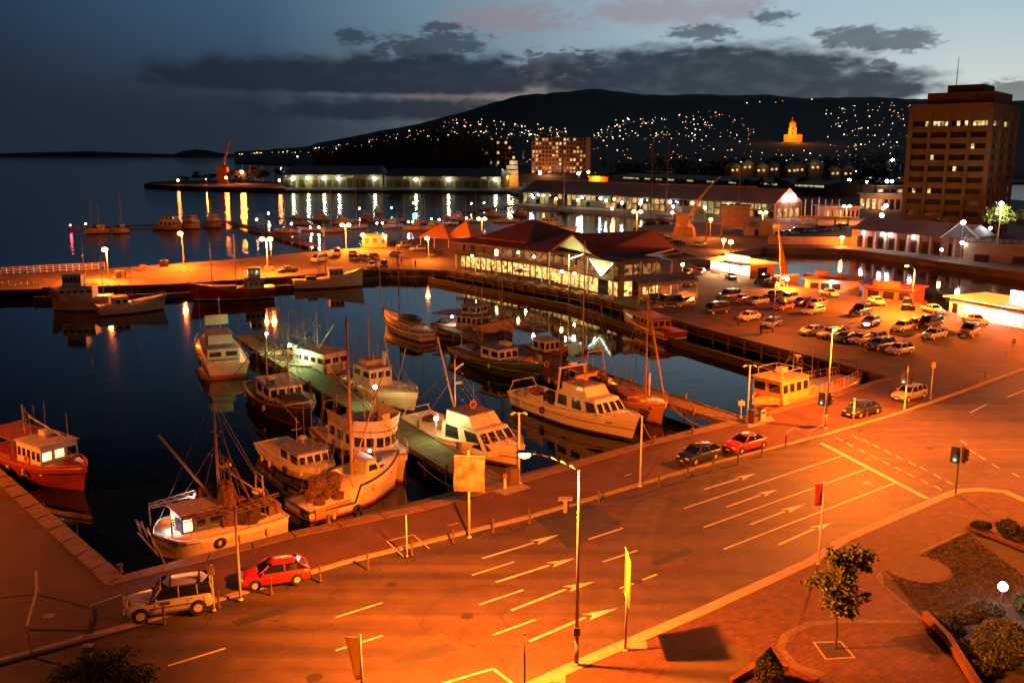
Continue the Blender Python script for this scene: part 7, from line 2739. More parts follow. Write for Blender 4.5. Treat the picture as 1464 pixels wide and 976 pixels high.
light((L + 40, 0, 16), 12000, SODIUM, .5, tw)

# --- long shed on the next pier
A, rz, L = frame((748, 291), (1108, 313))
t = thing('pier_shed', 'long grey roofed pier shed with lit shopfronts and a floodlit pink gable', 'shed', tuple(A), rz)
D = 19
G().box((L / 2, D / 2, 3.3), (L, D, 6.6)).put('wall', pm('shed_board_wall', (.16, .11, .07), .85, var=.3, scale=.6), t)
G().add([(-1, -1.5, 6.5), (L - .3, -1.5, 6.5), (L - .3, D + 1.2, 6.5), (-1, D + 1.2, 6.5), (-1, D / 2, 12.2), (L - .3, D / 2, 12.2)], [(0, 1, 5, 4), (2, 3, 4, 5), (3, 0, 4), (0, 3, 2, 1)]).put('roof', SHEETM, t)
G().box((L * .45, D / 2, 12.4), (L * .9, .9, .6)).put('ridge_vent', SHEETM, t)
PINK = pm('pink_gable_wall', (.50, .34, .26), .8)
G().add([(L, -.4, 0), (L, D + .4, 0), (L, D + .4, 6.4), (L, D / 2, 12.6), (L, -.4, 6.4), (L - .5, -.4, 0), (L - .5, D + .4, 0), (L - .5, D + .4, 6.4), (L - .5, D / 2, 12.6), (L - .5, -.4, 6.4)],
        [(0, 1, 2, 3, 4), (9, 8, 7, 6, 5), (0, 5, 6, 1), (1, 6, 7, 2), (2, 7, 8, 3), (3, 8, 9, 4), (4, 9, 5, 0)]).put('gable_wall', PINK, t)
for y in (D * .36, D * .64):
    G().ball((L + .8, y, 8.0), .8, 8).put('flood_lamp', LAMPW, t)
    light((L + 3.0, y, 7.2), 1500, (1, .5, .35), .4, t)
for k in range(4):
    G().box((L + .04, 3 + k * 4.2, 2.2), (.08, 2.6, 3.6)).put('gable_window', LITO, t)
rs = random.Random(4)
nb = 46
for k in range(nb):
    x0 = k * L / nb + .3
    r_ = rs.random()
    mt = LITG if r_ < .55 else (LITO if r_ < .75 else DKWIN)
    wpart(t, 'shopfront', x0, x0 + L / nb - .7, .6 if r_ < .3 else 3.6, 5.9, mt, -.05)
    if rs.random() < .5:
        wpart(t, 'lower_shopfront', x0, x0 + L / nb - .9, .5, 2.9, LITO if rs.random() < .4 else DKWIN, -.05)
for k, f_ in enumerate((.06, .12, .30, .38, .44, .55, .66, .74, .86)):
    o = G().ball((L * f_, -2.2, 5.0), .55, 8).put('wall_lamp', (LAMPW, LAMPS, LAMPY)[k % 3], t)
    if k % 2 == 0:
        light((L * f_, -3.2, 4.6), 500, (WHITE, WARM, MERC)[k % 3], .4, t)
pav = struct(G().prism(PX((742, 293), (800, 297), (905, 304), (1080, 318), (1130, 318)) + PX((1130, 306), (742, 285)), -4, .02).put('pier_shed_apron', CONC))
# lamps in front of that shed, on the apron
ag = 'lamps along the apron of the long pier shed'
for i, (x, y, ly, m_) in enumerate(((762, 296, 282, LAMPW), (795, 299, 284, LAMPS), (826, 299, 286, LAMPW), (866, 303, 287, LAMPW), (889, 306, 290, LAMPY), (915, 308, 291, LAMPY), (962, 312, 295, LAMPW), (1007, 314, 297, LAMPW), (875, 308, 298, LAMPS), (961, 313, 304, LAMPS))):
    globe('apron_lamp', ('lamp on the pier shed apron, nearest its dim end', 'lamp on the pier shed apron, second from its dim end', 'lamp on the apron above the motor yacht', 'lamp on the apron just past the motor yacht', 'lamp on the apron before the yellow shopfront', 'lamp on the apron beyond the yellow shopfront', 'lamp on the apron above the gabled hall roof', 'lamp on the apron by the curved crane jib', 'low orange lamp on the apron by the yellow shopfront', 'low orange lamp on the apron above the gabled hall roof')[i], (x, y), ly, m_, .55, (WHITE, WARM)[m_ is LAMPS], 500 if i % 2 == 0 else 0, 0, ag, pr=.1)

# --- far quay: crane, kiln tower, frames
p = P(978, 338)
cr = thing('dock_crane', 'old steel dock crane with curved lattice jib on the far quay', 'crane', tuple(p), R(-20))
CRM = pm('crane_buff_paint', (.30, .19, .09), .7, var=.3, scale=1)
G().box((0, 0, 1.6), (7, 5, 3.2), taper=.85).put('base', CRM, cr)
G().lathe((0, 0, 3.2), [(2.8, 0), (2.8, .8), (2.2, 1.0)], 12).put('turntable', CRM, cr)
G().box((-.5, 0, 5.6), (4.2, 3, 3)).put('cab', CRM, cr)
G().box((1.64, 0, 6.0), (.06, 2.2, 1.2)).put('cab_window', PORT, cr)
g = G()
pts = []
for i in range(10):
    f_ = i / 9
    pts.append((1.2 + 9.5 * f_ ** 1.6, 4.8 + 15.5 * f_ - 1.0 * f_ * f_))
for i in range(9):
    for s_ in (-1, 1):
        w0, w1 = .9 * (1 - i / 11), .9 * (1 - (i + 1) / 11)
        for o_ in (0, 1.2):
            k0, k1 = o_ * (1 - i / 10), o_ * (1 - (i + 1) / 10)
            g.bar((pts[i][0] + k0, s_ * w0, pts[i][1]), (pts[i + 1][0] + k1, s_ * w1, pts[i + 1][1]), .22, .22)
        g.bar((pts[i][0], s_ * w0, pts[i][1]), (pts[i + 1][0] + 1.2 * (1 - (i + 1) / 10), s_ * w1, pts[i + 1][1]), .14, .14)
    g.bar((pts[i][0], -.8, pts[i][1]), (pts[i][0], .8, pts[i][1]), .12, .12)
g.put('jib', CRM, cr)
p = P(1050, 336)
t = thing('timber_tower', 'square dark timber tower on splayed legs on the far quay', 'tower', tuple(p), R(-12))
TT = pm('grey_board_tower', (.16, .115, .085), .85, var=.35, scale=1)
G().box((0, 0, 6.4), (9, 7, 6.6)).put('cabin', TT, t)
G().box((0, 0, 9.85), (9.8, 7.8, .3)).put('roof', TT, t)
for x in (-4, 4):
    for y in (-3, 3):
        G().tube((x * 1.1, y, 0), (x, y, 3.3), .3).put('leg', CRM, t)
G().box((-.5, -3.54, 5.4), (2.4, .08, .9)).put('hatch', TENT, t)
p = P(1020, 344)
t = thing('loading_frame', 'yellow portal frame between the crane and the timber tower', 'frame', tuple(p), R(-12))
YF = pm('yellow_frame_paint', (.52, .30, .03), .6)
for x in (-2.3, 2.3):
    G().box((x, 0, 2.6), (.4, .4, 5.2)).put('post', YF, t)
G().box((0, 0, 5.35), (5.2, .45, .5)).put('beam', YF, t)
for i, (lab, x, y, w_, d_, h_, m_) in enumerate((('low buff container shed under the lamp by the gable', 1083, 336, 9, 5, 4.2, CRM), ('small white site hut left of the buff shed', 1072, 328, 6, 4, 3.2, HOUSEC))):
    p = P(x, y)
    t = thing('site_shed', lab, 'shed', tuple(p), R(-10))
    G().box((0, 0, h_ / 2), (w_, d_, h_)).put('wall', m_, t)
    G().box((0, 0, h_ + .1), (w_ + .5, d_ + .5, .2)).put('roof', ROOFM, t)
    wpart(t, 'door', -1, 0, 0, 2.1, DKWIN, -d_ / 2 - .03)
fql = 'lamp posts on the far quay'
for lab, b_, ly, pw, two in (('triple lamp post behind the restaurant on the far quay', (910, 338), 303, 30000, True), ('lamp post beside the yellow portal frame', (1015, 340), 314, 18000, False), ('twin lamp post by the floodlit gable', (1090, 322), 304, 30000, True), ('bright twin lamp post at the end of the lift bridge', (1209, 318), 295, 30000, True),
                             ('low lamp on the far quay beside the kiosk lane', (1034, 358), 344, 14000, False), ('lamp on the stone landing below the lift bridge', (1203, 352), 340, 20000, False)):
    p = P(*b_)
    H = ZH(ly, p.y)
    t = thing('lamp_post', lab, 'lamp post', tuple(p), 0, fql)
    G().tube((0, 0, 0), (0, 0, H), .16, .12, 8).put('pole', POLEW, t)
    for x in ((-1.1, 1.1) if two else (0,)):
        G().bar((0, 0, H), (x, -.1, H + .1), .08, .08).put('arm', POLEW, t)
        G().ball((x, -.1, H + .1), .6, 12, sz=.8).put('lamp_glass', LAMPG, t)
        light((x, -.1, H - .6), pw / (2 if two else 1), SODIUM, .25, t)
# lit stone wall with cars behind, bridge with upright posts
A, rz, L = frame((1098, 349), (1218, 350))
t = thing('quay_wall', 'long orange lit parapet wall below the parked cars of the far quay', 'wall', tuple(A), rz)
G().box((L / 2, .3, 1.1), (L, .6, 2.2)).put('masonry', pm('sandstone', (.38, .24, .12), .85, var=.3, scale=.8), t)
G().box((L / 2, .3, 2.26), (L, .8, .12)).put('coping', CONC, t)
A, rz, L = frame((1142, 320), (1216, 322))
t = thing('lift_bridge', 'orange lit footbridge with a row of tall thin posts', 'bridge', tuple(A), rz)
G().box((L / 2, 1.5, 2.6), (L, 3, .9)).put('deck', CRM, t)
for x in (1, L * .35, L * .7, L - 1):
    G().box((x, 1.5, 1.0), (.8, 2.4, 2.2)).put('pier', CONC, t)
for k in range(6):
    x = L * (.1 + .13 * k)
    G().tube((x, 1.5, 3), (x, 1.5, 9.4 + (k == 2) * .8), .22, .18, 8).put('post', POLEW, t)
fcol = [BK, SV, WH, MAR, DK, WH, RD, SV, GREY, WH, DK, SBL]
fnm = ['nearest the timber tower', 'second from the timber tower', 'third from the timber tower', 'fourth from the timber tower', 'fifth from the timber tower', 'sixth from the timber tower', 'sixth from the lift bridge lamp', 'fifth from the lift bridge lamp', 'fourth from the lift bridge lamp', 'third from the lift bridge lamp', 'second from the lift bridge lamp', 'nearest the lift bridge lamp']
cn = {id(BK): 'black', id(SV): 'silver', id(WH): 'white', id(MAR): 'maroon', id(DK): 'dark', id(RD): 'red', id(GREY): 'grey', id(SBL): 'silver blue'}
for i in range(12):
    car(('sedan', 'wagon', 'hatch', 'van')[i % 4], fcol[i], '%s car behind the orange lit parapet, %s' % (cn[id(fcol[i])], fnm[i]), Q(1118 + i * 8, 336 - i * .8, 1.2 * 0), R(-60), 'cars on the far quay')
for i, (x, y, c_, lab) in enumerate(((930, 344, WH, 'white car on the orange deck behind the restaurant roof'), (945, 340, RD, 'red car on the orange deck under the crane'), (958, 346, SV, 'silver car on the orange deck beside the crane base'), (970, 350, DK, 'dark car on the orange deck near the yellow portal frame'), (1000, 352, WH, 'white car at the quay lip below the yellow portal frame'))):
    car('sedan', c_, lab, Q(x, y), R(-30), 'cars on the far quay')
# dark umbrellas beside the hall
for lab, x, y in (('wide dark umbrella nearest the gabled hall eave', 966, 362), ('wide dark umbrella second from the gabled hall eave', 978, 360), ('wide dark umbrella third from the gabled hall eave', 957, 352)):
    t = thing('umbrella', lab, 'umbrella', Q(x, y + 22))
    G().tube((0, 0, 0), (0, 0, 3.1), .04).put('pole', POLEG, t)
    G().lathe((0, 0, 2.6), [(2.8, 0), (1.6, .45), (.04, .8)], 8).put('canopy', UMB, t)
for lab, x, y, h_, lean in (('tall dark ship mast rising before the pier shed above the hall roof', 930, 318, 34, 0), ('second dark ship mast beside the first above the hall roof', 951, 318, 34, .5), ('dark yard arm mast near the pink gable', 1055, 318, 24, 0), ('thin pale mast before the middle of the pier shed', 806, 305, 26, 0)):
    p = P(x, y, WZ)
    t = thing('ship_mast', lab, 'mast', tuple(p))
    G().tube((0, 0, 0), (lean, 0, h_), .3, .12, 8).put('pole', RUSTY if 'dark' in lab else POLEG, t)
    if 'yard' in lab or 'ship' in lab:
        G().tube((-3, 0, h_ * .62), (3, 0, h_ * .62), .1).tube((-2.2, 0, h_ * .82), (2.2, 0, h_ * .82), .08).put('yard', RUSTY, t)
    G().tube((0, 0, h_ * .9), (-7, 0, 2), .03, n=4).tube((0, 0, h_ * .9), (7, 0, 2), .03, n=4).lathe((0, 0, -.3), [(1.2, 0), (3.0, .8), (3.2, 2.0), (2.6, 2.2)], 10).put('hull', hullmat('hull_ship_mast', (.1, .06, .05), None, BLK, .1), t)

# --- marina lights: small globes near the water
ml = 'little lamps in the marina'
mcol = {'w': (LAMPW, WHITE), 'o': (LAMPS, WARM), 'g': (em('green_beacon', (.15, 1, .55), 55), (.1, 1, .5)), 'r': (em('red_beacon', (1, .06, .10), 45), (1, .05, .08)), 'y': (LAMPY, MERC)}
MLP = [(101, 327, 322, 'r', 'red beacon at the outermost end of the dark pontoon'), (123, 326, 320, 'o', 'orange lamp just inside the red beacon'), (272, 316, 310, 'o', 'dim lamp over the dark ferry'), (384, 310, 305, 'o', 'lamp on the boat at the bend of the pontoon'), (386, 329, 322, 'o', 'lamp on the slanting walkway, upper of two'), (367, 320, 314, 'o', 'lamp at the bend of the slanting walkway'),
       (417, 327, 320, 'w', 'white lamp beside the slanting walkway'), (444, 330, 325, 'y', 'greenish lamp in the marina, first of a close pair'), (456, 331, 325, 'y', 'greenish lamp in the marina, second of a close pair'), (446, 340, 335, 'o', 'orange lamp close to the back edge of the lit wharf'), (456, 341, 336, 'w', 'white lamp close to the back edge of the lit wharf'), (514, 305, 298, 'o', 'small orange lamp beyond the yacht pontoon'),
       (539, 325, 319, 'w', 'white lamp, first of a level pair above the ticket hut'), (547, 325, 319, 'w', 'white lamp, second of a level pair above the ticket hut'), (584, 324, 317, 'w', 'white lamp, first of a level pair left of the tent peak'), (590, 324, 317, 'w', 'white lamp, second of a level pair left of the tent peak'), (560, 304, 297, 'g', 'green beacon nearer the yacht masts'), (591, 298, 290, 'g', 'brightest green beacon at the pontoon end'), (617, 320, 313, 'w', 'white lamp above the tent, first of two'), (628, 320, 314, 'w', 'white lamp above the tent, second of two'),
       (642, 312, 306, 'r', 'red beacon above the tent'), (667, 318, 312, 'w', 'white lamp between the tent and the twin lamp post'), (674, 297, 291, 'o', 'lamp on the breakwater walkway, farthest out'), (692, 296, 290, 'o', 'lamp on the breakwater walkway, second out'), (709, 295, 290, 'o', 'lamp on the breakwater walkway, third out'), (727, 293, 286, 'o', 'bright lamp on the breakwater walkway near the shed'), (776, 333, 327, 'w', 'white stern lamp of the motor yacht, first of two'), (783, 333, 327, 'w', 'white stern lamp of the motor yacht, second of two'), (845, 296, 292, 'g', 'small green lamp on the pier shed apron')]
for x, y, ly, k, lab in MLP:
    m_, c_ = mcol[k]
    globe('marina_lamp', lab, (x, y), ly, m_, .40 if y < 315 else .33, c_, 300 if k in 'rg' or 'bright' in lab else (160 if rnd.random() < .5 else 0), -.9, ml, mat_p=DKPOLE, pr=.08)
# ---------------------------------------------------------------- far shore, hill, city lights
# sheds on the far wharf
def farshed(label, a, b_, ye, yr, D, nb, lit, seed, roofm=SHEETM, wallm=pm('shed_yellow_wall', (.22, .17, .08), .85), lamps=(), upper=0, name='wharf_shed'):
    A, rz, L = frame(a, b_)
    t = thing(name, label, 'shed', tuple(A), rz)
    Y = A.y
    he, hr = ZH(ye, Y), ZH(yr, Y + D / 2)
    G().box((L / 2, D / 2, he / 2), (L, D, he)).put('wall', wallm, t)
    G().add([(-1, -2, he), (L + 1, -2, he), (L + 1, D + 1, he), (-1, D + 1, he), (3, D / 2, hr), (L - 3, D / 2, hr)], [(0, 1, 5, 4), (2, 3, 4, 5), (1, 2, 5), (3, 0, 4), (0, 3, 2, 1)]).put('roof', roofm, t)
    rg = random.Random(seed)
    for k in range(nb):
        x0 = 1.5 + k * (L - 3) / nb
        wpart(t, 'bay_door', x0, x0 + (L - 3) / nb - 1.5, .5, he * .62, LITG if k in lit else DKTIM, -.1, .2)
        if upper and rg.random() < upper:
            wpart(t, 'clerestory_window', x0, x0 + (L - 3) / nb - .5, he * .80, he * .95, LITG, -.1, .2)
    for f_ in lamps:
        G().ball((L * f_, -2.6, he * .72), 1.15, 8).put('wall_lamp', LAMPY, t)
        light((L * f_, -4.5, he * .62), 520, (1, .75, .25), .6, t)
    return t, L, he


farshed('long grey wharf shed with yellow lit bays far across the harbour', (406, 268.5), (548, 268.5), 250, 237, 40, 14, (1, 3), 1, lamps=(.10, .25, .41, .56, .92), upper=.25)
farshed('dark wharf shed with three white door lamps far across the harbour', (550, 268.5), (716, 269.5), 252, 240, 40, 13, (), 2, lamps=(.28, .56, .96), upper=.25, roofm=pm('dark_roof_sheet', (.10, .10, .11), .6))
struct(G().prism(PX((398, 272), (545, 272), (722, 273.5)) + PX((722, 266), (398, 266)), -4, .05).put('far_wharf_apron', pm('dark_wharf_edge', (.035, .03, .025), .9)))
A, rz, L = frame((718, 267), (741, 267))
t = thing('lit_terminal', 'floodlit yellow terminal building with stepped white upper decks', 'building', tuple(A), rz)
G().box((L / 2, 8, 5), (L, 16, 10)).put('wall', HOUSEO, t)
for i, (z, k) in enumerate(((12, .86), (16, .7), (20, .5))):
    G().box((L / 2 + (1 - k) * L * .4, 8, z), (L * k, 14 * k, 3.2)).put('upper_deck', HOUSEW, t)
light((L * .4, -9, 9), 14000, (1, .42, .10), .8, t)
light((L * .6, -9, 20), 5000, (1, .85, .5), .8, t)

# wooded point with crane and floodlit yard
pts = PX((206, 265), (250, 268), (330, 270), (408, 272)) + PX((408, 262), (330, 258), (250, 260), (215, 262))
struct(G().prism(pts, -4, 1.2).put('point_ground', pm('dark_rock', (.02, .017, .014), .9, var=.4, scale=.05)))
FARLEAF = pm('far_foliage', (.03, .035, .016), .9, var=.5, scale=.5)


def fartree(label, x, y, ytop, wpx, seed, group, leaf=FARLEAF, n=420, name='tree'):
    c = P(x, y)
    h = ZH(ytop, c.y)
    w_ = wpx / (1305 / c.y)
    rg = random.Random(seed)
    cl = []
    for _ in range(5):
        cl.append(((rg.uniform(-.35, .35) * w_, rg.uniform(-.3, .3) * w_, h * rg.uniform(.45, .80)), (w_ * rg.uniform(.2, .34), w_ * .3, h * rg.uniform(.14, .26))))
    return tree(label, tuple(c), h, cl, h * .35, leaf, n, w_ * .07, seed, name, r=h * .03, group=group)


tg_ = 'trees on the wooded point'
for i, (x, y, yt, w_, lab) in enumerate(((262, 263, 250, 16, 'low bush at the tip of the wooded point'), (281, 263, 243, 22, 'tree behind the glowing yard on the wooded point'), (300, 263, 246, 22, 'tree just left of the far crane'), (338, 264, 240, 26, 'broad tree behind the floodlit yard'), (362, 264, 232, 26, 'tall tree right of the floodlit yard'),
                                         (378, 264, 236, 22, 'dark tree between the tall one and the grey wharf shed'), (394, 264, 230, 24, 'last dark tree before the grey wharf shed'), (352, 264, 245, 20, 'small tree in front of the floodlit yard'))):
    fartree(lab, x, y, yt, w_, 50 + i, tg_)
c = P(320, 264)
t = thing('dock_crane', 'tall slanting crane silhouette on the wooded point', 'crane', tuple(c))
H = ZH(200, c.y)
G().box((0, 0, 8), (9, 8, 16)).put('base', pm('far_crane_paint', (.28, .10, .06), .8), t)
G().bar((0, 0, 14), (7, 0, H), 1.6, 1.6).bar((-3, 0, 16), (4, 0, H * .7), .5, .5).put('jib', MATS['far_crane_paint'], t)
for i, (lab, x, y, ly, c_, pw, r_, m_) in enumerate((('floodlight over the bright yard on the wooded point', 347, 264, 246, SODIUM, 160000, 1.3, LAMPG), ('lamp at the foot of the far crane', 324, 266, 254, SODIUM, 40000, 1.0, LAMPG), ('lone lamp near the tip of the wooded point', 255, 266, 258, SODIUM, 6000, .9, LAMPG), ('lamp among the glowing trees of the wooded point', 295, 266, 256, SODIUM, 26000, .3, LAMPG),
                                                     ('lilac lamp above the last dark tree', 403, 264, 242, WHITE, 9000, 1.0, LAMPW), ('orange lamp at the corner of the grey wharf shed', 400, 268, 258, SODIUM, 9000, .9, LAMPG), ('blue beacon over the grey wharf shed', 426, 240, 224, (.2, .25, 1), 0, 1.4, em('blue_beacon', (.25, .25, 1), 30)),
                                                     ('white lamp above the grey wharf shed roof', 493, 252, 232, WHITE, 0, 1.0, LAMPS), ('white lamp above the dark wharf shed roof', 578, 252, 232, WHITE, 0, .8, LAMPW), ('white lamp at the end of the dark wharf shed roof', 651, 252, 232, WHITE, 0, .9, LAMPW), ('big lilac lamp by the low flat block', 702, 250, 228, WHITE, 20000, 1.8, LAMPW),
                                                     ('orange lamp by the low flat block', 727, 250, 227, SODIUM, 15000, 1.3, LAMPG), ('lilac lamp at the foot of the balconied block', 772, 262, 247, WHITE, 12000, 1.5, LAMPW), ('lilac lamp at the far foot of the balconied block', 827, 262, 248, WHITE, 8000, 1.4, LAMPW), ('orange lamp over the burning bright corner', 841, 262, 246, SODIUM, 60000, 1.3, LAMPG),
                                                     ('big white lamp by the tower foot, uppermost', 1273, 258, 228, WHITE, 20000, 1.7, LAMPW), ('lilac lamp above the far car park', 1213, 275, 258, WHITE, 12000, 1.2, LAMPW), ('white lamp over the dark trees by the cottages', 1222, 260, 245, WHITE, 3000, .9, LAMPW), ('lilac lamp on the flat roofed depot, first of three', 1239, 275, 260, WHITE, 6000, 1.1, LAMPW), ('lilac lamp on the flat roofed depot, second of three', 1267, 275, 259, WHITE, 6000, 1.1, LAMPW), ('lilac lamp on the flat roofed depot, third of three', 1274, 275, 259, WHITE, 6000, 1.0, LAMPW),
                                                     ('white lamp in front of the long brick shed roof', 1259, 330, 308, WHITE, 4000, .7, LAMPW), ('white lamp over the depot forecourt, upper', 1265, 318, 294, WHITE, 6000, .7, LAMPW), ('orange lamp over the depot forecourt, lower', 1261, 318, 298, SODIUM, 6000, .6, LAMPG), ('small lamp on the depot forecourt wall', 1241, 300, 281, WHITE, 2500, .6, LAMPS), ('red orange lamp high above the cottages', 1085, 240, 214, SODIUM, 9000, 1.8, em('red_orange_lamp', (1, .25, .15), 80)),
                                                     ('pinkish lamp above the lit cottages', 1133, 240, 218, WARM, 9000, 1.8, LAMPS), ('blue white lamp upper of two on the dark slope', 968, 240, 221, WHITE, 0, 1.5, LAMPW), ('blue white lamp lower of two on the dark slope', 966, 246, 230, WHITE, 0, 1.4, LAMPW), ('pair of white lamps on the slope, brighter', 1002, 236, 209, WHITE, 0, 1.7, LAMPW), ('pair of white lamps on the slope, fainter', 1007, 236, 208, WHITE, 0, 1.2, LAMPW),
                                                     ('white lamp alone above the pier shed roof', 918, 240, 211, WHITE, 0, 1.4, LAMPW), ('faint white lamp left of the lone one', 882, 244, 216, WHITE, 0, 1.2, LAMPW))):
    globe('far_lamp', lab, (x, y), ly, m_, r_, c_, pw, 0, 'brighter lamps across the harbour', mat_p=DKPOLE, pr=.2)

# low blocks and flats
def block(label, a, b_, ytop, D, nx, nz, p_lit, seed, wall, name='apartment_block', mats=(LITO, LITY), bal=True, cat='apartment block'):
    A, rz, L = frame(a, b_)
    H = ZH(ytop, A.y)
    t = thing(name, label, cat, tuple(A), rz)
    G().box((L / 2, D / 2, H / 2), (L, D, H)).put('wall', wall, t)
    G().box((L / 2, D / 2, H + .8), (L * .5, D * .5, 1.6)).put('plant_room', wall, t)
    rg = random.Random(seed)
    fx, fz = L / nx, H / nz
    n = 0
    for i in range(nz):
        if bal:
            G().box((L / 2, -.5, i * fz + fz * .12), (L, 1.0, fz * .16)).put('balcony', wall, t)
        for k in range(nx):
            lit = rg.random() < p_lit
            if n < 95:
                wpart(t, 'window', k * fx + fx * .2, k * fx + fx * .8, i * fz + fz * .3, i * fz + fz * .85, mats[rg.random() < .4] if lit else DKWIN, -.06, .1)
                n += 1
    return t, L, H


TAN = pm('tan_flats', (.30, .20, .13), .85, var=.2, scale=.2)
block('low dark block of flats with a column of orange windows', (693, 251), (737, 251), 201, 24, 8, 7, .35, 3, pm('dark_flats', (.12, .07, .05), .85))
t, L, H = block('balconied block of flats with scattered lit windows, its taller lit corner', (760, 255), (803, 255), 197, 24, 9, 10, .28, 4, TAN)
light((L / 2, -30, 12), 50000, (1, .3, .08), 1, t)
t, L, H = block('balconied block of flats beside its twin, with a pale end wall', (804.5, 255), (842, 255), 197, 24, 8, 10, .26, 5, TAN)
G().box((L - 1, 6, H / 2), (4.5, 16, H + .6)).put('end_wall', pm('pale_end_wall', (.42, .34, .28), .85), t)
c = P(840, 240)
t = thing('roof_lantern', 'floodlit orange crowned rooftop behind the pale end wall', 'building', tuple(c))
G().box((0, 0, ZH(203, c.y) / 2), (9, 9, ZH(203, c.y))).put('tower', MATS['tan_flats'], t)
z = ZH(203, c.y)
G().box((0, 0, z + 4), (14, 10, 8)).put('cornice', HOUSEO, t)
g = G()
for k in range(4):
    g.lathe((-5 + 3.3 * k, 0, z + 8), [(1.5, 0), (1.2, 2), (.1, 4)], 4)
g.put('finial', HOUSEO, t)
light((0, -14, z + 4), 25000, (1, .3, .03), 1, t)
c = P(748, 248)
t = thing('lit_facade', 'narrow floodlit orange chimney between the two apartment blocks', 'chimney', tuple(c))
G().box((0, 0, 14), (5, 5, ZH(205, c.y) * .9), taper=.7).put('stack', HOUSEO, t)
light((1, -9, 16), 22000, SODIUM, .8, t)
c = P(855, 262)
t = thing('fire_lit_canopy', 'low roof glowing orange at the corner of the long pier shed', 'building', tuple(c))
G().box((0, 0, 3), (18, 8, 6)).put('wall', HOUSEO, t)
G().box((0, -1, 6.3), (20, 10, .6)).put('roof', TENT, t)
light((-2, -8, 5), 26000, SODIUM, .8, t)

# long dark warehouse behind the pier shed, depot by the tower
farshed('long dark warehouse behind the pier shed with a dim lit strip', (875, 264), (1180, 282), 252, 247, 40, 30, (), 6, roofm=pm('black_roof', (.03, .028, .028), .7), wallm=pm('dark_warehouse_wall', (.05, .04, .035), .85), upper=.5, name='warehouse')
for lab, a, b_, yt, m_, lt in (('flat roofed depot with lit forecourt beside the office tower', (1228, 300), (1296, 302), 277, pm('depot_wall', (.34, .24, .20), .8), .6), ('low depot annex under the lift bridge lamp', (1180, 312), (1228, 312), 296, MATS['depot_wall'], .5), ('flat roofed store behind the depot', (1226, 280), (1300, 281), 266, MATS['dark_flats'], .4)):
    A, rz, L = frame(a, b_)
    H = ZH(yt, A.y)
    t = thing('depot', lab, 'depot', tuple(A), rz)
    G().box((L / 2, 7, H / 2), (L, 14, H)).put('wall', m_, t)
    G().box((L / 2, 6, H + .2), (L + 2, 17, .5)).put('roof', SHEETM, t)
    rg = random.Random(L)
    for k in range(8):
        wpart(t, 'bay', k * L / 8 + .5, (k + 1) * L / 8 - .5, .6, H * .7, (LITO if rg.random() < .4 else LITY) if rg.random() < lt else DKWIN, -.06)
    light((L * .5, -8, 7), 3500, (1, .45, .2), .5, t)
# cottages in a lit row
cg = 'lit cottages in a row above the warehouse'
for i, x in enumerate((1052, 1072, 1092, 1108, 1128, 1146, 1164, 1194, 1212)):
    c = P(x, 254 if i < 7 else 258)
    c = Vector((XW(x, 800, 240), 800.0, 0))
    z = ZH(245 if i < 7 else 250, 800)
    t = thing('cottage', ('cottage first in the lit row, at the dim end', 'cottage second in the lit row', 'cottage third in the lit row', 'cottage fourth in the lit row', 'cottage fifth in the lit row, below the floodlit spire', 'cottage sixth in the lit row', 'cottage seventh in the lit row', 'cottage eighth in the lit row, with bright windows', 'cottage last in the lit row, nearest the office tower')[i], 'house', (c.x, c.y, z), 0, cg)
    rc_ = random.Random(i + 40)
    w_ = rc_.uniform(8.5, 13)
    t.rotation_euler.z = rc_.uniform(-.35, .35)
    t.location.x += rc_.uniform(-2.5, 2.5)
    t.location.z += rc_.uniform(-2, 2)
    G().box((0, 0, 2.2), (w_, 9, 4.6)).box((0, 0, -6), (w_, 9, 12)).put('wall', pm('cottage_wall', (.16, .12, .08), .85), t)
    G().add([(-w_ * .56, -5, 4.4), (w_ * .56, -5, 4.4), (w_ * .56, 5, 4.4), (-w_ * .56, 5, 4.4), (0, -5, 6.6 + w_ * .18), (0, 5, 6.6 + w_ * .18)], [(0, 1, 4), (3, 5, 2), (0, 4, 5, 3), (1, 2, 5, 4)]).put('roof', SHEETM, t)
    for k in range(2):
        wpart(t, 'window', -3.6 + k * 4, -1.6 + k * 4, 1.0, 3.0, LITO if (i + k) % 2 else LITY, -4.56, .1)
    light((rc_.uniform(-3, 3), -8, 3), rc_.choice((60, 160, 300)), (1, .5, .12), .6, t)

# ---------------------------------------------------------------- the hill
RIDGE = [(-200, 222), (330, 221), (345, 217), (430, 209), (480, 199), (520, 190), (560, 183), (610, 174), (660, 162), (700, 149), (740, 138), (790, 131), (850, 130), (900, 132), (960, 137), (1010, 134), (1080, 136), (1150, 139), (1230, 141), (1320, 140), (1400, 143), (1464, 146), (1700, 152), (2300, 170)]


def interp(tab, x):
    for (x0, y0), (x1, y1) in zip(tab, tab[1:]):
        if x0 <= x <= x1:
            return y0 + (y1 - y0) * (x - x0) / (x1 - x0)
    return tab[0][1] if x < tab[0][0] else tab[-1][1]


def yrow(z, D):
    """row at which height z shows D metres out"""
    q = (z - HC) / D
    a = F * (q * CT + ST) / (CT - q * ST)
    return 488 - a


D1 = 4300.0


def hill_d0(x):
    return 1000 + 2000 * min(1, max(0, (520 - x) / 160))


def hill_pt(x, s):
    d0 = hill_d0(x)
    D = d0 + (D1 - d0) * s
    yb, yr = yrow(0, d0), interp(RIDGE, x)
    y = yb + (yr - yb) * s ** .62
    Y = D
    q = Vector((XW(x, Y, y), Y, ZH(y, Y)))
    return q, y


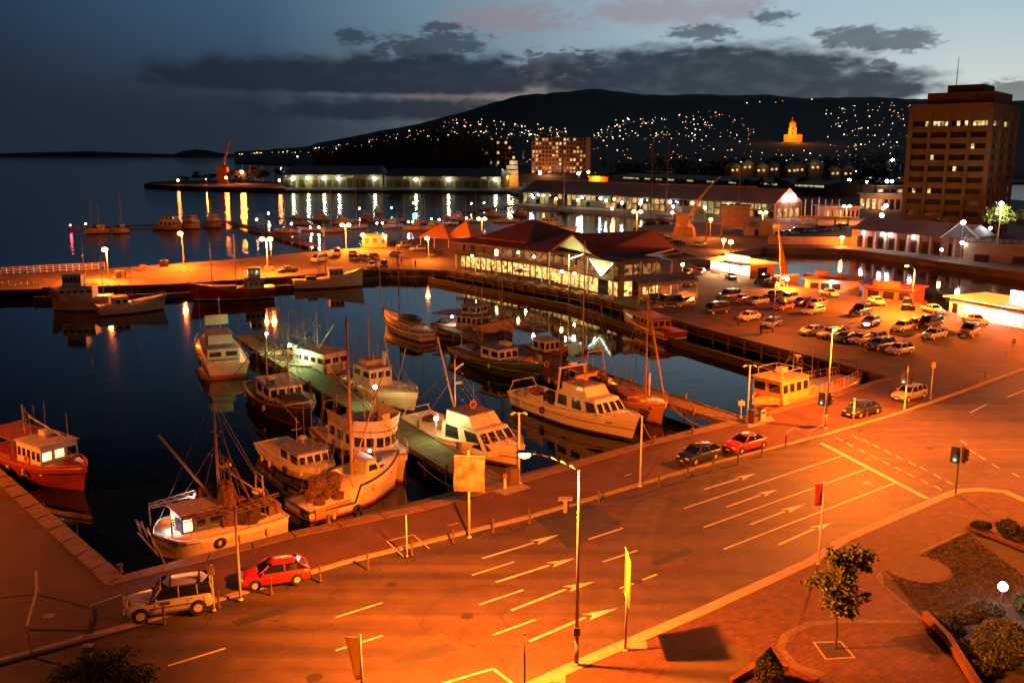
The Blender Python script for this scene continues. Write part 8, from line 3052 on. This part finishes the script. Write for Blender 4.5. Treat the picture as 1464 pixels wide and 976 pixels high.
def hill_at(x, y):
    yb, yr = yrow(0, hill_d0(x)), interp(RIDGE, x)
    f_ = (yb - y) / max(1e-3, (yb - yr))
    s = min(.97, max(.0, f_)) ** (1 / .62)
    return hill_pt(x, s)[0]


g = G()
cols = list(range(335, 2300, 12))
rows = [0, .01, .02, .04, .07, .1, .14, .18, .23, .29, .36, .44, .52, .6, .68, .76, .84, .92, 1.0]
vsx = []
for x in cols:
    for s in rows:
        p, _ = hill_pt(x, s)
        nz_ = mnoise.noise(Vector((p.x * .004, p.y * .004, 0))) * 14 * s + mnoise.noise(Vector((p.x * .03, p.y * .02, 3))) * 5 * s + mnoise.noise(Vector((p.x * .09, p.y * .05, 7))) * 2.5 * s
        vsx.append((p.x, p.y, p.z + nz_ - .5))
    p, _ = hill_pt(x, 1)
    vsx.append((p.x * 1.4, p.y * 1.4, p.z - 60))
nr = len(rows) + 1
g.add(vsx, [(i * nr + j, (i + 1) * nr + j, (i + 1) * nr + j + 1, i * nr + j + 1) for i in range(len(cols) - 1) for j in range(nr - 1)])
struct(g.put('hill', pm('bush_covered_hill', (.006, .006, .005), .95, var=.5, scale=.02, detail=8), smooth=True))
# distant land on the horizon
g = G()
prof = [(-160, 219), (0, 219.5), (60, 217.5), (130, 216.5), (200, 219), (250, 220.5), (262, 216), (280, 213.5), (296, 215), (318, 219.5), (345, 221.5)]
a = []
for x, y in prof:
    Y = 14000
    a += [(XW(x, Y, y), Y, ZH(y, Y)), (XW(x, Y, 225), Y - 600, -20), (XW(x, Y + 2000, y), Y + 2000, -20)]
for i in range(len(prof) - 1):
    g.add([a[3 * i + 1], a[3 * i + 4], a[3 * i + 3], a[3 * i], a[3 * i + 2], a[3 * i + 5]], [(0, 1, 2, 3), (3, 2, 5, 4)])
struct(g.put('distant_hills', pm('distant_bush', (.020, .026, .032), .95)))

# houses' lights on the hill: the larger ones as lights of their own, the far faint ones as one scatter
rh = random.Random(21)
HL = [em('house_light_warm', (1, .62, .28), 7), em('house_light_white', (1, .86, .62), 8), em('house_light_orange', (1, .36, .09), 8), em('house_light_cool', (.85, .93, 1), 8), em('house_light_dim', (1, .55, .24), 2.6)]
hm = []
for m_ in HL:
    hm.append(G().ball((0, 0, 0), 1.0, 6).mesh('house_light', m_))


def spots():
    out = []
    def reg(n, x0, x1, f, power=1.0):
        for _ in range(n):
            x = rh.uniform(x0, x1)
            lo, hi = f(x)
            out.append((x, lo + (hi - lo) * rh.random() ** power))
    reg(34, 342, 480, lambda x: (interp(RIDGE, x) + 5, 220), .7)
    reg(80, 470, 620, lambda x: (interp(RIDGE, x) + 10, interp([(470, 216), (560, 208), (620, 204)], x)), 1.0)
    reg(125, 610, 810, lambda x: (interp([(610, 184), (650, 170), (700, 172), (760, 178), (810, 186)], x), interp([(610, 206), (700, 200), (810, 198)], x)), 1.0)
    reg(150, 848, 1078, lambda x: (interp([(848, 194), (880, 172), (930, 166), (1030, 158), (1060, 168), (1078, 186)], x), interp([(848, 204), (960, 204), (1078, 202)], x)), 1.1)
    reg(26, 840, 1080, lambda x: (202, 232))
    reg(95, 1176, 1312, lambda x: (interp([(1176, 154), (1230, 148), (1312, 146)], x), 212), 1.3)
    reg(24, 1085, 1300, lambda x: (205, 236))
    reg(40, 690, 860, lambda x: (200, 250))
    reg(30, 860, 1180, lambda x: (212, 246))
    reg(24, 1180, 1296, lambda x: (226, 290))
    reg(5, 1040, 1170, lambda x: (142, 150))
    reg(25, 1180, 1296, lambda x: (236, 268))
    return out


sp_ = spots()
rh.shuffle(sp_)
n_ind = 295
far = [G() for _ in HL]
for i, (x, y) in enumerate(sp_):
    p = hill_at(x, y)
    k = rh.choices(range(5), (5, 2.6, 4.2, .8, 5))[0]
    r_ = p.y / 1305 * rh.choice((.28, .32, .38, .44, .5, .6, .75))
    if i < n_ind:
        o = bpy.data.objects.new('house_light', hm[k])
        col.objects.link(o)
        o.location = (p.x, p.y, p.z + r_ + 2)
        o.scale = (r_, r_, r_ * .8)
        tag(o, 'tiny house light among many scattered over the dark hillside', 'light', 'house lights on the hillside')
    else:
        far[k].ball((p.x, p.y, p.z + r_ * .8 + 1), r_ * .7, 4)
allg = G()
for k, g in enumerate(far):
    allg.add(g.v, g.f, k)
tag(allg.put('faint_house_lights', HL), 'faint scatter of further house lights on the hillside', 'lights', kind='stuff')

# floodlit church on the hill
p = hill_at(1132, 203)
s_ = p.y / 1305
t = thing('church', 'floodlit orange church with stepped tower and spire on the hillside', 'church', tuple(p))
G().box((0, 0, 4.5 * s_), (26 * s_, 10 * s_, 11 * s_)).put('nave', HOUSEO, t)
g = G()
g.box((-1 * s_, 0, 14 * s_), (11 * s_, 9 * s_, 12 * s_)).box((-1 * s_, 0, 23 * s_), (8.5 * s_, 7 * s_, 6 * s_)).lathe((-1 * s_, 0, 26 * s_), [(4 * s_, 0), (3 * s_, 2.5 * s_), (1.2 * s_, 4.5 * s_), (.3 * s_, 8 * s_)], 8)
g.put('tower', HOUSEO, t)
for k in range(2):
    G().box((-1 * s_, -4.6 * s_, (12 + 6 * k) * s_), (2.2 * s_, .4 * s_, 3 * s_)).put('louvre', DKTIM, t)
light((0, -22 * s_, 8 * s_), 90000, (1, .25, .01), 2, t)
light((-6 * s_, -16 * s_, 18 * s_), 60000, (1, .25, .01), 2, t)

# dark woods behind the wharf sheds, in front of the hill
rg = random.Random(31)
g = G()
for x in range(455, 700, 5):
    Y = 860 + rg.uniform(0, 120)
    top = interp([(455, 222), (480, 214), (520, 200), (560, 196), (600, 190), (640, 187), (690, 200), (700, 212)], x) + rg.uniform(-3, 9)
    h = ZH(top, Y)
    X = XW(x + rg.uniform(-3, 3), Y, top)
    for k in range(5):
        z = h * (.2 + .72 * k / 4)
        leaves(g, (X + rg.uniform(-4, 4), Y, z), (6 * (1.2 - .5 * k / 4) + 2, 6, h * .16 + 1.5), 70, 1.5, rg)
    g.box((X, Y + 4, h * .36), (9, 4, h * .72))
for x in range(870, 1300, 9):
    Y = 930 + rg.uniform(0, 60)
    top = interp([(870, 232), (960, 226), (1040, 232), (1120, 226), (1190, 224), (1300, 222)], x) + rg.uniform(-3, 10)
    h = ZH(top, Y)
    X = XW(x, Y, top)
    for k in range(3):
        leaves(g, (X + rg.uniform(-5, 5), Y, h * (.3 + .6 * k / 2)), (8, 6, h * .2 + 1), 50, 1.6, rg)
tag(g.put('woods', FARLEAF), 'dark mass of woods behind the wharf sheds', 'woods', kind='stuff')
# trees near the cottages
tg2 = 'dark trees below the lit cottages'
for i, (x, yt, w_) in enumerate(((1060, 250, 26), (1090, 252, 24), (1118, 250, 26), (1150, 251, 28), (1180, 246, 26), (1232, 232, 34), (1252, 238, 30))):
    Y = 620 if i < 5 else 560
    c = Vector((XW(x, Y, 260), Y, 0))
    h = ZH(yt, Y)
    ww = w_ / (1305 / Y)
    rg = random.Random(70 + i)
    cl = [((rg.uniform(-.35, .35) * ww, rg.uniform(-.3, .3) * ww, h * rg.uniform(.5, .85)), (ww * rg.uniform(.2, .34), ww * .3, h * rg.uniform(.12, .22))) for _ in range(5)]
    tree(('dark tree at the dim end of the cottage row', 'dark tree under the second and third cottages', 'dark tree under the fourth cottage', 'dark tree under the sixth cottage', 'dark tree under the gap in the cottage row', 'big dark tree between the cottages and the office tower', 'dark tree beside the big one near the office tower')[i], tuple(c), h, cl, h * .4, FARLEAF, 500, ww * .06, 70 + i, group=tg2, r=.4)
